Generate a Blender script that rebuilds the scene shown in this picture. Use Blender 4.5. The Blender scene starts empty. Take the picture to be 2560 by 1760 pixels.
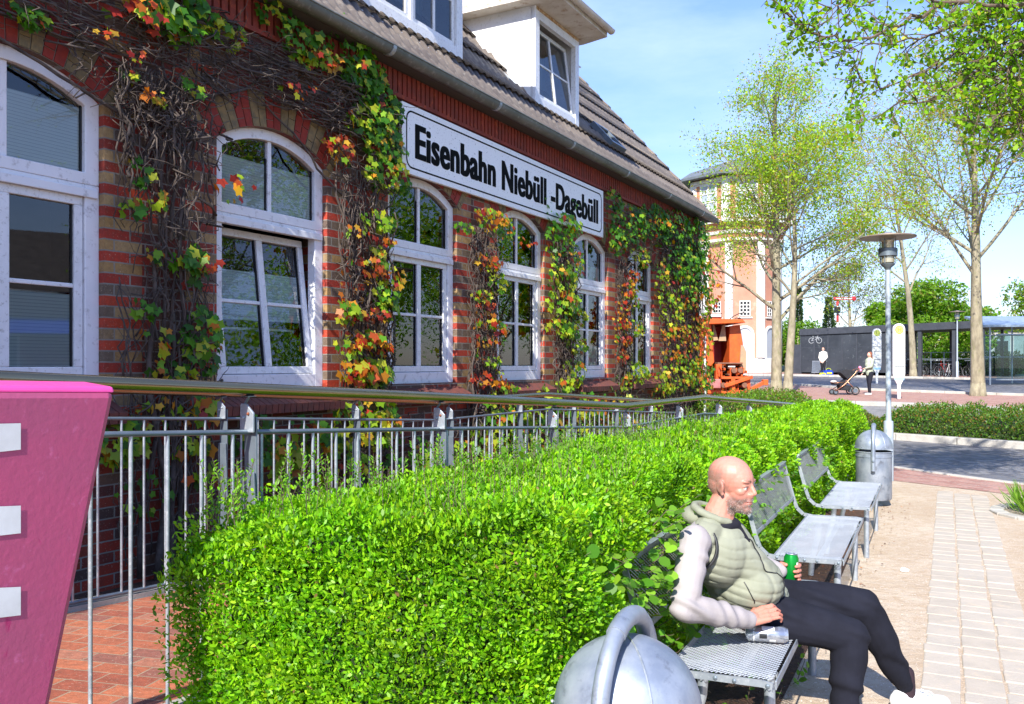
import bpy, math, random
import numpy as np
from mathutils import Vector, Matrix
R = math.radians
scene = bpy.context.scene
col = scene.collection

# ---------------------------------------------------------------- camera, sky, sun, exposure
CAMZ = 1.6; FPX = 2150.0; HY = 912.0
cd = bpy.data.cameras.new('camera'); cam = bpy.data.objects.new('camera', cd); col.objects.link(cam)
cam.location = (0, 0, CAMZ); cam.rotation_euler = (R(90), 0, 0)
cd.sensor_width = 36; cd.lens = 36*FPX/2560; cd.shift_y = (HY-880)/2560
cd.clip_start = 0.05; cd.clip_end = 3000
scene.camera = cam
SUN_AZ = R(199.5); SUN_EL = R(37.5)          # azimuth clockwise from +Y
sun_dir = Vector((math.sin(SUN_AZ)*math.cos(SUN_EL), math.cos(SUN_AZ)*math.cos(SUN_EL), math.sin(SUN_EL)))
world = bpy.data.worlds.new('World'); scene.world = world; world.use_nodes = True
wn = world.node_tree.nodes; wl = world.node_tree.links
sky = wn.new('ShaderNodeTexSky'); sky.sky_type = 'NISHITA'; sky.sun_disc = False
sky.sun_elevation = SUN_EL; sky.sun_rotation = SUN_AZ; sky.air_density = 1.2; sky.dust_density = 0.25; sky.ozone_density = 3.0
# thin high cloud veil mixed into the sky
tc = wn.new('ShaderNodeTexCoord'); mp = wn.new('ShaderNodeMapping'); mp.inputs['Scale'].default_value = (1.2, 1.2, 4.5)
nz = wn.new('ShaderNodeTexNoise'); nz.inputs['Scale'].default_value = 1.7; nz.inputs['Detail'].default_value = 7; nz.inputs['Roughness'].default_value = 0.62
rp = wn.new('ShaderNodeValToRGB'); rp.color_ramp.elements[0].position = 0.42; rp.color_ramp.elements[0].color = (0, 0, 0, 1)
rp.color_ramp.elements[1].position = 0.80; rp.color_ramp.elements[1].color = (0.42, 0.42, 0.42, 1)
mx = wn.new('ShaderNodeMixRGB'); mx.inputs[2].default_value = (6.2, 6.9, 7.9, 1)
wl.new(tc.outputs['Generated'], mp.inputs['Vector']); wl.new(mp.outputs[0], nz.inputs['Vector'])
wl.new(nz.outputs[0], rp.inputs[0]); wl.new(rp.outputs[0], mx.inputs[0]); wl.new(sky.outputs[0], mx.inputs[1])
tn = wn.new('ShaderNodeMixRGB'); tn.blend_type = 'MULTIPLY'; tn.inputs[0].default_value = 1; 
sx = wn.new('ShaderNodeSeparateXYZ'); mr = wn.new('ShaderNodeMapRange'); mr.inputs[1].default_value = -0.02; mr.inputs[2].default_value = 0.45
wl.new(tc.outputs['Generated'], sx.inputs[0]); wl.new(sx.outputs[2], mr.inputs[0]); hz = wn.new('ShaderNodeMixRGB'); hz.inputs[1].default_value = (0.48, 0.515, 0.70, 1); hz.inputs[2].default_value = (0.76, 0.785, 1.04, 1)
wl.new(mr.outputs[0], hz.inputs[0]); wl.new(hz.outputs[0], tn.inputs[2]); wl.new(mx.outputs[0], tn.inputs[1])
bg = wn['Background']; wl.new(tn.outputs[0], bg.inputs[0]); bg.inputs[1].default_value = 0.15
sd = bpy.data.lights.new('sun', 'SUN'); sd.energy = 5.0; sd.angle = R(0.5); sd.color = (1, 0.95, 0.86)
so = bpy.data.objects.new('sun', sd); col.objects.link(so); so.rotation_euler = sun_dir.to_track_quat('Z', 'Y').to_euler()
vs = scene.view_settings; vs.view_transform = 'Standard'; vs.look = 'None'; vs.gamma = 1; vs.exposure = 0.98
scene.cycles.max_bounces = 6; scene.cycles.transparent_max_bounces = 12; scene.cycles.diffuse_bounces = 3
scene.cycles.glossy_bounces = 3; scene.cycles.transmission_bounces = 4; scene.cycles.use_denoising = True
scene.cycles.caustics_reflective = False; scene.cycles.caustics_refractive = False

# ---------------------------------------------------------------- coordinate helpers
CT, ST = 0.8746, 0.4848                        # direction of the station front
def P(s, D, z): return Vector((-CT*D + ST*s, ST*D + CT*s, z))   # s along the front, D away from camera line
def gz(y): return 0.022*(min(max(y, 12.0), 80.0) - 12.0)
def px(x, y, Z): return Vector(((x-1280)/FPX*Z, Z, CAMZ - (y-HY)/FPX*Z))
def G(x, y):                                    # photo pixel -> point on the ground
    d = y-HY; Z = CAMZ*FPX/d
    if Z > 12: Z = (CAMZ+0.264)*FPX/(d+0.022*FPX)
    return Vector(((x-1280)/FPX*Z, Z, gz(Z)))
def gp(x, y): return Vector((x, y, gz(y)))

# ---------------------------------------------------------------- object helpers
def tag(o, label=None, cat=None, group=None, kind=None):
    if label: o['label'] = label
    if cat: o['category'] = cat
    if group: o['group'] = group
    if kind: o['kind'] = kind
    return o
def thing(name, label, cat, loc=(0, 0, 0), rz=0, group=None):
    o = bpy.data.objects.new(name, None); col.objects.link(o); o.location = loc; o.rotation_euler = (0, 0, rz)
    o.empty_display_size = 0.1
    return tag(o, label, cat, group)
def root_loc(o):
    while o.parent: o = o.parent
    return Vector(o.location)
def copy_tree(o, parent=None):
    c = o.copy(); col.objects.link(c)
    if parent: c.parent = parent
    for ch in [x for x in bpy.data.objects if x.parent == o]: copy_tree(ch, c)
    return c
class MB:
    def __init__(s): s.v = []; s.f = []; s.m = []
    def add(s, vs, fs, m=0):
        b = len(s.v); s.v += [tuple(v) for v in vs]; s.f += [tuple(b+i for i in f) for f in fs]; s.m += [m]*len(fs)
    def hexa(s, p, m=0):     # 8 points: bottom 4 ccw, top 4
        s.add(p, [(3, 2, 1, 0), (4, 5, 6, 7), (0, 1, 5, 4), (1, 2, 6, 5), (2, 3, 7, 6), (3, 0, 4, 7)], m)
    def box(s, c, d, rz=0, m=0, M=None):
        x, y, z = d[0]/2, d[1]/2, d[2]/2
        q = [Vector(t) for t in ((-x,-y,-z),(x,-y,-z),(x,y,-z),(-x,y,-z),(-x,-y,z),(x,-y,z),(x,y,z),(-x,y,z))]
        if M is None: M = Matrix.Rotation(rz, 3, 'Z')
        s.hexa([M @ t + Vector(c) for t in q], m)
    def wbox(s, s0, s1, D0, D1, z0, z1, m=0):   # box in the frame of the station front
        s.hexa([P(s0,D0,z0),P(s1,D0,z0),P(s1,D1,z0),P(s0,D1,z0),P(s0,D0,z1),P(s1,D0,z1),P(s1,D1,z1),P(s0,D1,z1)], m)
    def tube(s, path, r, n=8, m=0, cap=True):
        path = [Vector(p) for p in path]
        if not hasattr(r, '__len__'): r = [r]*len(path)
        b = len(s.v); up = None
        for i, p in enumerate(path):
            t = (path[min(i+1, len(path)-1)] - path[max(i-1, 0)])
            t = t.normalized() if t.length > 1e-9 else Vector((0, 0, 1))
            if up is None: up = t.orthogonal().normalized()
            else:
                up = up - t*up.dot(t); up = up.normalized() if up.length > 1e-6 else t.orthogonal().normalized()
            w = t.cross(up)
            for k in range(n):
                a = 2*math.pi*k/n; q = p + (up*math.cos(a) + w*math.sin(a))*r[i]; s.v.append((q.x, q.y, q.z))
        for i in range(len(path)-1):
            for k in range(n):
                a = b+i*n+k; c = b+i*n+(k+1) % n
                s.f.append((a, c, c+n, a+n)); s.m.append(m)
        if cap:
            s.f.append(tuple(b+k for k in range(n))[::-1]); s.m.append(m)
            e = b+(len(path)-1)*n; s.f.append(tuple(e+k for k in range(n))); s.m.append(m)
    def lathe(s, prof, c=(0, 0, 0), n=24, m=0, axis='Z', sx=1, sy=1):
        b = len(s.v); c = Vector(c)
        for (r, z) in prof:
            for k in range(n):
                a = 2*math.pi*k/n; x, y = r*math.cos(a)*sx, r*math.sin(a)*sy
                q = {'Z': Vector((x, y, z)), 'X': Vector((z, x, y)), 'Y': Vector((x, z, y))}[axis] + c
                s.v.append((q.x, q.y, q.z))
        for i in range(len(prof)-1):
            for k in range(n):
                a = b+i*n+k; d = b+i*n+(k+1) % n
                s.f.append((a, d, d+n, a+n)); s.m.append(m)
    def prism(s, poly, f0, f1, m=0):            # poly of 2d points; f0,f1 map to 3d
        n = len(poly); b = len(s.v)
        s.v += [tuple(f0(*p)) for p in poly] + [tuple(f1(*p)) for p in poly]
        s.f.append(tuple(b+i for i in range(n))[::-1]); s.f.append(tuple(b+n+i for i in range(n))); s.m += [m, m]
        for i in range(n):
            j = (i+1) % n; s.f.append((b+i, b+j, b+n+j, b+n+i)); s.m.append(m)
    def ring(s, outer, inner, f0, f1, m=0):     # strip frame between two closed outlines, extruded
        n = len(outer); b = len(s.v)
        s.v += [tuple(f0(*p)) for p in outer] + [tuple(f0(*p)) for p in inner] + [tuple(f1(*p)) for p in outer] + [tuple(f1(*p)) for p in inner]
        for i in range(n):
            j = (i+1) % n
            s.f += [(b+i, b+j, b+n+j, b+n+i), (b+2*n+i, b+3*n+i, b+3*n+j, b+2*n+j), (b+i, b+2*n+i, b+2*n+j, b+j), (b+n+i, b+n+j, b+3*n+j, b+3*n+i)]
            s.m += [m]*4
    def blob(s, c, r, n=10, m=0, M=None):
        c = Vector(c); b = len(s.v)
        for i in range(n+1):
            t = math.pi*i/n
            for k in range(2*n):
                a = math.pi*k/n
                q = Vector((r[0]*math.sin(t)*math.cos(a), r[1]*math.sin(t)*math.sin(a), r[2]*math.cos(t)))
                if M is not None: q = M @ q
                q += c; s.v.append((q.x, q.y, q.z))
        for i in range(n):
            for k in range(2*n):
                a = b+i*2*n+k; d = b+i*2*n+(k+1) % (2*n); s.f.append((a, a+2*n, d+2*n, d)); s.m.append(m)
    def cap(s, p0, p1, r0, r1, n=10, m=0):      # tapered capsule
        p0, p1 = Vector(p0), Vector(p1); t = (p1-p0); L = t.length; t = t/L; pa = []; ra = []
        for k in range(5):
            a = math.pi/2*(k/4); pa.append(p0 - t*r0*math.cos(a)); ra.append(max(r0*math.sin(a), 1e-4))
        for k in range(5):
            a = math.pi/2*(k/4); pa.append(p1 + t*r1*math.sin(a)); ra.append(max(r1*math.cos(a), 1e-4))
        s.tube(pa, ra, n, m)
    def build(s, name, mats, parent=None, smooth=False, bevel=0, angle=None, uv=None, local=False):
        me = bpy.data.meshes.new(name); off = root_loc(parent) if (parent and not local) else Vector((0, 0, 0))
        me.from_pydata([(v[0]-off.x, v[1]-off.y, v[2]-off.z) for v in s.v], [], s.f)
        if not isinstance(mats, (list, tuple)): mats = [mats]
        for m in mats: me.materials.append(m)
        me.polygons.foreach_set('material_index', s.m)
        if uv:
            l = me.uv_layers.new(name='UVMap'); vi = np.zeros(len(me.loops), dtype=np.int32); me.loops.foreach_get('vertex_index', vi)
            U = np.array([uv(Vector(v)) for v in s.v])[vi]; l.data.foreach_set('uv', U.ravel())
        o = bpy.data.objects.new(name, me); col.objects.link(o)
        if parent: o.parent = parent
        if smooth: me.polygons.foreach_set('use_smooth', [True]*len(me.polygons))
        if angle: me.set_sharp_from_angle(angle=R(angle))
        if bevel:
            b = o.modifiers.new('bevel', 'BEVEL'); b.width = bevel; b.segments = 2; b.limit_method = 'ANGLE'; b.angle_limit = R(40)
        me.update(); return o
def obj_arrays(name, V, F, k, mats, parent=None, color=None, local=False, smooth=False):
    """V (n,3), F (m,k) index array of k-gons, color (m,3) per face"""
    V = np.asarray(V, dtype=np.float32)
    if parent is not None and not local: V = V - np.array(root_loc(parent), dtype=np.float32)
    me = bpy.data.meshes.new(name); me.vertices.add(len(V)); me.vertices.foreach_set('co', V.ravel())
    m = len(F); me.loops.add(m*k); me.loops.foreach_set('vertex_index', np.asarray(F, dtype=np.int32).ravel())
    me.polygons.add(m); me.polygons.foreach_set('loop_start', np.arange(0, m*k, k, dtype=np.int32))
    me.polygons.foreach_set('loop_total', np.full(m, k, dtype=np.int32))
    if smooth: me.polygons.foreach_set('use_smooth', np.ones(m, dtype=bool))
    if not isinstance(mats, (list, tuple)): mats = [mats]
    for q in mats: me.materials.append(q)
    if color is not None:
        a = me.attributes.new('lc', 'FLOAT_COLOR', 'FACE'); c = np.ones((m, 4), dtype=np.float32); c[:, :3] = color
        a.data.foreach_set('color', c.ravel())
    me.update(); me.validate()
    o = bpy.data.objects.new(name, me); col.objects.link(o)
    if parent is not None: o.parent = parent
    return o

# ---------------------------------------------------------------- materials
def ND(t, kind, **kw):
    n = t.nodes.new('ShaderNode'+kind)
    for k, v in kw.items():
        if k.startswith('i_'):
            n.inputs[k[2:].replace('_', ' ')].default_value = v
        else: setattr(n, k, v)
    return n
def M_(t, op, a, b=None, c=None):
    n = t.nodes.new('ShaderNodeMath'); n.operation = op
    for i, x in enumerate((a, b, c)):
        if x is None: continue
        if isinstance(x, (int, float)): n.inputs[i].default_value = x
        else: t.links.new(x, n.inputs[i])
    return n.outputs[0]
def MIX(t, f, a, b, bt='MIX'):
    n = t.nodes.new('ShaderNodeMixRGB'); n.blend_type = bt
    for i, x in enumerate((f, a, b)):
        if isinstance(x, (int, float)): n.inputs[i].default_value = x
        elif isinstance(x, tuple): n.inputs[i].default_value = (*x, 1) if len(x) == 3 else x
        else: t.links.new(x, n.inputs[i])
    return n.outputs[0]
def noise(t, vec, scale, detail=4, rough=0.55, dist=0.0, lo=None, hi=None):
    n = ND(t, 'TexNoise'); n.inputs['Scale'].default_value = scale; n.inputs['Detail'].default_value = detail
    n.inputs['Roughness'].default_value = rough; n.inputs['Distortion'].default_value = dist
    if vec is not None: t.links.new(vec, n.inputs['Vector'])
    if lo is None: return n.outputs[0]
    r = ND(t, 'MapRange'); r.inputs[1].default_value = lo; r.inputs[2].default_value = hi; r.clamp = True
    t.links.new(n.outputs[0], r.inputs[0]); return r.outputs[0]
def newmat(name):
    m = bpy.data.materials.new(name); m.use_nodes = True; t = m.node_tree; return m, t, t.nodes['Principled BSDF']
def bump(t, bsdf, h, strength=0.3, dist=0.01):
    b = ND(t, 'Bump'); b.inputs['Strength'].default_value = strength; b.inputs['Distance'].default_value = dist
    t.links.new(h, b.inputs['Height']); t.links.new(b.outputs[0], bsdf.inputs['Normal']); return b
def mat(name, c1, c2=None, scale=6, rough=0.6, metal=0, bs=0, bscale=60, lo=0.35, hi=0.65, c3=None, s3=40, spec=None, stretch=None, rvar=0.0, bd=0.004):
    m, t, b = newmat(name); tc = ND(t, 'TexCoord'); vec = tc.outputs['Object']
    if stretch:
        mp = ND(t, 'Mapping'); mp.inputs['Scale'].default_value = stretch; t.links.new(vec, mp.inputs[0]); vec = mp.outputs[0]
    if c2 is not None:
        f = noise(t, vec, scale, 6, 0.6, 0, lo, hi); c = MIX(t, f, c1, c2)
        if c3 is not None: c = MIX(t, noise(t, vec, s3, 5, 0.7, 0, 0.55, 0.75), c, c3)
        t.links.new(c, b.inputs['Base Color'])
        if rvar:
            t.links.new(M_(t, 'ADD', rough, M_(t, 'MULTIPLY', f, rvar)), b.inputs['Roughness'])
    else: b.inputs['Base Color'].default_value = (*c1, 1)
    if not rvar: b.inputs['Roughness'].default_value = rough
    b.inputs['Metallic'].default_value = metal
    if spec is not None: b.inputs['Specular IOR Level'].default_value = spec
    if bs: bump(t, b, noise(t, vec, bscale, 5, 0.6), bs, bd)
    return m
def leafmat(name, transl=0.45, rough=0.45, gain=1.0):
    m, t, b = newmat(name); a = ND(t, 'Attribute', attribute_name='lc')
    c = a.outputs['Color']
    b.inputs['Roughness'].default_value = rough; b.inputs['Specular IOR Level'].default_value = 0.35
    t.links.new(c, b.inputs['Base Color']); tr = ND(t, 'BsdfTranslucent')
    hs = ND(t, 'HueSaturation'); hs.inputs['Saturation'].default_value = 1.1; hs.inputs['Value'].default_value = 1.5*gain
    t.links.new(c, hs.inputs['Color']); t.links.new(hs.outputs[0], tr.inputs[0])
    mx = ND(t, 'MixShader'); mx.inputs[0].default_value = transl; out = t.nodes['Material Output']
    t.links.new(b.outputs[0], mx.inputs[1]); t.links.new(tr.outputs[0], mx.inputs[2]); t.links.new(mx.outputs[0], out.inputs[0])
    return m
def brickmat(name, banded=False, bw=0.25, bh=0.077, cols=None, mortar=(0.30, 0.27, 0.23), use_uv=True, mw=0.045, mh=0.13, rough=0.75):
    m, t, b = newmat(name); tc = ND(t, 'TexCoord'); sep = ND(t, 'SeparateXYZ')
    t.links.new(tc.outputs['UV' if use_uv else 'Object'], sep.inputs[0])
    wob = noise(t, tc.outputs['Object'], 9, 3)
    z = M_(t, 'DIVIDE', M_(t, 'ADD', sep.outputs[1], M_(t, 'MULTIPLY', wob, 0.006)), bh)
    row = M_(t, 'FLOOR', z); par = M_(t, 'FLOORED_MODULO', row, 2.0)
    u = M_(t, 'ADD', M_(t, 'DIVIDE', M_(t, 'ADD', sep.outputs[0], M_(t, 'MULTIPLY', wob, 0.01)), bw), M_(t, 'MULTIPLY', par, 0.5))
    cu = M_(t, 'FLOOR', u); cv = ND(t, 'CombineXYZ'); t.links.new(cu, cv.inputs[0]); t.links.new(row, cv.inputs[1])
    wnn = ND(t, 'TexWhiteNoise'); wnn.noise_dimensions = '3D'; t.links.new(cv.outputs[0], wnn.inputs['Vector'])
    rnd = wnn.outputs['Value']; r2 = ND(t, 'SeparateColor'); t.links.new(wnn.outputs['Color'], r2.inputs[0])
    fu = M_(t, 'FRACT', u); fz = M_(t, 'FRACT', z)
    mo = M_(t, 'MAXIMUM', M_(t, 'LESS_THAN', fu, mw), M_(t, 'LESS_THAN', fz, mh))
    def ramp(f, cl):
        r = ND(t, 'ValToRGB'); r.color_ramp.interpolation = 'CONSTANT' if len(cl) > 2 else 'LINEAR'; e = r.color_ramp.elements
        while len(e) < len(cl): e.new(0.5)
        for i, c in enumerate(cl): e[i].position = i/len(cl) if len(cl) > 2 else i; e[i].color = (*c, 1)
        t.links.new(f, r.inputs[0]); return r.outputs[0]
    if banded:
        red = ramp(rnd, [(0.42, 0.034, 0.012), (0.34, 0.026, 0.012), (0.46, 0.045, 0.014), (0.25, 0.026, 0.013)])
        yel = ramp(rnd, [(0.35, 0.21, 0.075), (0.25, 0.165, 0.08), (0.15, 0.105, 0.07), (0.40, 0.26, 0.11), (0.12, 0.08, 0.06)])
        c = MIX(t, par, red, yel)
    else:
        c = ramp(rnd, cols or [(0.26, 0.03, 0.013), (0.17, 0.025, 0.016), (0.08, 0.038, 0.03), (0.34, 0.03, 0.012), (0.10, 0.02, 0.015), (0.15, 0.075, 0.045)])
    c = MIX(t, noise(t, tc.outputs['Object'], 28, 5, 0.65, 0, 0.35, 0.75), c, MIX(t, 0.5, c, (0.05, 0.03, 0.02)))
    c = MIX(t, noise(t, tc.outputs['Object'], 90, 3, 0.65, 0, 0.62, 0.7), c, MIX(t, 0.6, c, (0.5, 0.4, 0.3)))
    c = MIX(t, mo, c, MIX(t, noise(t, tc.outputs['Object'], 12, 4), mortar, tuple(x*0.45 for x in mortar)))
    t.links.new(c, b.inputs['Base Color']); b.inputs['Roughness'].default_value = rough
    h = M_(t, 'ADD', M_(t, 'SUBTRACT', 1.0, mo), M_(t, 'MULTIPLY', noise(t, tc.outputs['Object'], 55, 4), 0.5))
    h = M_(t, 'ADD', h, M_(t, 'MULTIPLY', r2.outputs[0], 0.3)); bump(t, b, h, 0.7, 0.006)
    return m
def lerp(a, b, t): return a + (b-a)*t
K = {}
K['white'] = mat('white_pvc', (0.78, 0.79, 0.80), (0.66, 0.67, 0.68), 9, 0.32, c3=(0.36, 0.35, 0.33), s3=34, lo=0.4, hi=0.8)
K['frame'] = mat('weathered_white_paint', (0.78, 0.78, 0.80), (0.73, 0.73, 0.75), 5, 0.4, c3=(0.34, 0.32, 0.31), s3=15, bs=0.15, bscale=30)
K['dark'] = mat('dark_interior', (0.012, 0.013, 0.014), rough=0.9)
K['galv'] = mat('galvanised_steel', (0.42, 0.46, 0.50), (0.30, 0.34, 0.39), 14, 0.42, 0.55, c3=(0.6, 0.63, 0.66), s3=60, bs=0.05, bscale=90)
K['galvd'] = mat('grey_painted_steel', (0.19, 0.23, 0.27), (0.14, 0.175, 0.21), 10, 0.42, 0.5, bs=0.04)
K['inox'] = mat('brushed_steel_tube', (0.38, 0.30, 0.17), (0.32, 0.25, 0.14), 3, 0.24, 1.0, stretch=(1, 1, 1))
K['zinc'] = mat('zinc_gutter', (0.16, 0.17, 0.16), (0.10, 0.11, 0.10), 3, 0.5, 0.4, c3=(0.3, 0.31, 0.3), s3=16)
K['black'] = mat('black_paint', (0.012, 0.013, 0.015), rough=0.5)
K['lettering'] = mat('sign_black', (0.004, 0.005, 0.005), rough=0.8, spec=0.1)
K['leaf'] = leafmat('leaf', 0.42); K['leaf2'] = leafmat('tree_leaf', 0.5)
K['bark'] = mat('bark_grey', (0.17, 0.145, 0.10), (0.33, 0.29, 0.20), 7, 0.9, bs=1.0, bscale=18, c3=(0.16, 0.17, 0.06), s3=6, bd=0.02, stretch=(1, 1, 0.35))
K['twig'] = mat('twig_brown', (0.085, 0.055, 0.038), (0.15, 0.11, 0.08), 20, 0.85, bs=0.4, bscale=60)
K['vine'] = mat('vine_stem', (0.045, 0.032, 0.026), (0.11, 0.085, 0.07), 10, 0.85, bs=0.6, bscale=45, c3=(0.02, 0.015, 0.012), s3=18)
K['conc'] = mat('concrete', (0.40, 0.38, 0.34), (0.30, 0.28, 0.25), 6, 0.85, bs=0.4, bscale=50, c3=(0.2, 0.19, 0.17), s3=70)
K['soil'] = mat('soil_and_bark_mulch', (0.045, 0.025, 0.016), (0.12, 0.055, 0.03), 24, 0.95, bs=1.0, bscale=45, bd=0.03)
# ================================================================ GROUND AND ROADS
def clip(poly, y0, y1):
    def half(pl, y, keep_ge):
        out = []
        for i in range(len(pl)):
            a, b = pl[i], pl[(i+1) % len(pl)]
            ina = (a[1] >= y) if keep_ge else (a[1] <= y); inb = (b[1] >= y) if keep_ge else (b[1] <= y)
            if ina: out.append(a)
            if ina != inb:
                t = (y-a[1])/(b[1]-a[1]); out.append((a[0]+(b[0]-a[0])*t, y))
        return out
    p = half(poly, y0, True)
    return half(p, y1, False) if p else []
def sheet(name, poly, h, m, kind='structure', label=None, uvd=None):
    mb = MB(); poly = [(p[0], p[1]) for p in poly]
    for y0, y1 in ((-400, 12), (12, 80), (80, 2500)):
        q = clip(poly, y0, y1)
        if len(q) >= 3: mb.add([(x, y, gz(y)+h) for x, y in q], [tuple(range(len(q)))])
    a = uvd or 0.0
    o = mb.build(name, m, uv=lambda v: (v.x*math.cos(a)+v.y*math.sin(a), -v.x*math.sin(a)+v.y*math.cos(a)))
    # make normals face up
    me = o.data
    for p in me.polygons:
        if p.normal.z < 0: p.flip()
    return tag(o, kind=kind)
def sandmat():
    m, t, b = newmat('trodden_sand'); tc = ND(t, 'TexCoord'); v = tc.outputs['Object']
    c = MIX(t, noise(t, v, 0.9, 5, 0.6, 0.3, 0.35, 0.65), (0.42, 0.325, 0.23), (0.53, 0.44, 0.34))
    c = MIX(t, noise(t, v, 9, 6, 0.7, 0.4, 0.42, 0.7), c, (0.40, 0.29, 0.19))
    c = MIX(t, noise(t, v, 120, 3, 0.6, 0, 0.60, 0.66), c, (0.24, 0.18, 0.13))
    c = MIX(t, noise(t, v, 85, 3, 0.6, 0, 0.64, 0.68), c, (0.78, 0.72, 0.64))
    t.links.new(c, b.inputs['Base Color']); b.inputs['Roughness'].default_value = 0.95
    h = M_(t, 'ADD', noise(t, v, 14, 6, 0.65), M_(t, 'MULTIPLY', noise(t, v, 130, 3), 0.35)); bump(t, b, h, 0.8, 0.02)
    return m
K['sand'] = sandmat()
K['sett'] = brickmat('grey_setts', bw=0.17, bh=0.13, cols=[(0.12, 0.125, 0.145), (0.17, 0.175, 0.195), (0.085, 0.09, 0.11), (0.22, 0.22, 0.23), (0.14, 0.145, 0.165)], mortar=(0.22, 0.20, 0.175), mw=0.10, mh=0.12, rough=0.6)
K['pinkpave'] = brickmat('pink_brick_paving', bw=0.21, bh=0.105, cols=[(0.42, 0.21, 0.165), (0.36, 0.165, 0.13), (0.46, 0.25, 0.20), (0.39, 0.215, 0.18)], mortar=(0.44, 0.37, 0.31), mw=0.05, mh=0.09, rough=0.85)
K['redpave'] = brickmat('orange_brick_paving', bw=0.22, bh=0.11, cols=[(0.40, 0.115, 0.055), (0.33, 0.085, 0.045), (0.46, 0.14, 0.065), (0.28, 0.10, 0.07), (0.40, 0.15, 0.09)], mortar=(0.42, 0.30, 0.20), mw=0.035, mh=0.07, rough=0.8)
K['kerb'] = mat('kerb_stone', (0.45, 0.43, 0.39), (0.33, 0.31, 0.28), 3, 0.85, bs=0.5, bscale=35, c3=(0.22, 0.2, 0.18), s3=30)
K['far'] = mat('far_ground', (0.06, 0.10, 0.03), (0.14, 0.13, 0.07), 0.3, 0.95)
K['paveg'] = brickmat('grey_paving', bw=0.2, bh=0.2, cols=[(0.26, 0.25, 0.245), (0.20, 0.195, 0.195), (0.30, 0.29, 0.28)], mortar=(0.16, 0.15, 0.13), mw=0.05, mh=0.05)
big = 1400
sheet('ground', [(-big, -300), (big, -300), (big, 2400), (-big, 2400)], 0, K['far'])
sheet('paving', [(-30, -60), (70, -60), (70, 34), (-30, 34)], 0.004, K['paveg'])
A = [(-2, 21), (1.5, 17.3), (4.2, 13.4), (5.26, 11.78), (6.2, 10.42), (9.5, 5.6), (14, -4)]      # sand | brick strip
B = [(-2, 22.6), (1.8, 18.9), (4.6, 15.0), (5.87, 13.17), (6.8, 11.5), (10.6, 6.2), (15.2, -4)]       # brick strip | kerb
Cc = [(0, 26.5), (3.0, 22.2), (5.6, 19.2), (7.56, 16.96), (9.17, 15.4), (13, 11.2), (20, 3), (25, -6)]   # far side of the road
sheet('sand_path', [(-1.5, -8), (14, -8)] + A[:1:-1] + [(3.0, 13.4), (2.6, 12.6), (-3.5, 1.5)], 0.008, K['sand'])
sheet('pavement', A + B[::-1], 0.012, K['pinkpave'], uvd=R(-52))
B2 = [(x+0.09, y+0.06) for x, y in B]
sheet('road', B2 + Cc[::-1], 0.008, K['sett'], uvd=R(-50))
def kerb(path, h0, h1, w, name='kerb'):
    mb = MB(); pts = [Vector((x, y, 0)) for x, y in path]; dense = []
    for i in range(len(pts)-1):
        n = max(1, int((pts[i+1]-pts[i]).length/0.9))
        dense += [pts[i].lerp(pts[i+1], k/n) for k in range(n)]
    dense.append(pts[-1])
    for i in range(len(dense)-1):
        a, b = dense[i], dense[i+1]; t = (b-a).normalized(); nn = Vector((-t.y, t.x, 0))*w; a = a + t*0.006; b = b - t*0.006
        q = []
        for h in (h0, h1):
            for p in (a, b, b+nn, a+nn): q.append((p.x, p.y, gz(p.y)+h))
        mb.hexa(q)
    return tag(mb.build(name, K['kerb'], bevel=0.012), kind='structure')
kerb(B, -0.1, 0.03, -0.11); kerb(Cc, -0.1, 0.14, 0.16)
def gl(*pts): return [(G(*p).x, G(*p).y) for p in pts]
# far side: kerb band, platform, second road, far pavement
plat_near = gl((1700, 1000), (1990, 1008), (2060, 1012), (2220, 1016), (2400, 1024), (2560, 1034), (2800, 1052))
plat_far = gl((1700, 955), (1990, 964), (2145, 976), (2300, 982), (2560, 991), (2850, 1004))
road_far = gl((1650, 938), (1985, 940.5), (2160, 944), (2360, 948), (2560, 953), (2900, 962))
sheet('platform', plat_near + plat_far[::-1], 0.012, K['pinkpave'])
kerb(plat_near, -0.1, 0.13, 0.35); kerb(plat_far, -0.1, 0.10, 0.3)
sheet('side_road', plat_far + road_far[::-1], 0.008, K['sett'])
far2 = gl((1500, 930), (1985, 931), (2300, 934), (2560, 938), (2950, 946))
sheet('far_pavement', road_far + far2[::-1], 0.012, K['pinkpave'])
kerb(road_far, -0.1, 0.12, 0.3)
island = Cc[:6]
# setts of the path band
random.seed(3); mb = MB(); o0 = Vector((1.925, 4.06, 0)); dr = Vector((0.4515, 0.892, 0)); nr = Vector((0.892, -0.4515, 0))
for row in range(3):
    a = -6.5
    while a < 7.4:
        L = random.uniform(0.14, 0.24); wv = random.uniform(-0.006, 0.006)
        c = o0 + dr*(a+L/2) + nr*(0.09+0.187*row+wv); c.z = random.uniform(-0.002, 0.003)-0.0175
        mb.box(c, (0.176, L-0.008, 0.06), rz=-R(26.84)+random.uniform(-0.02, 0.02), m=random.randint(0, 1)); a += L
sa = mat('pale_granite_setts', (0.42, 0.365, 0.30), (0.36, 0.315, 0.26), 5, 0.9, bs=0.6, bscale=50, c3=(0.52, 0.42, 0.31), s3=7)
sb = mat('dusty_granite_setts', (0.43, 0.375, 0.31), (0.37, 0.33, 0.28), 4, 0.9, bs=0.6, bscale=60, c3=(0.52, 0.42, 0.31), s3=9)
tag(mb.build('path', [sa, sb], bevel=0.007), kind='structure')
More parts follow.
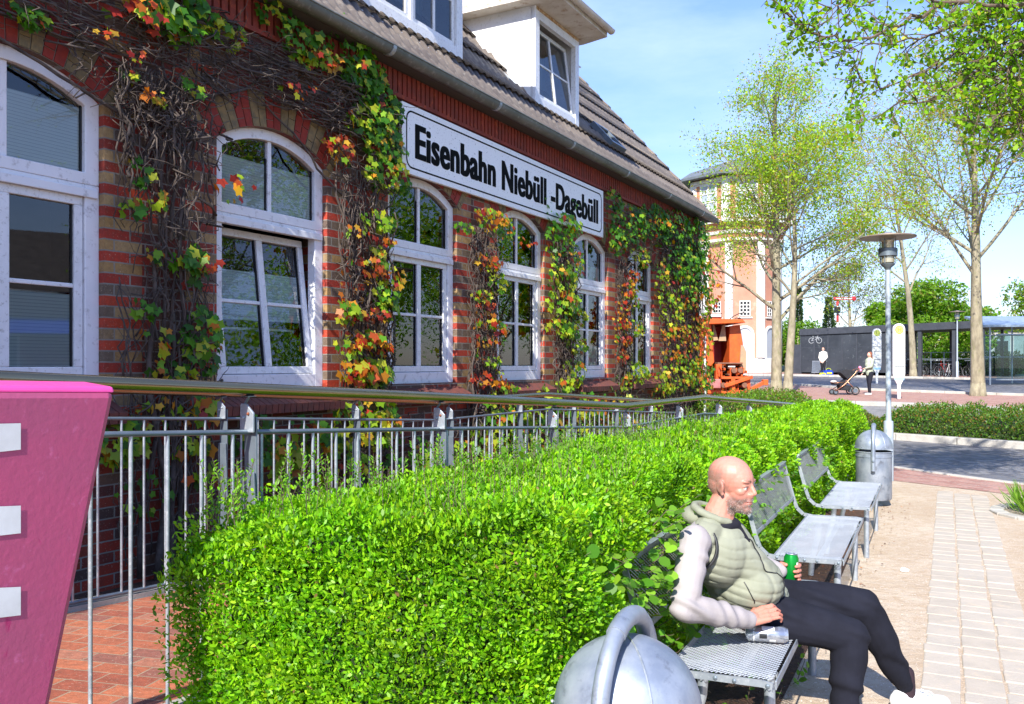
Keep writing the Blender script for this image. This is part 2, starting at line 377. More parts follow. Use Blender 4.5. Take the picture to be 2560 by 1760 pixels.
# soil under the hedge and beside the wall
sheet('planting_bed', [tuple(P(s, D, 0)[:2]) for s, D in ((1.4, 2.28), (12.0, 2.28), (12.0, 1.25), (6, 0.92), (2.6, 0.80), (1.5, 1.0))], 0.014, K['soil'])
sheet('wall_bed', [tuple(P(s, D, 0)[:2]) for s, D in ((-4, 4.12), (17.6, 4.12), (17.6, 5.5), (-4, 5.5))], 0.05, K['soil'])

# wheelchair ramp
def railz(s):
    if s < 5.96: return 1.304 + 0.056*(5.96-s)
    if s < 7.96: return 1.295
    return 1.295 - 0.057*(s-7.96)
mb = MB(); ss = [-4, 0, 5.96, 7.96, 12.3]
fl = MB()
for i in range(4):
    a, b = ss[i], ss[i+1]; za, zb = railz(a)-1.12, max(railz(b)-1.12, 0.02)
    mb.hexa([P(a, 2.38, -.1), P(b, 2.38, -.1), P(b, 4.12, -.1), P(a, 4.12, -.1), P(a, 2.38, za), P(b, 2.38, zb), P(b, 4.12, zb), P(a, 4.12, za)])
    fl.add([P(a, 2.50, za+.006), P(b, 2.50, zb+.006), P(b, 3.98, zb+.006), P(a, 3.98, za+.006)], [(0, 1, 2, 3)])
    for D0, D1 in ((2.38, 2.49), (3.99, 4.12)):
        mb.hexa([P(a, D0, za-.02), P(b, D0, zb-.02), P(b, D1, zb-.02), P(a, D1, za-.02), P(a, D0, za+.03), P(b, D0, zb+.03), P(b, D1, zb+.03), P(a, D1, za+.03)])
tag(mb.build('ramp', K['conc']), kind='structure')
c45 = math.cos(R(45))
f = fl.build('ramp_floor', K['redpave'], uv=lambda v: (v.x*0.98-v.y*0.2, v.x*0.2+v.y*0.98)); tag(f, kind='structure')
# ================================================================ STATION BUILDING
WR = [1.60, 3.80, 6.07, 8.27, 10.47, 12.72, 14.84]; WW = 1.29; SP = 3.39; RISE = 0.205; SILL = 1.40; WTOP = 4.33; WD = 5.30
bld = thing('station_building', 'red and yellow brick railway station front with arched windows, white dormers and grey pantile roof', 'building', P(0, 5.3, 0))
def arc(s0, s1, z0, h, n=14):
    w = s1-s0; r = (w*w/4+h*h)/(2*h); c = (s0+s1)/2; zc = z0+h-r; a = math.asin(w/2/r)
    return [(c+r*math.sin(-a+2*a*i/n), zc+r*math.cos(-a+2*a*i/n)) for i in range(n+1)]
bp = brickmat('mixed_red_brick'); bb = brickmat('banded_red_and_yellow_brick', banded=True)
wall = MB()
def wq(pts, m): wall.add([P(s, WD, z) for s, z in pts], [tuple(range(len(pts)))], m)
edges = [-4.5]
for r in WR: edges += [r-WW, r]
edges.append(17.65)
for i in range(0, len(edges), 2):
    a, b = edges[i], edges[i+1]; q = 0.30
    if i > 0: wq([(a, 1.1), (a+q, 1.1), (a+q, WTOP), (a, WTOP)], 1); a2 = a+q
    else: a2 = a
    b2 = b-q if i < len(edges)-2 else b
    if i < len(edges)-2: wq([(b2, 1.1), (b, 1.1), (b, WTOP), (b2, WTOP)], 1)
    wq([(a2, 1.1), (b2, 1.1), (b2, WTOP), (a2, WTOP)], 0)
wq([(-4.5, -0.2), (17.65, -0.2), (17.65, 1.1), (-4.5, 1.1)], 0)
for r in WR:
    l = r-WW; wq([(l, 1.1), (r, 1.1), (r, SILL), (l, SILL)], 0); A_ = arc(l, r, SP, RISE)
    for i in range(len(A_)-1):
        (a, za), (b, zb) = A_[i], A_[i+1]; wq([(a, za), (b, zb), (b, WTOP), (a, WTOP)], 0)
        wall.add([P(a, WD, za), P(b, WD, zb), P(b, WD+.3, zb), P(a, WD+.3, za)], [(0, 1, 2, 3)], 0)
    for x in (l, r): wall.add([P(x, WD, SILL), P(x, WD+.3, SILL), P(x, WD+.3, SP), P(x, WD, SP)], [(0, 1, 2, 3)], 1)
    wall.add([P(l, WD, SILL), P(r, WD, SILL), P(r, WD+.3, SILL), P(l, WD+.3, SILL)], [(0, 1, 2, 3)], 0)
wall.add([P(17.65, WD, -.2), P(17.65, WD+9, -.2), P(17.65, WD+9, WTOP), P(17.65, WD+4.6, 9.6), P(17.65, WD, WTOP+.3)], [(0, 1, 2, 3, 4)], 0)
def walluv(v):
    s = v.x*ST + v.y*CT; D = -v.x*CT + v.y*ST; return (s + (D-WD), v.z)
wall.build('wall', [bp, bb], bld, uv=walluv)
K['inner'] = mat('dim_room', (0.05, 0.06, 0.06), (0.02, 0.025, 0.025), 1.5, 0.9)
room = MB(); room.add([P(-4.4, 6.6, .3), P(17.5, 6.6, .3), P(17.5, 6.6, 4.2), P(-4.4, 6.6, 4.2)], [(0, 1, 2, 3)])
room.add([P(-4.4, 5.4, 1.2), P(17.5, 5.4, 1.2), P(17.5, 6.6, 1.2), P(-4.4, 6.6, 1.2)], [(0, 1, 2, 3)])
room.add([P(-4.4, 5.4, 4.2), P(17.5, 5.4, 4.2), P(17.5, 6.6, 4.2), P(-4.4, 6.6, 4.2)], [(0, 1, 2, 3)])
for s in [-4.4]+[r+.45 for r in WR]: room.add([P(s, 5.4, .3), P(s, 6.6, .3), P(s, 6.6, 4.2), P(s, 5.4, 4.2)], [(0, 1, 2, 3)])
room.build('inner_wall', K['inner'], bld)
# voussoir arches
random.seed(5)
vm = [mat('arch_brick_red', (0.28, 0.025, 0.012), (0.20, 0.02, 0.012), 20, 0.75, bs=0.4, bscale=70), mat('arch_brick_yellow', (0.25, 0.17, 0.07), (0.13, 0.10, 0.055), 16, 0.8, bs=0.4, bscale=70), mat('arch_mortar', (0.2, 0.18, 0.15), rough=0.9)]
for r in WR:
    l = r-WW; mb = MB(); w = WW; rr = (w*w/4+RISE*RISE)/(2*RISE); c = (l+r)/2; zc = SP+RISE-rr; a0 = math.asin(w/2/rr)+0.045
    n = 19; q = a0*2/n
    base = [(c+(rr-.0)*math.sin(-a0+q*k), zc+(rr)*math.cos(-a0+q*k)) for k in range(n+1)]; top = [(c+(rr+.30)*math.sin(-a0+q*k), zc+(rr+.30)*math.cos(-a0+q*k)) for k in range(n+1)]
    for k in range(n):
        p = [base[k], base[k+1], top[k+1], top[k]]
        mb.add([P(s, WD-.003, z) for s, z in p], [(0, 1, 2, 3)], 2)
        A1, A2 = -a0+q*(k+.06), -a0+q*(k+.94); sp = [0, .145, .30] if k % 2 else [0, .07, .22, .30]
        for j in range(len(sp)-1):
            r0, r1 = rr+sp[j]+.004, rr+sp[j+1]-.004
            pp = [(c+r0*math.sin(A1), zc+r0*math.cos(A1)), (c+r0*math.sin(A2), zc+r0*math.cos(A2)), (c+r1*math.sin(A2), zc+r1*math.cos(A2)), (c+r1*math.sin(A1), zc+r1*math.cos(A1))]
            mb.prism(pp, lambda s, z: P(s, WD, z), lambda s, z: P(s, WD-.012, z), 0 if k % 4 in (0, 1) else 1)
    mb.build('brick_arch', vm, bld)
# sloping brick sills
sm = mat('sill_brick', (0.17, 0.045, 0.03), (0.10, 0.035, 0.028), 14, 0.7, bs=0.3, bscale=60, c3=(0.05, 0.03, 0.028), s3=22)
for r in WR:
    l = r-WW-.06; mb = MB(); n = 20; st = (WW+.12)/n
    for k in range(n):
        a, b = l+k*st+.004, l+(k+1)*st-.004
        mb.hexa([P(a, 5.14, 1.20), P(b, 5.14, 1.20), P(b, 5.34, 1.20), P(a, 5.34, 1.20), P(a, 5.13, 1.275), P(b, 5.13, 1.275), P(b, 5.34, 1.375), P(a, 5.34, 1.375)])
    mb.wbox(l+.002, l+WW+.118, 5.15, 5.33, 1.21, 1.268)
    mb.build('window_sill', sm, bld)
# windows
def glassmat(name, tint=(0.95, 1.0, 0.99), ior=2.0):
    m, t, b = newmat(name); t.nodes.remove(b); fr = ND(t, 'Fresnel'); fr.inputs[0].default_value = ior
    g = ND(t, 'BsdfGlossy'); g.inputs['Roughness'].default_value = 0.012; tr = ND(t, 'BsdfTransparent'); tr.inputs[0].default_value = (*tint, 1)
    tc = ND(t, 'TexCoord'); bb_ = ND(t, 'Bump'); bb_.inputs['Strength'].default_value = 0.02; bb_.inputs['Distance'].default_value = 0.01
    t.links.new(noise(t, tc.outputs['Object'], 1.6, 1), bb_.inputs['Height']); t.links.new(bb_.outputs[0], g.inputs['Normal'])
    mx = ND(t, 'MixShader'); t.links.new(fr.outputs[0], mx.inputs[0]); t.links.new(tr.outputs[0], mx.inputs[1]); t.links.new(g.outputs[0], mx.inputs[2])
    t.links.new(mx.outputs[0], t.nodes['Material Output'].inputs[0]); return m
K['glass'] = glassmat('window_glass'); 
def slatmat():
    m, t, b = newmat('venetian_blind'); tc = ND(t, 'TexCoord'); sp_ = ND(t, 'SeparateXYZ'); t.links.new(tc.outputs['Object'], sp_.inputs[0])
    f = M_(t, 'FRACT', M_(t, 'DIVIDE', sp_.outputs[2], 0.022)); e = M_(t, 'GREATER_THAN', f, 0.8)
    t.links.new(MIX(t, e, (0.80, 0.93, 1.0), (0.52, 0.66, 0.76)), b.inputs['Base Color']); bump(t, b, f, 0.6, 0.01); return m
K['blind'] = slatmat(); K['seal'] = mat('black_seal', (0.01, 0.012, 0.014), rough=0.6)
def station_window(r, tilt=0.0, up_blind=0.0, low_blind=(0, 0)):
    l = r-WW; f0 = WD+.055; f1 = WD+.14; fw = .105; ft = 2.745; fb = 2.905   # transom from ft to fb
    A0 = arc(l, r, SP, RISE); wf = MB()
    fr0 = lambda s, z: P(s, f0, z); fr1 = lambda s, z: P(s, f1, z)
    # outer frame around upper light (arched) and lower light
    inn = arc(l+fw, r-fw, SP-.035, RISE-.055)
    out = [(l, SILL), (l, SP)] + A0[1:-1] + [(r, SP), (r, SILL)]
    innc = [(l+fw, fb), (l+fw, SP-.035)] + inn[1:-1] + [(r-fw, SP-.035), (r-fw, fb)]
    outc = [(l, fb-.08), (l, SP)] + A0[1:-1] + [(r, SP), (r, fb-.08)]
    wf.ring(outc, innc, fr0, fr1)
    wf.wbox(l, l+fw, f0, f1, SILL, fb-.081); wf.wbox(r-fw, r, f0, f1, SILL, fb-.081)
    wf.wbox(l+fw, r-fw, f0, f1, SILL, SILL+.12); wf.wbox(l+fw, r-fw, f0+.002, f1, ft, fb-.081); wf.wbox(l+.02, r-.02, f0-.02, f0, ft-.01, ft+.05)
    wf.wbox((l+r)/2-.022, (l+r)/2+.022, f0+.02, f1-.02, fb, SP+RISE-.09)
    win = wf.build('window', K['frame'], bld, bevel=0.006)
    # painted reveal strip on the right jamb
    # upper panes
    for (a, b) in ((l+fw, (l+r)/2-.022), ((l+r)/2+.022, r-fw)):
        pa = [(a, fb)] + [(b, fb)] + [(s, z) for s, z in arc(l+fw, r-fw, SP-.035, RISE-.055, 40)[::-1] if a-.001 <= s <= b+.001]
        g = MB(); g.add([P(s, f0+.045, z) for s, z in pa], [tuple(range(len(pa)))]); g.build('pane', K['glass'], win)
        sl = MB(); sl.wbox(b-.012, b, f0+.035, f0+.05, fb, SP-.03); sl.build('glazing_seal', K['seal'], win)
    if up_blind: 
        g = MB(); g.wbox(l+fw+.002, (l+r)/2-.024, f0+.052, f0+.054, fb+.003, fb+up_blind); g.wbox((l+r)/2+.024, r-fw-.002, f0+.052, f0+.054, fb+.003, fb+up_blind); g.build('blind', K['blind'], win)
    # lower sash: two lights with a horizontal bar, hinged at the bottom when tilted
    z0, z1 = SILL+.125, ft-.005; a0, a1 = l+fw+.006, r-fw-.006; sw = .062; sh = MB(); cm = (a0+a1)/2; zb = z0+(z1-z0)*.50
    D0, D1 = f0+.015, f1-.01
    parts = [(a0, a1, z0, z0+sw), (a0, a1, z1-sw, z1), (a0, a0+sw, z0+sw, z1-sw), (a1-sw, a1, z0+sw, z1-sw), (cm-.035, cm+.035, z0+sw, z1-sw)]
    for q in parts: sh.wbox(q[0], q[1], D0, D1, q[2], q[3])
    for a, b in ((a0+sw, cm-.035), (cm+.035, a1-sw)): sh.wbox(a, b, D0+.012, D1-.012, zb-.015, zb+.015)
    gl_ = MB()
    for a, b in ((a0+sw, cm-.035), (cm+.035, a1-sw)):
        for c, d in ((z0+sw, zb-.015), (zb+.015, z1-sw)): gl_.add([P(a, D0+.03, c), P(b, D0+.03, c), P(b, D0+.03, d), P(a, D0+.03, d)], [(0, 1, 2, 3)])
    se = MB()
    for a, b in ((a0+sw, cm-.035), (cm+.035, a1-sw)): se.wbox(b-.012, b, D0+.02, D0+.035, z0+sw, z1-sw)
    def tl(mbx):
        if not tilt: return
        piv = P(a0, D0, z0); ax = (P(1, 0, 0)-P(0, 0, 0)).normalized(); M = Matrix.Rotation(tilt, 3, ax)
        mbx.v = [tuple(M @ (Vector(v)-piv) + piv) for v in mbx.v]
    for x in (sh, gl_, se): tl(x)
    sh.build('sash', K['white'], win, bevel=0.006); gl_.build('pane', K['glass'], win); se.build('glazing_seal', K['seal'], win)
    lo, hi = low_blind
    if hi:
        g = MB(); g.wbox(a0+sw+.002, cm-.037, D0+.038, D0+.040, z0+sw+.003+(z1-z0-sw)*lo, z0+(z1-z0)*hi); g.wbox(cm+.037, a1-sw-.002, D0+.038, D0+.040, z0+sw+.003+(z1-z0-sw)*lo, z0+(z1-z0)*hi); tl(g); g.build('blind', K['blind'], win)
        h = MB(); h.wbox(a0+.02, a1-.02, f1+.075, f1+.09, z0+(z1-z0)*hi, z0+(z1-z0)*hi+.02); h.wbox(a0+.02, a1-.02, f1+.075, f1+.09, z0+(z1-z0)*lo-.02, z0+(z1-z0)*lo); tl(h); h.build('blind_rail', K['white'], win)
    return win
station_window(WR[0], 0, .5, (0, .9)); station_window(WR[1], 0, .44, (0, .45)); station_window(WR[2], R(-6.5), .4, (.34, .72))
station_window(WR[3]); station_window(WR[4]); station_window(WR[5], 0, .22, (0, .3)); station_window(WR[6])
# cornice: dentil frieze
fz = MB()
fz.wbox(-4.5, 17.65, WD-.028, WD+.3, WTOP+.002, 4.60)
for i in range(int(22/0.082)):
    s = -4.4+i*0.082; fz.wbox(s, s+.058, WD-.055, WD-.03, WTOP+.03, 4.585)
fz.wbox(-4.5, 17.65, WD-.062, WD-.0285, WTOP-.01, WTOP+.028)
frm = mat('frieze_red_brick', (0.25, 0.03, 0.013), (0.15, 0.025, 0.014), 5, 0.8, bs=0.5, bscale=60, c3=(0.44, 0.075, 0.02), s3=12)
fz.build('frieze', frm, bld)
# gutter: half-round with brackets
PR = 48; tp = math.tan(R(PR))
g = MB(); n = 9; prof = [(5.06-.078*math.cos(math.pi*k/n), 4.665-.078*math.sin(math.pi*k/n)) for k in range(n+1)] + [(5.06+.072*math.cos(math.pi*k/n), 4.665-.072*math.sin(math.pi*k/n)) for k in range(n+1)]
g.prism(prof, lambda D, z: P(-4.6, D, z), lambda D, z: P(17.95, D, z))
g.build('gutter', K['zinc'], bld, smooth=True, angle=30)
lip = MB(); lip.tube([P(-4.6, 4.984, 4.668), P(17.95, 4.984, 4.668)], .010, 8); lip.build('gutter_bead', K['zinc'], bld, smooth=True)
for k in range(11):
    s = -3.6+2.05*k; q = MB(); pr = [(5.06-(.084)*math.cos(math.pi*j/9), 4.665-(.084)*math.sin(math.pi*j/9)) for j in range(10)]
    pr2 = [(5.06-(.077)*math.cos(math.pi*j/9), 4.665-(.077)*math.sin(math.pi*j/9)) for j in range(10)][::-1]
    q.prism(pr+pr2, lambda D, z: P(s, D, z), lambda D, z: P(s+.05, D, z)); q.build('gutter_joint', K['galv'], bld)
sf = MB(); sf.wbox(-4.5, 17.9, 5.10, 5.27, 4.60, 4.625); sf.build('soffit', mat('dark_soffit', (0.06, 0.05, 0.045), rough=0.8), bld)
# pantile roof as a rippled, stepped sheet
def roofz(D): return 4.70 + (D-5.10)*tp
RD1 = 9.6; S0, S1 = -4.6, 17.95; tw = 0.165; nS = int((S1-S0)/tw)*4; course = 0.26; nC = int((RD1-5.02)/course)
V = []; F = []; Sg = [S0+(S1-S0)*i/nS for i in range(nS+1)]
rn_ = Vector((0, 0, 1))
for c in range(nC):
    for e, (D, lift) in enumerate(((5.02+c*course, .05), (5.02+(c+1)*course+.01, .012))):
        for i, s in enumerate(Sg):
            ph = i % 4; w = (0.0, 0.030, 0.034, 0.006)[ph]
            V.append(P(s, D - (w+lift)*0.74*0.6, roofz(D)+(w+lift)*0.67))
    b = c*2*(nS+1)
    for i in range(nS): F.append((b+i, b+i+1, b+nS+2+i, b+nS+1+i))
    # riser under the nose of each course
    b2 = len(V)
    for i, s in enumerate(Sg):
        D = 5.02+c*course; V.append(P(s, D+.01, roofz(D)-.01))
    for i in range(nS): F.append((b2+i, b2+i+1, b+i+1, b+i))
tile = mat('grey_brown_pantile', (0.20, 0.165, 0.135), (0.13, 0.105, 0.09), 3, 0.75, bs=0.4, bscale=50, c3=(0.30, 0.27, 0.23), s3=13)
obj_arrays('roof', [tuple(v) for v in V], F, 4, tile, bld)
vt = MB()
for c in range(17):
    D = 5.02+c*course*1.05; vt.hexa([P(17.90, D-.02, roofz(D)+.01), P(18.06, D-.02, roofz(D)-.05), P(18.06, D+.30, roofz(D+.30)-.05), P(17.90, D+.30, roofz(D+.30)+.01), P(17.90, D-.02, roofz(D)+.085), P(18.06, D-.02, roofz(D)+.07), P(18.06, D+.30, roofz(D+.30)+.05), P(17.90, D+.30, roofz(D+.30)+.06)])
vt.build('verge_tile', tile, bld)
bk = MB(); bk.add([P(S0, RD1, roofz(RD1)), P(S1, RD1, roofz(RD1)), P(S1, RD1+4.5, 4.7), P(S0, RD1+4.5, 4.7)], [(0, 1, 2, 3)]); bk.build('rear_roof', tile, bld)
# dormers
K['cheek'] = mat('white_render', (0.80, 0.80, 0.79), (0.72, 0.72, 0.72), 3, 0.6, c3=(0.5, 0.48, 0.45), s3=30)
K['soff'] = mat('stained_soffit', (0.66, 0.62, 0.56), (0.50, 0.44, 0.36), 3, 0.7, c3=(0.26, 0.12, 0.03), s3=7)
def dormer(s0, s1, splits, tilt):
    D0 = 5.60; zb = roofz(D0)+.0; zt = 6.66; Dt = 5.1+(zt-4.7)/tp
    d = MB(); fw = .13
    # cheeks
    for s, q in ((s0, 1), (s1, -1)):
        d.prism([(D0+.02, zb-.05), (Dt+.1, zt), (D0+.02, zt)], lambda D, z: P(s, D, z), lambda D, z: P(s+q*.06, D, z))
    o = d.build('dormer', K['cheek'], bld)
    f = MB(); f.wbox(s0, s0+fw, D0-.03, D0+.05, zb-.08, zt); f.wbox(s1-fw, s1, D0-.03, D0+.05, zb-.08, zt)
    f.wbox(s0+fw, s1-fw, D0-.028, D0+.05, zb-.08, zb+.15); f.wbox(s0+fw, s1-fw, D0-.028, D0+.05, zt-.16, zt)
    f.wbox(s0-.02, s1+.04, D0-.09, D0+.05, zb-.11, zb-.082)
    n = splits; ww = (s1-s0-2*fw)/n
    for k in range(1, n): f.wbox(s0+fw+ww*k-.03, s0+fw+ww*k+.03, D0-.02, D0+.05, zb+.15, zt-.16)
    f.build('window_frame', K['white'], o, bevel=.006)
    z0, z1 = zb+.155, zt-.165
    for k in range(n):
        a, b = s0+fw+ww*k+.008+(.03 if k else 0), s0+fw+ww*(k+1)-.008-(.03 if k < n-1 else 0)
        sa_ = MB(); gg = MB(); w = .055; m_ = (a+b)/2; zm = (z0+z1)/2; Da, Db = D0, D0+.045
        for q in ((a, b, z0, z0+w), (a, b, z1-w, z1), (a, a+w, z0+w, z1-w), (b-w, b, z0+w, z1-w), (m_-.02, m_+.02, z0+w, z1-w)): sa_.wbox(q[0], q[1], Da, Db, q[2], q[3])
        for u, v in ((a+w, m_-.02), (m_+.02, b-w)):
            sa_.wbox(u, v, Da+.01, Db-.01, zm-.015, zm+.015)
            gg.add([P(u, Da+.02, z0+w), P(v, Da+.02, z0+w), P(v, Da+.02, z1-w), P(u, Da+.02, z1-w)], [(0, 1, 2, 3)])
        piv = P(a, Da, z0); ax = (P(1, 0, 0)-P(0, 0, 0)).normalized(); M = Matrix.Rotation(-tilt, 3, ax)
        for x in (sa_, gg): x.v = [tuple(M @ (Vector(v)-piv)+piv) for v in x.v]
        sa_.build('sash', K['white'], o, bevel=.005); gg.build('pane', K['glass'], o)
    iw = MB(); iw.wbox(s0+.1, s1-.1, D0+.5, D0+.52, zb-.3, zt); iw.build('curtain', mat('pale_curtain', (0.25, 0.3, 0.33), (0.12, 0.16, 0.19), 4, .8, stretch=(6, 6, .4)), o)
    r = MB(); pr = [(D0-.42, zt+.10), (D0-.42, zt+.17), (Dt+.5, zt+.62), (Dt+.5, zt-.0), (D0-.38, zt+.03)]
    r.prism([(D0-.40, zt+.045), (D0-.40, zt+.14), (Dt+.6, zt+.50), (Dt+.6, zt+.0), (D0, zt+.0)], lambda D, z: P(s0-.24, D, z), lambda D, z: P(s1+.24, D, z))
    r.build('dormer_roof', K['soff'], o)
    gt = MB(); pf = [(D0-.46-.06*math.cos(math.pi*j/8), zt+.145-.06*math.sin(math.pi*j/8)) for j in range(9)]+[(D0-.46+.054*math.cos(math.pi*j/8), zt+.145-.054*math.sin(math.pi*j/8)) for j in range(9)]
    gt.prism(pf, lambda D, z: P(s0-.30, D, z), lambda D, z: P(s1+.28, D, z)); gt.build('dormer_gutter', K['soff'], o, smooth=True, angle=30)
    st = MB(); st.wbox(s0+.03, s1-.02, D0-.034, D0-.029, zt-.05, zt-.002); st.build('rust_strip', mat('rust_stain', (0.30, 0.12, 0.02), (0.6, 0.45, 0.28), 30, .9), o)
    fl_ = MB(); fl_.hexa([P(s0-.10, D0+.0, zb+.03), P(s0+.0, D0+.0, zb+.03), P(s0+.0, Dt+.1, zt+.04), P(s0-.10, Dt+.1, zt+.04), P(s0-.10, D0+.0, zb+.06), P(s0+.0, D0+.0, zb+.06), P(s0, Dt+.1, zt+.07), P(s0-.10, Dt+.1, zt+.07)])
    fl_.build('flashing', K['galv'], o)
dormer(10.73, 12.20, 1, R(7)); dormer(6.75, 8.82, 2, R(0)); dormer(2.9, 4.9, 2, 0)
# roof windows
for s, D, wd, hh, op in ((13.5, 5.62, .62, .55, 0), (13.2, 7.35, .9, .8, .35), (15.0, 7.45, .9, .8, .3)):
    mb = MB(); u = (P(1, 0, 0)-P(0, 0, 0)); up = Vector(P(0, 1, tp)-P(0, 0, 0)).normalized(); nn = u.cross(up); nn = nn if nn.z > 0 else -nn
    o_ = P(s, D, roofz(D)) + nn*.03
    def bxx(mbx, a, b, c, d, h0, h1, m=0, oo=None):
        oo = oo or o_; mbx.hexa([oo+u*a+up*c+nn*h0, oo+u*b+up*c+nn*h0, oo+u*b+up*d+nn*h0, oo+u*a+up*d+nn*h0, oo+u*a+up*c+nn*h1, oo+u*b+up*c+nn*h1, oo+u*b+up*d+nn*h1, oo+u*a+up*d+nn*h1], m)
    for q in ((0, wd, 0, .07), (0, wd, hh-.07, hh), (0, .07, .07, hh-.07), (wd-.07, wd, .07, hh-.07)): bxx(mb, *q, 0, .09)
    sk = mb.build('roof_window', K['galv'] if op else K['galvd'], bld)
    g = MB(); bxx(g, .06, wd-.06, .06, hh-.06, .05, .055); g.build('pane', K['glass'], sk)
    if op:
        g = MB(); bxx(g, 0, wd, 0, hh, .10, .13)
        pv = o_+up*hh; M = Matrix.Rotation(-op, 3, u.normalized()); g.v = [tuple(M @ (Vector(v)-pv)+pv) for v in g.v]; g.build('open_sash', K['white'], sk)
# striped downpipe-like post at the far corner
mb = MB(); q0 = px(1762, 985, 17.6)
for k in range(12): mb.lathe([(.03, k*.17), (.03, (k+1)*.17)], (q0.x, q0.y, gz(17.6)+.02), 8, m=k % 6 == 0)
o = mb.build('marker_pole', [K['white'], mat('pole_grey_blue', (0.2, 0.25, 0.35))]); tag(o, 'thin white pole standing in front of the orange machine beside the creeper', 'pole')
# station name board
sg = thing('station_sign', 'long white enamel station name board with thin black border fixed under the eaves', 'sign', P(7.13, 5.24, 3.575))
a, b, z0, z1 = 7.13, 12.37, 3.575, 4.295
bd = MB(); bd.wbox(a, b, 5.235, 5.275, z0, z1)
def enamel():
    m, t, bb_ = newmat('white_enamel_board'); tc = ND(t, 'TexCoord'); v = tc.outputs['Object']
    c = MIX(t, noise(t, v, 2, 4), (0.88, 0.89, 0.89), (0.83, 0.84, 0.84)); c = MIX(t, noise(t, v, 38, 4, .6, 0, .63, .68), c, (0.35, 0.36, 0.36)); c = MIX(t, noise(t, v, 70, 3, .6, 0, .68, .70), c, (0.08, 0.08, 0.08))
    t.links.new(c, bb_.inputs['Base Color']); bb_.inputs['Roughness'].default_value = .35; return m
bd.build('board', enamel(), sg, bevel=.004)
def rrect(a, b, c, d, r, n=6):
    pts = []
    for cx, cy, a0 in ((b-r, d-r, 0), (a+r, d-r, 90), (a+r, c+r, 180), (b-r, c+r, 270)):
        pts += [(cx+r*math.cos(R(a0+90*k/n)), cy+r*math.sin(R(a0+90*k/n))) for k in range(n+1)]
    return pts
bo = MB(); bo.ring(rrect(a+.07, b-.07, z0+.06, z1-.06, .10), rrect(a+.087, b-.087, z0+.077, z1-.077, .085), lambda s, z: P(s, 5.2348, z), lambda s, z: P(s, 5.2325, z)); bo.build('border_line', K['lettering'], sg)
def text_mesh(name, body, mapf, m, parent, width=None, height=None, bold=0.0, spacing=1.0, shift=0.0, depth=0.003, align='LEFT'):
    cu = bpy.data.curves.new('t', 'FONT'); cu.body = body; cu.size = 1; cu.offset = bold; cu.space_character = spacing; cu.extrude = 0.0; cu.resolution_u = 5
    ob = bpy.data.objects.new('t', cu); col.objects.link(ob); dg = bpy.context.evaluated_depsgraph_get(); me = bpy.data.meshes.new_from_object(ob.evaluated_get(dg))
    bpy.data.objects.remove(ob); V = [v.co.copy() for v in me.vertices]; xs = [v.x for v in V]; ys = [v.y for v in V]; x0, x1 = min(xs), max(xs)
    off = root_loc(parent) if parent else Vector(); capH = 0.73
    if shift:      # heavier stroke: the outline repeated with a small sideways step
        V0 = [tuple(v.co) for v in me.vertices]; F0 = [tuple(p.vertices) for p in me.polygons]; n0 = len(V0); VV = []; FF = []
        for j, dx in enumerate((-shift, 0, shift)): VV += [(x+dx, y, z+.001*j) for x, y, z in V0]; FF += [tuple(i+j*n0 for i in f) for f in F0]
        me = bpy.data.meshes.new(name); me.from_pydata(VV, [], FF)
    for v in me.vertices: v.co = mapf((v.co.x-x0)/(x1-x0)*width, v.co.y/capH*height) + Vector((CT, -ST, 0))*v.co.z - off
    me.name = name; me.materials.clear(); me.materials.append(m); o = bpy.data.objects.new(name, me); col.objects.link(o); o.parent = parent; return o
text_mesh('lettering', 'Eisenbahn Niebüll -Dagebüll', lambda x, y: P(7.37+x, 5.2338, 3.765+y), K['lettering'], sg, width=4.78, height=.365, bold=.020, spacing=1.06, shift=.036)
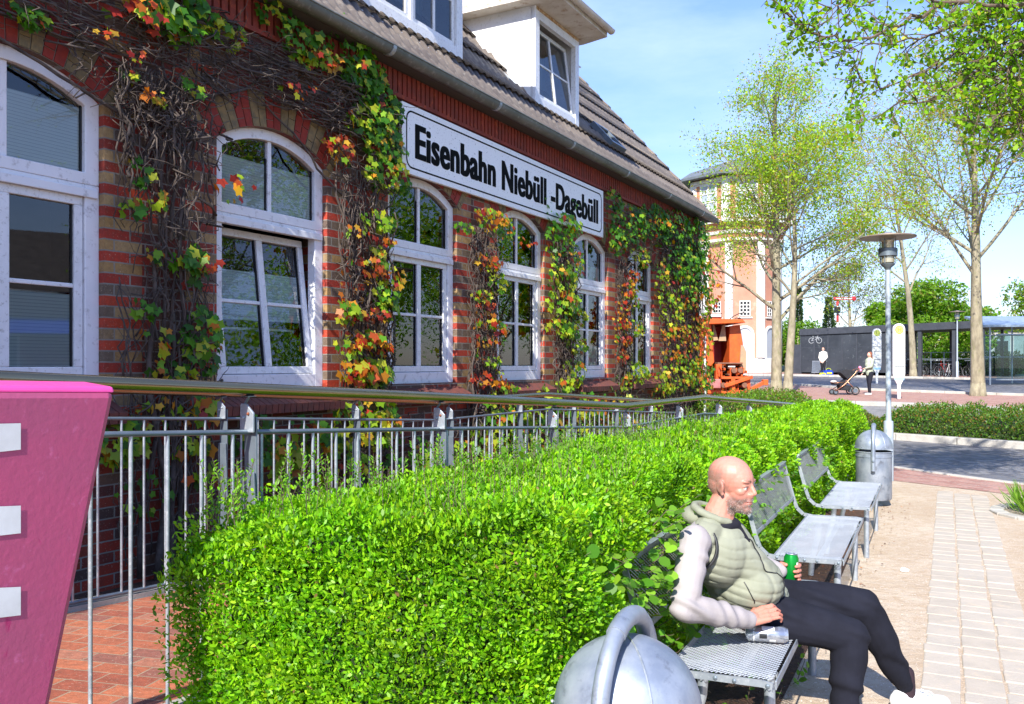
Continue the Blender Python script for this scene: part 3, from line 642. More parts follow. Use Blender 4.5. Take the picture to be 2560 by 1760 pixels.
# ================================================================ RAMP RAILINGS
def railing(D, s_first, step, n0, n1, s_bal0, s_end, label, phase):
    t = thing('ramp_railing', label, 'railing', P(2.0, D, 0), group='steel railings either side of the ramp')
    pts = [s for s in (-1.5, 0, 2, 4, 5.96, 7.96, 10, s_end)]
    h = MB(); h.tube([P(s, D, railz(s)) for s in pts], .024, 14); h.build('handrail', K['inox'], t, smooth=True, angle=60)
    # post (one mesh, with its bracket and rod), copied along the rail
    p0 = None
    for k in range(n0, n1):
        s = s_first + step*k
        if s > s_end-.02: break
        org = P(s, D, railz(s))
        if p0 is None:
            pm = MB(); S = lambda a, b, c: P(a, b, c)-P(0, 0, 0)
            def pb(mb, a0, a1, b0, b1, z0, z1): mb.hexa([S(a0, b0, z0), S(a1, b0, z0), S(a1, b1, z0), S(a0, b1, z0), S(a0, b0, z1), S(a1, b0, z1), S(a1, b1, z1), S(a0, b1, z1)])
            pb(pm, .008, .016, -.03, .03, -1.16, -.10)
            pm.prism([(-.03, -.30), (.03, -.30), (.03, -1.16), (-.075, -1.16)], lambda b, z: S(-.004, b, z), lambda b, z: S(.004, b, z))
            o = pm.build('post', K['galvd'], t, bevel=.002, local=True); o.location = Vector(org)-Vector(t.location)
            br = MB(); br.prism([(.030, -.155), (-.035, -.155), (-.035, -.085), (.0, -.052), (.026, -.052), (.030, -.06)], lambda b, z: S(-.012, b, z), lambda b, z: S(-.004, b, z))
            b_ = br.build('bracket', K['galv'], o, bevel=.0015, local=True)
            rd = MB(); rd.tube([S(-.001, .018, -.10), S(-.001, .018, -.055), S(0, 0, -.030), S(0, 0, -.022)], .0055, 8); pb(rd, -.018, .018, -.02, .02, -.026, -.0235)
            r_ = rd.build('rail_support', K['galvd'], o, local=True)
            for q in (-.012, .012):
                bo_ = MB(); bo_.blob(S(-.014, q, -.095-q*.6), (.006, .006, .006), 5); x = bo_.build('bolt', mat('rusty_bolt', (.22, .06, .02)) if (q < 0 and D < 3) else K['galv'], o, local=True)
            p0 = (o, b_)
            kids = [c for c in bpy.data.objects if c.parent == o]
        else:
            c = p0[0].copy(); col.objects.link(c); c.parent = t; c.location = Vector(org)-Vector(t.location)
            for kd in kids: e = kd.copy(); col.objects.link(e); e.parent = c
    # top and bottom panel rails, bay by bay
    for dz, nm in ((-.155, 'panel_rail'), (-1.075, 'panel_rail')):
        m = MB(); m.tube([P(s, D-.0, railz(s)+dz) for s in pts], .0095, 8); m.build(nm, K['galvd'], t, smooth=True, angle=60)
    b0 = None; s = s_bal0; i = 0
    while s < s_end-.05 and i < 98:
        if min(abs((s-s_first) % step), step-abs((s-s_first) % step)) > .03:
            if b0 is None:
                m = MB(); m.tube([(0, 0, -1.07), (0, 0, -.16)], .0068, 8); b0 = m.build('baluster', K['galv'], t, smooth=True, angle=60, local=True); c = b0
            else: c = b0.copy(); col.objects.link(c); c.parent = t
            c.location = P(s, D, railz(s)) - Vector(t.location)
        s += .1383; i += 1
railing(2.35, 2.267, 1.245, 0, 9, 1.5, 12.35, 'near ramp railing with thick steel handrail, running along the back of the clipped hedge', 0)
railing(4.00, 3.65, 1.24, -1, 9, 2.0, 12.35, 'far ramp railing standing just in front of the ivy-covered station wall', 0)

# ================================================================ BENCHES
def make_bench():
    t = thing('bench', '', 'bench', (0, 0, 0)); L = 1.60; w = .028
    prof = [(.0, .425), (.012, .440), (.05, .446), (.36, .438), (.43, .448), (.475, .49), (.50, .56), (.575, .835)]
    def expmesh(a, b, x0, x1, rows, cw, sw):
        # expanded metal: zig-zag strands between (y,z) points a and b
        mb = MB(); a = Vector((0, *a)); b = Vector((0, *b)); dv = (b-a)/rows; n = int((x1-x0)/cw); up = Vector((1, 0, 0)).cross(dv).normalized()
        for r in range(rows):
            base = a+dv*(r+.5)
            for i in range(n):
                xa, xb = x0+i*cw, x0+(i+1)*cw; s0 = (1 if (i+r) % 2 else -1)*.42
                p, q = base+dv*s0+Vector((xa, 0, 0)), base-dv*s0+Vector((xb, 0, 0))
                hw = dv.normalized()*sw/2; tl = up*.0012
                mb.add([p-hw-tl, q-hw-tl, q+hw+tl, p+hw+tl], [(0, 1, 2, 3)])
        # longitudinal ribs
        return mb
    sm_ = expmesh((.02, .446), (.40, .440), .03, L-.03, 44, .0135, .0044); sm_.build('seat', K['benchm'], t, local=True)
    bm_ = expmesh((.505, .575), (.574, .832), .03, L-.03, 28, .0135, .0042); bm_.build('backrest', K['benchm'], t, local=True)
    lp = MB()
    lp.box((L/2, .004, .435), (L-.02, .006, .034)); lp.box((L/2, .40, .434), (L-.02, .006, .028)); lp.box((L/2, .505, .566), (L-.02, .006, .03)); lp.box((L/2, .576, .828), (L-.02, .010, .034))
    lp.box((L/2, .575, .845), (L-.02, .03, .006)); lp.build('edge_rail', K['galv'], t, bevel=.003, local=True)
    for x in (0.0, L):
        e = MB()
        for i in range(len(prof)-1):
            (y0, z0), (y1, z1) = prof[i], prof[i+1]; d = Vector((y1-y0, z1-z0)).normalized(); n_ = Vector((-d.y, d.x))*.02
            if i == 0: continue
            q = [(y0-n_.x, z0-n_.y), (y1-n_.x, z1-n_.y), (y1+n_.x*.3, z1+n_.y*.3), (y0+n_.x*.3, z0+n_.y*.3)]
            e.prism(q, lambda y, z: Vector((x-.004, y, z)), lambda y, z: Vector((x+.004, y, z)))
        o = e.build('side_frame', K['galv'], t, local=True)
        for y in (.03, .15, .22, .38):
            b = MB(); b.blob((x-.006 if x == 0 else x+.006, y, .434), (.004, .009, .009), 5); b.build('bolt', K['galvd'], o, local=True)
    for x in (.16, L-.16):
        for y0, pts in ((.05, [(.05, 0), (.05, .2), (.05, .40), (.055, .43)]), (.30, [(.36, 0), (.35, .15), (.31, .3), (.30, .43)])):
            l = MB(); l.tube([(x, y, z) for y, z in pts], .021, 12); l.build('leg', K['galv'], t, smooth=True, angle=60, local=True)
    br = MB()
    for x in (.16, L-.16): br.box((x, .20, .422), (.03, .36, .012))
    br.tube([(.16, .17, .40), (L-.16, .17, .40)], .016, 8); br.build('crossbar', K['galv'], t, local=True)
    return t
K['benchm'] = mat('pale_galvanised_mesh', (0.50, 0.53, 0.56), (0.40, 0.43, 0.47), 6, 0.45, 0.2)
brz = math.atan2(.898, .44)
b1 = make_bench(); b1.location = (.956, 3.11, 0); b1.rotation_euler = (0, 0, brz)
b1['label'] = 'mesh bench nearest the camera with the bald man and a silver can on it'; b1['group'] = 'steel mesh benches along the hedge'
b2 = copy_tree(b1); b2.location = (1.945, 5.04, 0); b2['label'] = 'empty grey mesh bench directly behind the sitting man, middle one of three along the hedge'
b3 = copy_tree(b1); b3.location = (2.90, 6.93, 0); b3['label'] = 'farthest empty mesh bench, standing beside the bin and the lamp post'

# ================================================================ BINS
K['bin'] = mat('weathered_galvanised_bin', (0.36, 0.40, 0.46), (0.22, 0.26, 0.33), 6, 0.45, 0.45, c3=(0.10, 0.11, 0.13), s3=11, bs=0.1, bscale=40, lo=.4, hi=.62)
def make_bin():
    t = thing('litter_bin', '', 'bin', (0, 0, 0))
    b = MB(); b.lathe([(.0, .085), (.185, .085), (.192, .10), (.192, .56), (.197, .562), (.197, .578), (.192, .58), (.192, .612), (.198, .615), (.198, .626), (.186, .626), (.186, .12), (0, .12)], n=40); b.build('body', K['bin'], t, smooth=True, angle=35, local=True)
    l = MB(); l.lathe([(.1845, .60), (.1845, .125), (0, .125)], n=32); l.build('liner', K['black'], t, local=True)
    s = MB(); s.lathe([(0.0, 0.0), (.10, 0.0), (.10, .02), (.03, .025), (.03, .085)], n=16); s.build('foot', K['galvd'], t, local=True)
    d = MB(); d.lathe([(.207, .655), (.207, .665), (.200, .667)] + [(.200*math.cos(a), .668+.198*math.sin(a)) for a in [math.pi/2*k/12 for k in range(0, 13)]] , n=48)
    d.lathe([(.195*math.cos(a), .66+.19*math.sin(a)) for a in [math.pi/2*k/10 for k in range(11)]], n=40)
    lid = d.build('lid', K['bin'], t, smooth=True, angle=35, local=True)
    rv = MB()
    for k in range(10):
        a = 2*math.pi*k/10; rv.blob((.2045*math.cos(a), .2045*math.sin(a), .678), (.005, .005, .005), 4)
    rv.tube([(.2*math.cos(a)*math.cos(R(38)), .2*math.cos(a)*math.sin(R(38)), .668+.199*math.sin(a)) for a in [math.pi*k/20 for k in range(21)]], .003, 5); rv.build('seam', K['galv'], lid, local=True)
    h = MB(); path = [(-.228, .42), (-.228, .56), (-.226, .66)] + [(-.226*math.cos(a), .68+.235*math.sin(a)**.9) for a in [math.pi*k/16 for k in range(1, 16)]] + [(.226, .66), (.228, .56), (.228, .42)]
    h.tube([(x, 0, z) for x, z in path], .0235, 14); hd = h.build('handle', K['bin'], t, smooth=True, angle=60, local=True)
    sl = MB(); sl.tube([(-.226*math.cos(a), 0, .68+.235*math.sin(a)**.9) for a in [math.pi*(.36+.028*k) for k in range(11)]], .0265, 14); sl.build('sleeve', K['bin'], hd, smooth=True, angle=60, local=True)
    for x in (-.232, .232):
        q = MB(); q.blob((x*1.08, 0, .53), (.010, .014, .014), 6); q.build('pivot_bolt', K['galvd'], hd, local=True)
    return t
bn = make_bin(); bn.location = (.313, 2.33, 0); bn.rotation_euler = (0, 0, R(64)); bn['label'] = 'large weathered domed metal bin in the bottom foreground, in front of the hedge'; bn['group'] = 'domed metal litter bins'
bf = copy_tree(bn); bf.location = (4.10, 9.75, 0); bf.rotation_euler = (0, 0, R(66)); bf['label'] = 'clean pale domed bin standing at the foot of the lamp post beyond the benches'

# ================================================================ LAMP POSTS
K['lampd'] = mat('lamp_head_taupe', (0.30, 0.24, 0.19), (0.22, 0.17, 0.14), 6, 0.45, 0.3)
def clearglass():
    m, t, b = newmat('lamp_glass'); b.inputs['Base Color'].default_value = (.62, .55, .40, 1); b.inputs['Roughness'].default_value = .12; b.inputs['Transmission Weight'].default_value = .45; b.inputs['Metallic'].default_value = .3; return m
K['lglass'] = clearglass(); K['pole'] = mat('pale_grey_pole', (0.42, 0.48, 0.53), (0.36, 0.42, 0.48), 4, 0.4, 0.2)
def make_lamp():
    t = thing('lamp_post', '', 'lamp', (0, 0, 0)); zt = 3.39
    p = MB(); p.lathe([(.062, 0), (.062, .82), (.058, .83), (.040, .835), (.036, .90), (.033, 2.93), (.036, 2.95)], n=20); p.build('pole', K['pole'], t, smooth=True, angle=40, local=True)
    c = MB(); c.lathe([(.034, 2.90), (.045, 2.93), (.088, 2.965), (.095, 2.985), (.06, 2.99)], n=24); c.build('cup', K['galvd'], t, smooth=True, angle=40, local=True)
    g = MB(); g.lathe([(.06, 2.985), (.085, 3.00), (.085, 3.10), (.082, 3.26), (.09, 3.30)], n=20); g.build('lamp_glass', K['lglass'], t, smooth=True, angle=40, local=True)
    r = MB(); r.lathe([(.118, 3.085), (.124, 3.09), (.124, 3.19), (.118, 3.195), (.105, 3.19), (.105, 3.09), (.118, 3.085)], n=24); r.build('shade_ring', K['galvd'], t, smooth=True, angle=40, local=True)
    for k in range(4):
        a = math.pi/4+k*math.pi/2; b = MB(); b.tube([(.100*math.cos(a), .100*math.sin(a), 2.98), (.104*math.cos(a), .104*math.sin(a), 3.32)], .006, 6); b.build('strut', K['galvd'], t, local=True)
    d = MB(); d.lathe([(0, 3.335), (.13, 3.322), (.36, 3.335), (.365, 3.345), (.36, 3.355), (.12, 3.385), (.05, 3.41), (0, 3.415)], n=40); d.build('hat', K['lampd'], t, smooth=True, angle=40, local=True)
    return t
lp = make_lamp(); lp.location = (5.17, 11.8, 0); lp.rotation_euler = (R(.35), R(-.4), 0); lp['label'] = 'tall pale lamp post with a flat disc hat rising behind the far bin'; lp['group'] = 'disc-topped lamp posts'
q = px(2393, 945, 50); lf = copy_tree(lp); lf.location = (q.x, q.y, gz(q.y)); lf.rotation_euler = (0, 0, 0); lf.scale = (1.15, 1.15, 1.15); lf['label'] = 'small distant lamp post in front of the bicycle racks, between two trees'

# ================================================================ PINK PANEL
def pinkmat():
    m, t, b = newmat('pink_paint'); tc = ND(t, 'TexCoord'); v = tc.outputs['Object']
    c = MIX(t, noise(t, v, 2.2, 5, .6, 0, .35, .7), (0.47, 0.065, 0.165), (0.37, 0.07, 0.155))
    c = MIX(t, noise(t, v, 26, 5, .7, 0, .6, .8), c, (0.56, 0.14, 0.30))
    mp = ND(t, 'Mapping'); mp.inputs['Scale'].default_value = (3, 3, .8); t.links.new(v, mp.inputs[0])
    c = MIX(t, noise(t, mp.outputs[0], 7, 4, .6, .5, .66, .72), c, (0.38, 0.02, 0.12))
    t.links.new(c, b.inputs['Base Color']); b.inputs['Roughness'].default_value = .45; bump(t, b, noise(t, v, 60, 4), .25, .004); return m
pk = thing('pink_panel', 'tall pink painted panel with white stripes, tapering downwards at the left edge', 'sign panel', P(0.9, 1.65, 0))
def pkp(x, y, D):
    Z = D*2458/(2470-x); return px(x, y, Z)
corners = [(-420, 955), (297, 957), (88, 1960), (-420, 1960)]
Df, Db = 2.0, 2.14
mb = MB()
fv = [pkp(x, y, Df) for x, y in corners]
def sh(v, D): return v + Vector((-CT*(D-Df), ST*(D-Df), 0))
# front face, back face; top bevelled
top_f = [pkp(-420, 966, Df), pkp(293, 971, Df)]
v = [fv[3], fv[2], pkp(291, 978, Df), pkp(-420, 974, Df)]
zt0 = top_f[0].z+.012; zt1 = top_f[1].z+.012
vb = [sh(x, Db) for x in v]
n = len(v)
mb.prism([(0, 0), (1, 0), (1, 1), (0, 1)], lambda a, b: [v[0], v[1], v[2], v[3]][(0 if a == 0 else 1) if b == 0 else (3 if a == 0 else 2)], lambda a, b: [vb[0], vb[1], vb[2], vb[3]][(0 if a == 0 else 1) if b == 0 else (3 if a == 0 else 2)])
mb.build('panel', pinkmat(), pk, bevel=.018)
cp = MB(); up = Vector((0, 0, .012)); a0, a1 = v[3], v[2]
cp.hexa([sh(a0, Df+.004)+Vector((0,0,-.004)), sh(a1, Df+.004)+Vector((0,0,-.004)), sh(a1, Db), sh(a0, Db), sh(a0, Df+.012)+up, sh(a1, Df+.012)+up, sh(a1, Db-.01)+up*2.0, sh(a0, Db-.01)+up*2.0])
cp.build('top_edge', mat('sunlit_pink_paint', (0.80, 0.075, 0.34), (.7, .07, .3), 8, .4), pk, bevel=.006)  # sun on the top edge painted in as a brighter pink
lt = MB()
for (y0, y1, y2, y3) in ((1058, 1058, 1124, 1132), (1264, 1268, 1333, 1342), (1467, 1473, 1538, 1548)):
    q = [pkp(52, y0, Df-.003), pkp(52, y2, Df-.003), pkp(-200, y3+20, Df-.003), pkp(-200, y1+6, Df-.003)]
    lt.add(q, [(0, 1, 2, 3)])
q = [pkp(-200, 1058, Df-.003), pkp(-200, 1568, Df-.003), pkp(-300, 1575, Df-.003), pkp(-300, 1058, Df-.003)]; lt.add(q, [(0, 1, 2, 3)])
lt.build('lettering', mat('white_stripe', (0.74, 0.76, 0.76), (.62, .63, .62), 9, .5), pk)
# ================================================================ FOLIAGE HELPERS
rng = np.random.default_rng(11)
LEAF6 = np.array([[0, 0, 0], [.30, .20, .03], [.70, .19, .03], [1, 0, -.02], [.70, -.19, .03], [.30, -.20, .03]])
LEAF4 = np.array([[0, 0, 0], [.5, .25, .04], [1, 0, -.03], [.5, -.25, .04]])
LEAFR = np.array([[0, 0, 0], [.18, .30, .03], [.55, .40, .04], [.85, .25, .02], [1.0, 0, -.04], [.85, -.25, .02], [.55, -.40, .04], [.18, -.30, .03]])
def maple():
    pts = []; tips = [(-62*2.1, .50), (-62, .78), (0, 1.0), (62, .78), (62*2.1, .50)]
    ang = [-150, -128, -98, -62, -30, 0, 30, 62, 98, 128, 150]; rad = [.26, .62, .50, .86, .60, 1.0, .60, .86, .50, .62, .26]
    return np.array([[.05+.62*r*math.cos(R(a)), .62*r*math.sin(R(a)), -.10*r*r] for a, r in zip(ang, rad)])
MAPLE = maple()
def unit(a): return a/np.maximum(np.linalg.norm(a, axis=1, keepdims=True), 1e-9)
def place_leaves(C, A, N, size, tmpl):
    """C centres, A leaf axis, N leaf normal, size (n,)"""
    A = unit(A); B = unit(np.cross(N, A)); N2 = np.cross(A, B); k = len(tmpl)
    V = (C[:, None, :] + size[:, None, None]*(tmpl[None, :, 0, None]*A[:, None, :] + tmpl[None, :, 1, None]*B[:, None, :] + tmpl[None, :, 2, None]*N2[:, None, :])).reshape(-1, 3)
    F = np.arange(len(C)*k).reshape(-1, k); return V, F
def foliage(name, C, A, N, size, tmpl, color, parent, m=None):
    V, F = place_leaves(C, A, N, size, tmpl); return obj_arrays(name, V, F, len(tmpl), m or K['leaf'], parent, color)
def pick(cols, n, jit=0.15, w=None):
    cols = np.array(cols); i = rng.choice(len(cols), n, p=w); return np.clip(cols[i]*(1+jit*rng.normal(size=(n, 1)))*(1+.06*rng.normal(size=(n, 3))), 0.002, 1)
def vnoise(x, y, z=0, f=1.0):   # cheap smooth noise from sines, -1..1
    return (np.sin(x*f*1.7+1.3*np.sin(y*f*1.1+z))+np.sin(y*f*2.3+1.7*np.sin(x*f*.9+2*z))+np.sin((x+y)*f*1.3+z*f*2.1+1.1*np.sin(z*f*3.1)))/3
def Pn(s, D, z): return np.stack([-CT*D+ST*s, ST*D+CT*s, z], axis=1)
HG = [(0.19, 0.43, 0.008), (0.245, 0.49, 0.010), (0.12, 0.30, 0.010), (0.31, 0.54, 0.015), (0.055, 0.17, 0.01)]
# ================================================================ THE CLIPPED HEDGE
hedge = thing('hedge', 'long bright green clipped hedge running between the ramp railing and the benches', 'hedge', P(2.2, 1.7, 0))
def hsec(s):    # near/right D, far/left D, top height along the hedge
    Dr = np.interp(s, [1.8, 2.3, 2.9, 3.3, 5, 8, 10, 12], [1.16, 1.10, 1.14, 1.31, 1.36, 1.47, 1.47, 1.42]); Dl = np.interp(s, [1.7, 3, 12], [2.18, 2.2, 2.22])
    zt = np.interp(s, [1.7, 2.2, 3.0, 6, 12], [1.15, 1.15, 1.13, 1.10, 1.08])
    zt = zt + 0.035*vnoise(s*2, s*3.1)+.03*vnoise(s*5, s*4.1); return Dr, Dl, zt
def near_s(D): return np.interp(D, [1.1, 1.5, 2.15], [2.30, 2.02, 1.75])
def hedge_leaves(n, s0, s1, size, tmpl, ends=True, zmin=0.03):
    out = []
    # areas: top, right side, left side, near end
    at, ar, al = (s1-s0)*1.0, (s1-s0)*1.1*1.1, (s1-s0)*.35; ae = 1.3*1.0*1.6 if ends else 0; tot = at+ar+al+ae
    for kind, a in (('t', at), ('r', ar), ('l', al), ('e', ae)):
        m = int(n*a/tot)
        if m == 0: continue
        u = rng.random(m); v = rng.random(m); dep = np.abs(rng.normal(0, .045, m)); lump = .075
        if kind == 't':
            s = s0+(s1-s0)*u; Dr, Dl, zt = hsec(s); D = Dr+(Dl-Dr)*v; ed = np.minimum(v, 1-v)*(Dl-Dr)
            z = zt-dep - np.maximum(0, .12-ed)**2*5 + lump*vnoise(s*4.5, D*5)+.02*vnoise(s*17, D*19) - .10*np.clip((D-1.75)/.35, 0, 1)**2*np.clip((2.6-s)/.6, 0, 1); nrm = np.tile([0, 0, 1.0], (m, 1)); ok = s > near_s(D)-.02
        elif kind == 'r':
            s = s0+(s1-s0)*u; Dr, Dl, zt = hsec(s); z = zmin+(zt-zmin)*v; rd = np.maximum(0, .12-(zt-z))**2*4 + .22*np.maximum(0, .35-z)
            D = Dr+dep+rd - lump*1.3*vnoise(s*6, z*7)-.02*vnoise(s*17, z*15); nrm = np.tile([CT, -ST, .15], (m, 1)); ok = s > near_s(D)-.02
        elif kind == 'l':
            s = s0+(s1-s0)*u; Dr, Dl, zt = hsec(s); z = zmin+(zt-zmin)*v; D = Dl-dep+lump*vnoise(s*6, z*7); nrm = np.tile([-CT, ST, .15], (m, 1)); ok = s > near_s(D)-.02
        else:
            D = 1.10+(2.18-1.10)*u; s_rnd = .04*np.clip((D-1.9)/.22, 0, 1)**2; z = zmin+(1.15-.09*np.clip((D-1.75)/.35, 0, 1)**2-zmin)*v; s = near_s(D)+dep - lump*1.2*vnoise(D*5, z*4.5)-.02*vnoise(D*15, z*17)+.3*np.maximum(0, .14-(1.15-z))**2*11+s_rnd; nrm = np.tile([-ST, -CT, .15], (m, 1)); ok = np.ones(m, bool)
        C = Pn(s, D, z); out.append((C[ok], nrm[ok], dep[ok]))
    C = np.concatenate([o[0] for o in out]); N = np.concatenate([o[1] for o in out]); dep = np.concatenate([o[2] for o in out]); m = len(C)
    A = unit(N*.7 + np.array([0, 0, .45]) + rng.normal(0, .62, (m, 3))); Nn = unit(N*.8+np.array([0, 0, .5]) + rng.normal(0, .6, (m, 3)))
    return C, A, Nn, size*(.5+.85*rng.random(m)), tmpl
def hcol(C, w):
    c = pick(HG, len(C), .16, w); p = vnoise(C[:, 0]*4, C[:, 1]*4, C[:, 2]*5); c *= (1+.16*p)[:, None]; c[:, 0] *= 1+.10*vnoise(C[:, 0]*9, C[:, 1]*7, C[:, 2]*8)
    b = rng.random(len(C)) < .006; c[b] = [.22, .13, .05]; return np.clip(c, .003, 1)
C, A_, N_, S_, T_ = hedge_leaves(265000, 1.72, 4.6, .0190, LEAF6)
foliage('foliage', C, A_, N_, S_, T_, hcol(C, [.33, .25, .22, .12, .08]), hedge)
C, A_, N_, S_, T_ = hedge_leaves(150000, 4.55, 12.1, .030, LEAF4, ends=False)
foliage('foliage', C, A_, N_, S_, T_, hcol(C, [.30, .30, .14, .20, .06]), hedge)
# upright young shoots standing out of the top
m = 900; s = rng.uniform(1.8, 7, m)**1.0; Dr, Dl, zt = hsec(s); v = rng.random(m)**.8; D = Dr+.05+(Dl-Dr-.05)*v; Cs = []; As = []; Ns = []; Ss = []
ok = s > near_s(D)+.03
sh_ = MB()
for i in np.nonzero(ok)[0]:
    L = rng.uniform(.05, .12)*(1.5 if v[i] > .8 else 1); b = np.array(P(s[i], D[i], zt[i]-.04)); dv = np.array([rng.normal(0, .2), rng.normal(0, .2), 1.0]); dv /= np.linalg.norm(dv)
    sh_.tube([tuple(b), tuple(b+dv*(L+.03))], .0011, 3, cap=False)
    for j in range(int(L/.011)):
        a = rng.uniform(0, 6.3); r = np.array([math.cos(a), math.sin(a), .8]); Cs.append(b+dv*(.03+j*.011)); As.append(r); Ns.append([-r[0]*.8, -r[1]*.8, 1]); Ss.append(rng.uniform(.014, .024))
Cs = np.array(Cs); foliage('shoots', Cs, np.array(As), np.array(Ns), np.array(Ss), LEAF6, pick([(0.15, 0.36, 0.015), (0.20, 0.42, 0.03)], len(Cs), .12), hedge)
sh_.build('shoot_stems', K['twig'], hedge)
# dark inner core of twigs so the hedge is not see-through
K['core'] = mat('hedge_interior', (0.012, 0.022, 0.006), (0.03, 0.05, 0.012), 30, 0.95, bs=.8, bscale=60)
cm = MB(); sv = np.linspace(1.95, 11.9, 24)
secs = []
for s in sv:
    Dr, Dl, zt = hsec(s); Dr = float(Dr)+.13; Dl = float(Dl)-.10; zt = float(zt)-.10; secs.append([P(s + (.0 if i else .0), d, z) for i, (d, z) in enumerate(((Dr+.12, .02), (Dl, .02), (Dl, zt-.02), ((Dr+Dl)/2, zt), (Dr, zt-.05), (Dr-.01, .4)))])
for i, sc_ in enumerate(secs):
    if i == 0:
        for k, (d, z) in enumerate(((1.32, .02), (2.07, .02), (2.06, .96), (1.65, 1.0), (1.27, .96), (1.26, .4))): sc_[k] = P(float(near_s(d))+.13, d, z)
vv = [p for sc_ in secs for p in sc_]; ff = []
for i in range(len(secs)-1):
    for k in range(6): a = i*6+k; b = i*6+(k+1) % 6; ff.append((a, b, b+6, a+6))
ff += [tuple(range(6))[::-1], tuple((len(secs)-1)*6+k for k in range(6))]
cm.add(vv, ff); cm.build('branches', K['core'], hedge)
# broad-leaved suckers (elm-like) growing through the hedge beside the first bench
elm = thing('elm_shrub', 'broad-leaved young shoots growing out of the hedge beside the near bench', 'shrub', P(3.0, 1.1, 0))
st = MB(); Cs = []; As = []; Ns = []; Ss = []
def sprig(base, tip, nl, ls, out=(0.4, -0.4, .1)):
    base = np.array(base); tip = np.array(tip); mid = (base+tip)/2+rng.normal(0, .02, 3); pts = [base, mid, tip]; st.tube([tuple(p) for p in pts], [.0018, .0015, .0008], 4)
    for j in range(nl):
        t = (j+.5)/nl; p = (base*(1-t)**2+2*mid*t*(1-t)+tip*t*t); sd = 1 if j % 2 else -1; d = tip-base; d = d/np.linalg.norm(d); side = np.cross(d, [0, 0, 1.0])*sd
        Cs.append(p); As.append(side*.8+d*.5+rng.normal(0, .25, 3)+np.array([0, 0, -.1])); Ns.append(np.array([.3, -.5, .8])+rng.normal(0, .3, 3)); Ss.append(ls*rng.uniform(.6, 1.15))
for i in range(110):
    s = rng.uniform(2.35, 4.0); z = rng.uniform(.25, .98); D = 1.16; b = P(s, D+.05, z); L = rng.uniform(.06, .15); t = P(s+rng.uniform(-.10, .10), D-L*.75, z+rng.uniform(-.06, .14)); sprig(b, t, rng.integers(4, 7), .052)
for i in range(26):   # around the backs of benches two and three
    s = rng.choice([5.2, 5.6, 6.2, 6.9, 7.5, 8.1])+rng.uniform(-.25, .25); b = P(s, 1.3, rng.uniform(.4, .85)); t = P(s+rng.uniform(-.1, .1), rng.uniform(1.18, 1.26), b.z+rng.uniform(-.02, .10)); sprig(b, t, 7, .040)
for i in range(22):   # under the near bench
    a = rng.uniform(.0, 1.3); w_ = rng.uniform(.1, .5); b = Vector((.956+.44*a-.898*w_, 3.11+.898*a+.44*w_, .02)); sprig(b, b+Vector((rng.uniform(-.06, .08), rng.uniform(-.08, .05), rng.uniform(.08, .26))), 5, .042)
for i in range(5):
    b = P(3.3+.12*i, 1.9-.05*i, 1.08); sprig(b, b+Vector((rng.uniform(-.05, .1), rng.uniform(-.05, .05), .13)), 5, .05)
Cs = np.array(Cs); foliage('foliage', Cs, np.array(As), np.array(Ns), np.array(Ss), LEAFR, pick([(0.14, 0.33, 0.015), (0.20, 0.40, 0.03), (0.09, 0.24, 0.012)], len(Cs), .12), elm)
st.build('stems', K['twig'], elm)

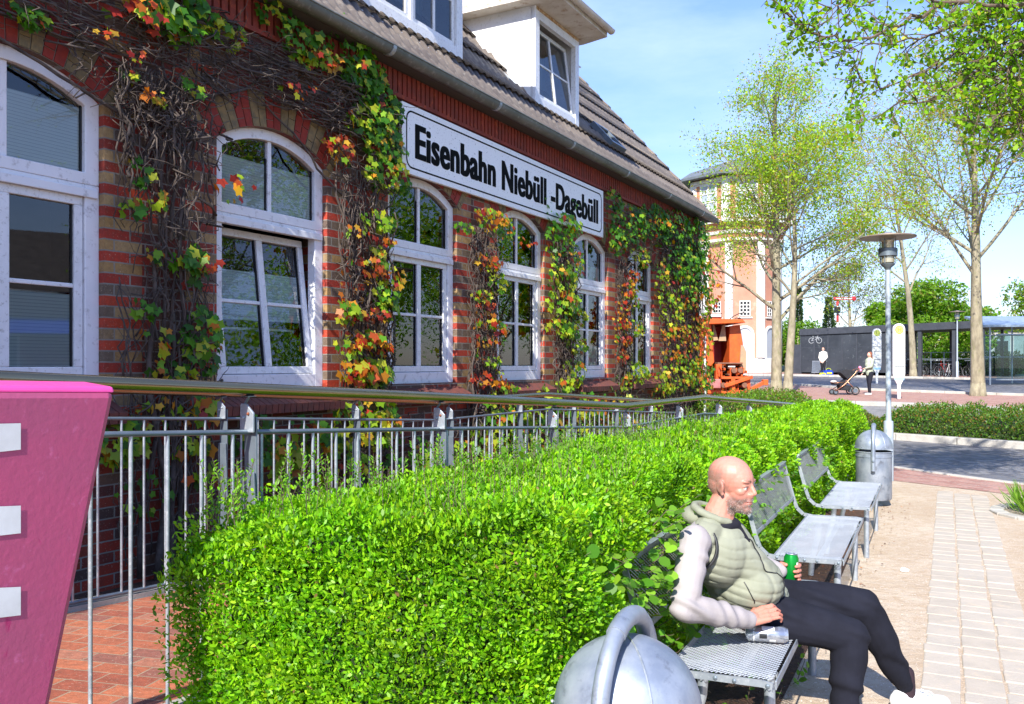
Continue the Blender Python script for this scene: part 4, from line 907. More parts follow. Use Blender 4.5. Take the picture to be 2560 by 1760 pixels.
# ================================================================ LOW BEDS ACROSS THE ROAD
def shrub_mass(name, label, path, w, h, n, leaf, cols, wts=None, cat='hedge', brown=0.0, seed=0, loc=None, lump=.12, bare=0):
    t = thing(name, label, cat, loc or gp(*path[0])); pts = np.array(path, float); seg = np.linalg.norm(np.diff(pts, axis=0), axis=1); cum = np.concatenate([[0], np.cumsum(seg)])
    u = rng.random(n)*cum[-1]; x = np.interp(u, cum, pts[:, 0]); y = np.interp(u, cum, pts[:, 1]); dx = np.interp(u, (cum[:-1]+cum[1:])/2, np.diff(pts[:, 0])/seg); dy = np.interp(u, (cum[:-1]+cum[1:])/2, np.diff(pts[:, 1])/seg)
    a = rng.uniform(0, math.pi, n); hh = h*(1+.9*lump*vnoise(u*3, u*5.1)+.5*lump*vnoise(u*11, u*7)); rr = 1-np.abs(rng.normal(0, .16, n)); off = w/2*np.sign(np.cos(a))*np.abs(np.cos(a))**.6*rr
    z = hh*np.abs(np.sin(a))**.7*rr; z = np.maximum(z, .02)*(1+.1*vnoise(u*17, a*9)); X = x-dy*off; Y = y+dx*off; C = np.stack([X, Y, z+.022*(np.clip(Y, 12, 80)-12)], 1)
    # taper ends
    e = np.minimum(u, cum[-1]-u); C[:, 2] -= np.where(e < w/2, (1-e/(w/2))**2*z*.8, 0)
    N = np.stack([-dy*np.cos(a), dx*np.cos(a), np.sin(a)], 1)+rng.normal(0, .5, (n, 3)); A = N+rng.normal(0, .8, (n, 3))+[0, 0, .6]
    foliage('foliage', C, A, N, leaf*rng.uniform(.6, 1.3, n), LEAF4, pick(cols, n, .2, wts), t)
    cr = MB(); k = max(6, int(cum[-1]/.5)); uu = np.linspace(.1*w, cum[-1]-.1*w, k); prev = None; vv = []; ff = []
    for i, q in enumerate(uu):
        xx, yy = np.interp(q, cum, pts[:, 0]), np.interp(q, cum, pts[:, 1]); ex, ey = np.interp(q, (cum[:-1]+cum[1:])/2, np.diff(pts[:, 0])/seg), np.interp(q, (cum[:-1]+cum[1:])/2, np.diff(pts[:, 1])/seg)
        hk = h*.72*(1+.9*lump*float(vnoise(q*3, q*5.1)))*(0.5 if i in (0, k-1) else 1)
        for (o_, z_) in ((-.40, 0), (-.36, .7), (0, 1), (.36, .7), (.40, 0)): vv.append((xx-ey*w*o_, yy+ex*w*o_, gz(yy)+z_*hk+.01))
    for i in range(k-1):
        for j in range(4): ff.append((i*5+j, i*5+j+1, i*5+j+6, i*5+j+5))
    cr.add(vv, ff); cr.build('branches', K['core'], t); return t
DG = [(0.06, 0.15, 0.015), (0.10, 0.20, 0.02), (0.15, 0.26, 0.03), (0.20, 0.16, 0.03), (0.22, 0.10, 0.03)]
def offs(path, d): return [(x+.707*d, y+.707*d) for x, y in path]
shrub_mass('low_hedge', 'dark green low hedge with russet tips beyond the cobbled road, right of the lamp post', [(7.7, 18.3), (9.0, 17.2), (10.3, 16.1), (13.5, 12.6)], 2.0, .66, 42000, .05, DG, [.42, .26, .14, .12, .06])
shrub_mass('low_hedge', 'patchy low shrubs with brown tips directly behind the lamp post', [(5.9, 20.6), (6.8, 19.4), (7.8, 18.4)], 1.6, .50, 16000, .05, [(0.09, 0.17, 0.02), (0.15, 0.22, 0.03), (0.17, 0.11, 0.04), (0.2, 0.17, 0.06)], [.35, .25, .25, .15])
shrub_mass('low_hedge', 'leafy green bed at the end of the ramp below the orange machine', [(3.7, 16.6), (4.5, 17.6), (5.4, 18.6), (6.6, 20.6)], 1.7, .82, 26000, .055, [(0.09, 0.19, 0.015), (0.16, 0.30, 0.02), (0.20, 0.14, 0.03), (0.12, 0.12, 0.04)], [.42, .3, .14, .14])
# planter ring with grass at the right edge
pr = thing('grass_tuft', 'tuft of green grass in a curved stone edging at the right edge', 'grass tuft', G(2640, 1290))
c0 = G(2650, 1290); m = 700; a = rng.uniform(0, 6.28, m); r = .42*np.sqrt(rng.random(m)); C = np.stack([c0.x+r*np.cos(a), c0.y+r*np.sin(a), np.full(m, .02)], 1); A = np.stack([np.cos(a)*.5, np.sin(a)*.5, np.ones(m)], 1)+rng.normal(0, .25, (m, 3))
foliage('blades', C, A, rng.normal(0, 1, (m, 3)), rng.uniform(.15, .38, m), LEAF4*np.array([1, .12, 1]), pick([(0.12, 0.26, 0.02), (0.18, 0.32, 0.04)], m, .15), pr)
kb = MB()
for k in range(16):
    a0, a1 = 2*math.pi*k/16+.015, 2*math.pi*(k+1)/16-.015; q = []
    for h in (-.03, .035):
        for (rr, aa) in ((.52, a0), (.52, a1), (.66, a1), (.66, a0)): q.append((c0.x+rr*math.cos(aa), c0.y+rr*math.sin(aa), h))
    kb.hexa(q)
ke = kb.build('stone_edging', K['kerb'], bevel=.01); tag(ke, 'curved ring of pale edging stones around the grass tuft', 'edging')
# ================================================================ CREEPERS ON THE WALL
GR = [(0.055, 0.19, 0.012), (0.09, 0.25, 0.012), (0.04, 0.13, 0.012)]
YG = [(0.30, 0.44, 0.02), (0.42, 0.46, 0.03), (0.20, 0.38, 0.015)]
OR = [(0.58, 0.24, 0.02), (0.46, 0.14, 0.015), (0.56, 0.34, 0.03)]
RD = [(0.42, 0.045, 0.02), (0.32, 0.03, 0.02), (0.48, 0.09, 0.02)]
def creeper(name, label, stems, patches, strands, D0=5.27):
    """stems: list of (s0, z0, s1, z1, r) thick stems; strands: list of (s0,s1,z0,z1,count,mode); patches: (s,z,rs,rz,count,palette,size,out)"""
    t = thing(name, label, 'climbing plant', P((patches or strands)[0][0], 5.2, 0)); st = MB(); rs = random.Random(len(label)*7+len(stems))
    def wander(s0, z0, s1, z1, r, n=9, wob=.05, out=.05, sides=6):
        pts = []; ph = rs.uniform(0, 6); ph2 = rs.uniform(0, 6); f = rs.uniform(1.5, 4)
        for i in range(n+1):
            q = i/n; en = math.sin(math.pi*q)*.6+.4
            s = s0+(s1-s0)*q+wob*en*(math.sin(ph+f*q*3)+.5*math.sin(ph2+q*11)); z = z0+(z1-z0)*q+.4*wob*en*math.sin(ph2+q*5)
            pts.append(P(s, D0-r-out*rs.uniform(.1, 1), z))
        st.tube(pts, [r*(1-.5*i/n) for i in range(n+1)], sides)
    for (s0, z0, s1, z1, r) in stems: wander(s0, z0, s1, z1, r, 12, .05, .03, 8)
    for (s0, s1, z0, z1, cnt, mode) in strands:
        for i in range(cnt):
            r = rs.choice([.003, .004, .006, .009]) if rs.random() < .93 else .014
            if mode == 'v':
                a = rs.uniform(s0, s1); L = rs.uniform(.3, 1.2); zz = rs.uniform(z0, z1-.2); wander(a, zz, min(max(a+rs.gauss(0, .12), s0), s1), min(zz+L, z1), r, 7, .045, .10, 5)
            elif mode == 'h':
                zz = rs.uniform(z0, z1); a = rs.uniform(s0, s1); L = rs.uniform(.3, 1.3)*rs.choice((-1, 1)); wander(a, zz, min(max(a+L, s0-.1), s1+.1), min(max(zz+rs.gauss(.02, .12), z0), z1+.05), r*.9, 7, .05, .10, 5)
            else:
                a = rs.uniform(s0, s1); zz = rs.uniform(z0, z1); th_ = rs.uniform(0, 6.28); L = rs.uniform(.15, .5)
                wander(a, zz, min(max(a+L*math.cos(th_), s0), s1), min(max(zz+L*math.sin(th_), z0), z1), r*.8, 6, .06, .13, 4)
    # short free twigs sticking out of the mass
    for (s0, s1, z0, z1, cnt, mode) in strands:
        for i in range(cnt//6):
            a = rs.uniform(s0, s1); zz = rs.uniform(z0, z1); b = P(a, D0-.10, zz); pts = [b]
            d = Vector((CT, -ST, 0))*rs.uniform(.3, 1)+Vector((ST, CT, 0))*rs.gauss(0, .6)+Vector((0, 0, rs.gauss(-.2, .7)))
            for k in range(4): d = d.normalized()+Vector((rs.gauss(0, .4), rs.gauss(0, .4), rs.gauss(-.05, .4))); pts.append(pts[-1]+d.normalized()*rs.uniform(.03, .07))
            st.tube(pts, [.004, .0035, .003, .002, .0015], 4)
    st.build('stems', K['vine'], t, smooth=True)
    Cs, As, Ns, Ss, Cl = [], [], [], [], []
    for (s, z, rs_, rz, cnt, pal, size, out) in patches:
        m = int(cnt*1.7); a = rng.uniform(0, 6.28, m); q = np.sqrt(rng.random(m)); ss_ = s+rs_*q*np.cos(a); zz = z+rz*q*np.sin(a)
        dome = np.sqrt(np.maximum(0, 1-q*q)); D = D0-.03-out*dome*rng.uniform(.35, 1, m); C = Pn(ss_, D, zz)
        n0 = np.array([CT, -ST, 0])*(.8)+np.array([0, 0, .45]); N = n0+rng.normal(0, .38, (m, 3)); A = np.array([0, 0, -1.0])+np.array([ST, CT, 0])*rng.normal(0, .55, (m, 1))+np.array([CT, -ST, 0])*rng.uniform(.05, .6, (m, 1))+rng.normal(0, .12, (m, 3))
        Cs.append(C); As.append(A); Ns.append(N); Ss.append(size*.95*rng.uniform(.45, 1.3, m)); base = []
        w = {'g': (.78, .18, .03, .01), 'y': (.25, .62, .10, .03), 'o': (.04, .24, .52, .20), 'r': (.03, .09, .33, .55), 'm': (.30, .38, .24, .08)}[pal]
        ch = rng.choice(4, m, p=w)
        for k in ch: base.append(((GR, YG, OR, RD)[k])[rng.integers(3)])
        Cl.append(np.clip(np.array(base)*(1+.14*rng.normal(size=(m, 1))), .003, 1))
    if Cs: foliage('foliage', np.concatenate(Cs), np.concatenate(As), np.concatenate(Ns), np.concatenate(Ss), MAPLE, np.concatenate(Cl), t)
    return t
def at(x, y, D=5.2):      # photo pixel on the wall -> (s, z)
    Z = D*2458/(2470-x); return ((Z-ST*D)/CT, CAMZ-(y-HY)/FPX*Z)
def pt(x, y, rx, ry, cnt, pal, size=.105, out=.16, D=5.2):
    s, z = at(x, y, D); Z = D*2458/(2470-x); return (s, z, rx*D*2458/(2470-x)**2/CT, ry*Z/FPX, cnt, pal, size, out)
# 1: big old creeper between the first two windows and over both arches
creeper('creeper', 'old woody creeper with thick twisted grey stems between the two nearest windows', 
    [(4.20, .05, 4.12, 2.4, .030), (4.30, .05, 4.42, 2.9, .026), (4.02, .1, 4.30, 2.1, .022), (4.40, .1, 4.16, 3.2, .020), (4.25, 2.8, 3.95, 4.1, .018), (4.35, 3.5, 5.4, 4.05, .018), (4.30, 2.5, 4.55, 3.9, .016), (4.0, 3.3, 2.2, 3.85, .014), (4.2, 3.0, 4.3, 4.3, .016), (4.05, .1, 4.0, 1.5, .016), (4.35, .05, 4.30, 1.9, .022), (4.45, .05, 4.5, 1.6, .014)],
    [pt(330, 45, 60, 40, 10, 'r', .10, .35), pt(330, 25, 40, 25, 12, 'o', .10, .35), pt(420, 50, 75, 45, 55, 'g', .12, .22), pt(480, 20, 60, 30, 25, 'g', .11), pt(560, 75, 60, 35, 30, 'y', .09, .12), pt(700, 40, 60, 45, 30, 'g', .10), pt(760, 100, 60, 50, 38, 'g', .10),
     pt(70, 40, 60, 30, 26, 'g', .07, .1), pt(240, 95, 26, 16, 5, 'r', .07, .3), pt(320, 145, 16, 18, 7, 'r', .07, .3), pt(375, 245, 30, 14, 9, 'o', .08, .2), pt(470, 220, 32, 26, 12, 'g', .08), pt(330, 190, 26, 16, 8, 'y', .07, .1),
     pt(350, 430, 26, 40, 12, 'g', .09), pt(390, 500, 30, 26, 10, 'y', .08), pt(330, 520, 24, 30, 9, 'g', .09), pt(345, 770, 42, 32, 8, 'g', .11, .2), pt(470, 660, 45, 60, 26, 'g', .11), pt(500, 660, 26, 22, 10, 'r', .10, .25), pt(500, 850, 50, 95, 62, 'g', .10, .2), pt(385, 640, 24, 20, 8, 'y', .09), pt(390, 850, 30, 60, 10, 'm', .09), pt(430, 930, 60, 30, 18, 'm', .09),
     pt(500, 1020, 60, 35, 24, 'm', .11), pt(300, 1100, 70, 60, 34, 'y', .12), pt(400, 1040, 60, 50, 14, 'm', .09), pt(480, 1150, 50, 70, 22, 'y', .11), pt(360, 1230, 70, 60, 10, 'g', .10), pt(560, 470, 30, 40, 8, 'r', .09, .35)],
    [(3.86, 4.66, .05, 3.6, 150, 'v'), (3.9, 4.7, 1.2, 4.1, 90, 't'), (1.0, 4.8, 3.66, 4.25, 170, 'h'), (.2, 3.7, 3.70, 4.2, 110, 't'), (3.5, 4.9, 3.3, 4.3, 120, 't'), (3.84, 4.4, 2.8, 3.7, 70, 'v')])
# 2: arch over second window and the leafy crown beside the sign
creeper('creeper', 'dense green creeper crown left of the station sign, trailing over the second window arch',
    [(6.5, .1, 6.55, 2.6, .016), (6.62, .1, 6.35, 3.2, .014), (6.4, 2.6, 5.9, 3.95, .014), (6.5, 3.0, 4.8, 4.05, .012), (6.6, 2.9, 6.9, 4.1, .012)],
    [pt(905, 170, 60, 60, 60, 'g', .10, .14), pt(940, 250, 55, 60, 95, 'g', .10, .16), pt(978, 285, 28, 45, 36, 'g', .09, .14), pt(950, 350, 55, 60, 95, 'g', .095, .2), pt(925, 300, 45, 40, 45, 'y', .095, .28), pt(960, 430, 55, 50, 85, 'y', .09, .24), pt(1006, 380, 12, 40, 7, 'y', .07, .1), pt(870, 110, 60, 40, 40, 'g', .09), pt(880, 190, 30, 30, 24, 'g', .09),
     pt(800, 155, 45, 22, 26, 'o', .09, .32), pt(862, 160, 16, 14, 8, 'y', .09, .34), pt(770, 140, 40, 35, 22, 'y', .08, .16), pt(720, 230, 26, 20, 9, 'r', .07, .34), pt(850, 370, 40, 40, 30, 'o', .08, .15), pt(880, 300, 30, 40, 20, 'y', .08), pt(840, 60, 60, 30, 30, 'g', .09), pt(1000, 460, 20, 26, 22, 'g', .08)],
    [(4.75, 6.9, 3.74, 4.3, 150, 'h'), (6.0, 7.05, 3.3, 4.25, 100, 't'), (5.0, 6.3, 3.80, 4.2, 90, 't')])
# 3: column between windows two and three
creeper('creeper', 'creeper column with orange and green leaves between the tilted window and the next one',
    [(6.45, .05, 6.35, 2.0, .014), (6.6, .05, 6.7, 3.0, .012), (6.5, .05, 6.55, 3.4, .014)],
    [pt(935, 550, 40, 28, 30, 'y', .10, .25), pt(880, 575, 22, 16, 8, 'o', .08, .3), pt(940, 605, 22, 14, 10, 'r', .09, .3), pt(930, 640, 26, 24, 16, 'y', .10, .2), pt(920, 665, 26, 24, 16, 'r', .10, .28), pt(965, 690, 30, 36, 26, 'o', .10, .24), pt(955, 740, 32, 30, 26, 'g', .10, .22), pt(860, 780, 35, 28, 26, 'y', .10, .22), pt(890, 780, 22, 14, 12, 'r', .09), pt(960, 770, 26, 26, 20, 'y', .09, .2), pt(920, 785, 26, 16, 12, 'r', .09, .25),
     pt(910, 845, 36, 22, 26, 'o', .11, .25), pt(870, 865, 30, 22, 16, 'y', .10), pt(955, 875, 24, 22, 14, 'o', .09), pt(890, 925, 42, 34, 40, 'o', .12, .25), pt(930, 930, 42, 38, 44, 'y', .12, .22), pt(880, 700, 40, 60, 8, 'r', .08)],
    [(6.16, 6.92, .2, 3.5, 180, 'v'), (6.2, 6.9, .6, 3.5, 90, 't')])
# 4: low leaves along the foot of the wall behind the far railing
creeper('creeper', 'loose yellow green creeper leaves along the foot of the wall behind the railings',
    [(4.8, .1, 7.2, .6, .012), (7.5, .1, 10.0, .6, .010)],
    [pt(x, y, 60, 55, c, p, .12, .25) for x, y, c, p in ((620, 1080, 26, 'g'), (690, 1150, 40, 'y'), (760, 1090, 26, 'g'), (830, 1080, 30, 'y'), (940, 1070, 40, 'y'), (920, 1030, 40, 'y'), (850, 1160, 26, 'y'), (1010, 1130, 18, 'g'), (1060, 1150, 20, 'y'), (1180, 1120, 50, 'y'), (1250, 1060, 60, 'y'), (1290, 1130, 60, 'y'), (1370, 1080, 60, 'm'), (1440, 1060, 50, 'y'), (1500, 1040, 50, 'm'), (1560, 1060, 50, 'm'), (1260, 1010, 40, 'y'), (1340, 1015, 50, 'y'), (1440, 1015, 50, 'm'), (1520, 1010, 40, 'y'), (1600, 1030, 40, 'y'))],
    [(4.7, 17, .1, 1.1, 260, 't')])
# 5: column between windows three and four
creeper('creeper', 'slim creeper column crowned with orange leaves under the middle of the sign',
    [(8.75, .1, 8.65, 3.1, .013), (8.85, .1, 8.95, 2.6, .010)],
    [pt(1225, 548, 44, 24, 60, 'o', .085, .26), pt(1245, 575, 30, 30, 34, 'y', .08, .22), pt(1160, 570, 22, 16, 14, 'g', .08), pt(1215, 655, 30, 26, 28, 'o', .085, .2), pt(1235, 700, 24, 40, 30, 'y', .08, .2), pt(1200, 740, 26, 22, 18, 'y', .08), pt(1205, 760, 24, 16, 14, 'r', .08), pt(1205, 800, 26, 26, 26, 'o', .085, .2), pt(1240, 830, 22, 34, 30, 'o', .085, .2), pt(1200, 850, 24, 18, 12, 'o', .08), pt(1225, 905, 24, 16, 16, 'y', .08), pt(1200, 945, 32, 22, 26, 'r', .08), pt(1245, 950, 22, 26, 20, 'o', .08), pt(1190, 870, 20, 60, 6, 'm', .08), pt(1300, 605, 22, 12, 9, 'r', .075, .34)],
    [(8.4, 9.1, .3, 3.2, 170, 'v'), (8.45, 9.1, .6, 3.2, 70, 't')])
# 6: green column between windows four and five
creeper('creeper', 'bright green creeper column climbing over the right part of the station sign',
    [(10.9, .1, 10.95, 3.2, .013), (11.1, .1, 11.0, 2.4, .010)],
    [pt(1400, 600, 34, 40, 60, 'g', .10, .16), pt(1415, 560, 40, 26, 50, 'g', .10, .2), pt(1400, 700, 34, 40, 70, 'y', .10, .24), pt(1430, 660, 30, 40, 46, 'y', .09), pt(1405, 760, 40, 34, 70, 'y', .11, .26), pt(1440, 790, 24, 30, 34, 'y', .10), pt(1400, 820, 34, 24, 44, 'y', .11, .24), pt(1440, 860, 26, 26, 40, 'y', .10), pt(1430, 930, 30, 34, 46, 'y', .10, .2), pt(1405, 965, 30, 24, 30, 'y', .10), pt(1375, 640, 18, 26, 16, 'g', .09), pt(1378, 510, 4, 50, 6, 'g', .06, .1, 5.15), pt(1432, 545, 14, 20, 9, 'g', .07, .12, 5.12), pt(1455, 510, 10, 16, 4, 'g', .06, .1, 5.12)],
    [(10.6, 11.35, .3, 3.3, 150, 'v'), (10.6, 11.4, .6, 3.3, 60, 't')])
# 7: red-orange column before the last window
creeper('creeper', 'red and orange creeper column beside the last window',
    [(13.15, .1, 13.1, 3.3, .012)],
    [pt(1575, 690, 16, 18, 30, 'r', .09, .2), pt(1565, 725, 18, 22, 40, 'o', .09, .2), pt(1555, 770, 18, 22, 34, 'r', .085), pt(1550, 810, 16, 22, 34, 'r', .085, .2), pt(1582, 820, 18, 22, 44, 'y', .095, .24), pt(1555, 850, 18, 18, 34, 'r', .085), pt(1550, 890, 16, 20, 26, 'r', .08), pt(1585, 930, 26, 30, 70, 'y', .10, .24), pt(1560, 950, 22, 22, 34, 'm', .09), pt(1580, 750, 10, 24, 20, 'y', .09)],
    [(12.85, 13.5, .3, 3.3, 130, 'v'), (12.85, 13.5, .6, 3.3, 60, 't')])
# 8: thick mass over the end of the front and round the corner
pp = [pt(1535, 520, 20, 60, 60, 'g', .10, .14), pt(1540, 600, 24, 40, 70, 'g', .10), pt(1580, 560, 40, 50, 120, 'g', .10, .2), pt(1640, 560, 40, 50, 140, 'g', .11, .2), pt(1690, 580, 40, 60, 160, 'g', .11, .25), pt(1735, 600, 26, 60, 150, 'g', .12, .3), pt(1700, 660, 40, 50, 150, 'g', .11, .35), pt(1740, 690, 20, 60, 130, 'g', .11, .4), pt(1700, 720, 30, 60, 110, 'm', .10, .35), pt(1670, 780, 26, 60, 90, 'y', .10, .3), pt(1680, 860, 40, 60, 120, 'o', .10, .35), pt(1740, 760, 24, 60, 120, 'm', .11, .4), pt(1735, 850, 26, 60, 140, 'o', .11, .4), pt(1690, 930, 44, 50, 130, 'y', .10, .4), pt(1740, 940, 24, 50, 130, 'm', .11, .4), pt(1600, 640, 24, 30, 60, 'y', .09), pt(1650, 700, 16, 50, 50, 'm', .09), pt(1650, 960, 24, 30, 60, 'y', .10, .3), pt(1630, 555, 20, 16, 16, 'o', .09, .34), pt(1765, 700, 12, 90, 60, 'o', .10, .4)]
creeper('creeper', 'massive mixed green and orange creeper smothering the far corner of the station', [(15.6, .1, 15.4, 3.6, .03), (16.4, .1, 16.6, 3.9, .03), (17.3, .1, 17.2, 3.9, .035)], pp,
    [(15.0, 17.6, .2, 4.1, 420, 'v'), (13.0, 17.6, 3.3, 4.2, 160, 'h'), (15.0, 17.7, .3, 4.1, 260, 't')])
# ================================================================ TREES
class Tree:
    def __init__(s, seed): s.r = random.Random(seed); s.mb = MB(); s.tips = []; s.tw = MB()
    def limb(s, p, d, L, r0, lvl, spec):
        """grow a bending limb; spec per level: (children, child length factor, angle, gravity/upward pull)"""
        rr = s.r; n = 7 if lvl < 2 else 4; pts = [p.copy()]; d = d.normalized(); rad = [r0]; up = spec['up'][min(lvl, len(spec['up'])-1)]; cur = d.copy()
        for i in range(n):
            wb = spec['wob']*(.35 if lvl == 0 else 1); cur = (cur + Vector((rr.gauss(0, wb), rr.gauss(0, wb), rr.gauss(0, wb)+up))).normalized()
            pts.append(pts[-1]+cur*L/n); rad.append(r0*(1-(i+1)/n*.75))
        sides = (10, 7, 5, 4, 3)[min(lvl, 4)]
        (s.mb if lvl < 3 else s.tw).tube(pts, rad, sides, cap=False)
        mx = spec['levels']
        if lvl >= mx:
            s.tips.append((pts, lvl)); return
        nc = spec['n'][lvl]; lo = spec['start'][lvl]
        for k in range(nc):
            q = lo+(1-lo)*(k+.3+rr.random()*.6)/nc; f = q*n; i = min(int(f), n-1); b = pts[i].lerp(pts[i+1], f-i); t = (pts[i+1]-pts[i]).normalized()
            a = rr.random()*6.283 if lvl > 0 else (k*2.4+rr.uniform(-.4, .4)); o = t.orthogonal().normalized(); w = t.cross(o); side = o*math.cos(a)+w*math.sin(a); an = R(spec['ang'][lvl]+rr.gauss(0, 8))
            dd = t*math.cos(an)+side*math.sin(an); LL = L*spec['len'][lvl]*rr.uniform(.7, 1.15)*(1-(spec.get('taper', .45) if lvl == 0 else .45)*(q-lo)/(1-lo+1e-6) if lvl < 2 else 1)
            s.limb(b, dd, LL, max(rad[i]*spec['rf'][lvl], .004), lvl+1, spec)
        if lvl > 0: s.tips.append((pts[-3:], lvl))
def leaves_on(tips, n, size, spread, cols, w=None, tmpl=LEAF4, zfun=None, drop=.2):
    k = rng.integers(0, len(tips), n); u = rng.random(n)**.7; P0 = np.array([t[0][0] for t in tips]); P1 = np.array([t[0][-1] for t in tips]); Pm = np.array([t[0][len(t[0])//2] for t in tips])
    a = P0[k]; b = P1[k]; m = Pm[k]; u = u[:, None]; C = (1-u)**2*a+2*u*(1-u)*m+u*u*b + rng.normal(0, spread, (n, 3)); C[:, 2] -= drop*spread
    N = rng.normal(0, 1, (n, 3))+[0, 0, .6]; A = rng.normal(0, 1, (n, 3))+[0, 0, -.35]
    return C, A, N, size*rng.uniform(.55, 1.3, n), tmpl, pick(cols, n, .18, w)
SPG = [(0.28, 0.46, 0.02), (0.38, 0.52, 0.03), (0.18, 0.34, 0.02), (0.44, 0.40, 0.03), (0.40, 0.24, 0.05)]
def tree(name, label, base, trunkL, r0, spec, nl, lsize, spread, seed, cols=SPG, w=(.32, .26, .22, .12, .08), lean=(0, 0, 1), group=None, fork=None):
    t = thing(name, label, 'tree', base, group=group); T = Tree(seed); b = Vector(base)
    T.mb.tube([b+Vector((0, 0, -.1)), b+Vector((0, 0, .12)), b+Vector((0, 0, .5))], [r0*1.35, r0*1.15, r0*.98], 12)
    T.limb(b+Vector((0, 0, .3)), Vector(lean), trunkL, r0, 0, spec)
    T.mb.build('trunk', K['bark'], t, smooth=True); T.tw.build('branches', K['twig'], t)
    foliage('crown', *leaves_on([x for x in T.tips if x[1] >= spec['levels']-1], nl, lsize, spread, cols, w)[:5], pick(cols, nl, .18, w), t, K['leaf2'])
    return t
up_ = dict(levels=4, n=[15, 7, 6, 3], start=[.30, .25, .2, .2], ang=[42, 38, 40, 40], len=[.52, .52, .55, .5], rf=[.42, .55, .55, .6], up=[.02, .05, .03, .0], wob=.07)
b = px(1941, 990, 34); b.z = gz(34)
tree('linden_tree', 'tall airy spring tree, left trunk of the close pair before the brick tower', b, 11.6, .215, dict(up_, n=[22, 7, 6, 3], start=[.20, .25, .2, .2], ang=[56, 40, 40, 40], len=[.40, .55, .55, .5], taper=.58), 25000, .11, .28, 21, group='street trees along the bus platform')
b = px(1970, 990, 33.3); b.z = gz(33.3)
tree('linden_tree', 'slimmer leaning spring tree, right trunk of the close pair', b, 8.2, .175, dict(up_, n=[13, 6, 5, 3], start=[.36, .3, .2, .2], ang=[52, 38, 40, 40], len=[.55, .55, .55, .5], taper=.5), 15000, .11, .24, 22, lean=(.05, 0, 1), group='street trees along the bus platform')
b = px(2445, 993, 31.9); b.z = gz(31.9)
tree('linden_tree', 'sturdy tree at the right with low-forking bare brown limbs and few leaves', b, 9.4, .25, dict(up_, n=[13, 8, 6, 3], start=[.36, .25, .2, .2], ang=[46, 38, 40, 40], len=[.66, .55, .55, .5], taper=.5), 22000, .11, .24, 33, w=(.26, .2, .14, .2, .2), group='street trees along the bus platform')
b = px(2283, 946, 51); b.z = gz(51)
tree('linden_tree', 'slender sparse tree standing in front of the open end of the dark bicycle shelter', b, 11.5, .20, dict(up_, n=[12, 7, 5, 3], start=[.38, .25, .2, .2], len=[.6, .52, .55, .5]), 13000, .14, .27, 35, w=(.28, .24, .16, .17, .15), group='street trees along the bus platform')
# near tree at the right whose boughs hang into the top right corner
nt = thing('maple_tree', 'near maple whose leafy boughs reach in from the top right corner', 'tree', (8.2, 8.6, 0)); T = Tree(7)
T.mb.tube([(8.2, 8.6, -.1), (8.2, 8.6, .3), (8.15, 8.6, 2.4), (8.3, 8.7, 4.2), (8.4, 8.8, 6.5), (8.5, 8.8, 9.5)], [.36, .28, .24, .2, .15, .05], 14)
def bough(pts, r, seed, ntw=1.0, tl=.55):
    """pts: (x_px, y_px, depth)"""
    rr = random.Random(seed); q = [px(*p) for p in pts]; dense = []
    for i in range(len(q)-1): dense += [q[i].lerp(q[i+1], k/5)+Vector((rr.gauss(0, .02), rr.gauss(0, .03), rr.gauss(0, .02))) for k in range(5)]
    dense.append(q[-1]); n = len(dense); T.tw.tube(dense, [max(r*.55*(1-i/n)**.8, .004) for i in range(n)], 7)
    for i in range(1, n):
        for k in range(max(1, int(2.2*ntw*rr.uniform(.6, 1.4)))):
            t = (dense[i]-dense[i-1]).normalized(); o = t.orthogonal().normalized(); w = t.cross(o); a = rr.uniform(0, 6.28); an = R(rr.uniform(30, 65)); d = t*math.cos(an)+(o*math.cos(a)+w*math.sin(a))*math.sin(an)
            L = tl*rr.uniform(.4, 1.2); p = dense[i]; pp_ = [p]
            for j in range(4): d = (d+Vector((rr.gauss(0, .15), rr.gauss(0, .15), rr.gauss(.02, .15)))).normalized(); pp_.append(pp_[-1]+d*L/4)
            T.tw.tube(pp_, [.007, .006, .005, .004, .003], 4); T.tips.append((pp_, 4))
            for j in range(2):
                e = (d+Vector((rr.gauss(0, .6), rr.gauss(0, .6), rr.gauss(0, .6)))).normalized(); b0 = pp_[rr.choice((2, 3))]; q2 = [b0, b0+e*L*.2, b0+e*L*.45]; T.tw.tube(q2, [.004, .003, .002], 3); T.tips.append((q2, 4))
root = px(2900, 30, 8.6)
B = lambda *a, **k: bough(*a, **k)
B([(2950, -60, 8.6), (2700, -40, 8.6), (2520, -20, 8.5), (2347, 12, 8.3), (2243, 62, 8.2), (2177, 98, 8.0), (2068, 95, 7.8), (2010, 66, 7.7), (1962, 30, 7.6)], .05, 1, .9, .35)
B([(2950, -120, 9), (2650, -60, 9), (2526, 0, 8.9), (2430, 48, 8.8), (2320, 92, 8.6), (2185, 112, 8.4), (2100, 130, 8.3)], .05, 2, 1.0, .45)
B([(2900, 60, 8.8), (2620, 60, 8.7), (2480, 100, 8.6), (2390, 135, 8.5), (2310, 185, 8.4), (2200, 222, 8.2), (2138, 195, 8.1)], .045, 3, 1.0, .4)
B([(2900, 120, 8.6), (2640, 90, 8.5), (2500, 150, 8.4), (2400, 205, 8.3), (2330, 245, 8.2), (2235, 276, 8.0), (2150, 300, 7.9)], .04, 4, .8, .35)
B([(2900, 230, 8.9), (2700, 240, 8.8), (2560, 265, 8.7), (2490, 300, 8.6), (2440, 330, 8.5)], .045, 5, 1.1, .4)
B([(2900, 10, 8.2), (2600, 10, 8.1), (2440, 15, 8.0), (2260, -10, 7.9), (2120, 8, 7.8), (2060, 20, 7.7)], .04, 6, 1.1, .4)
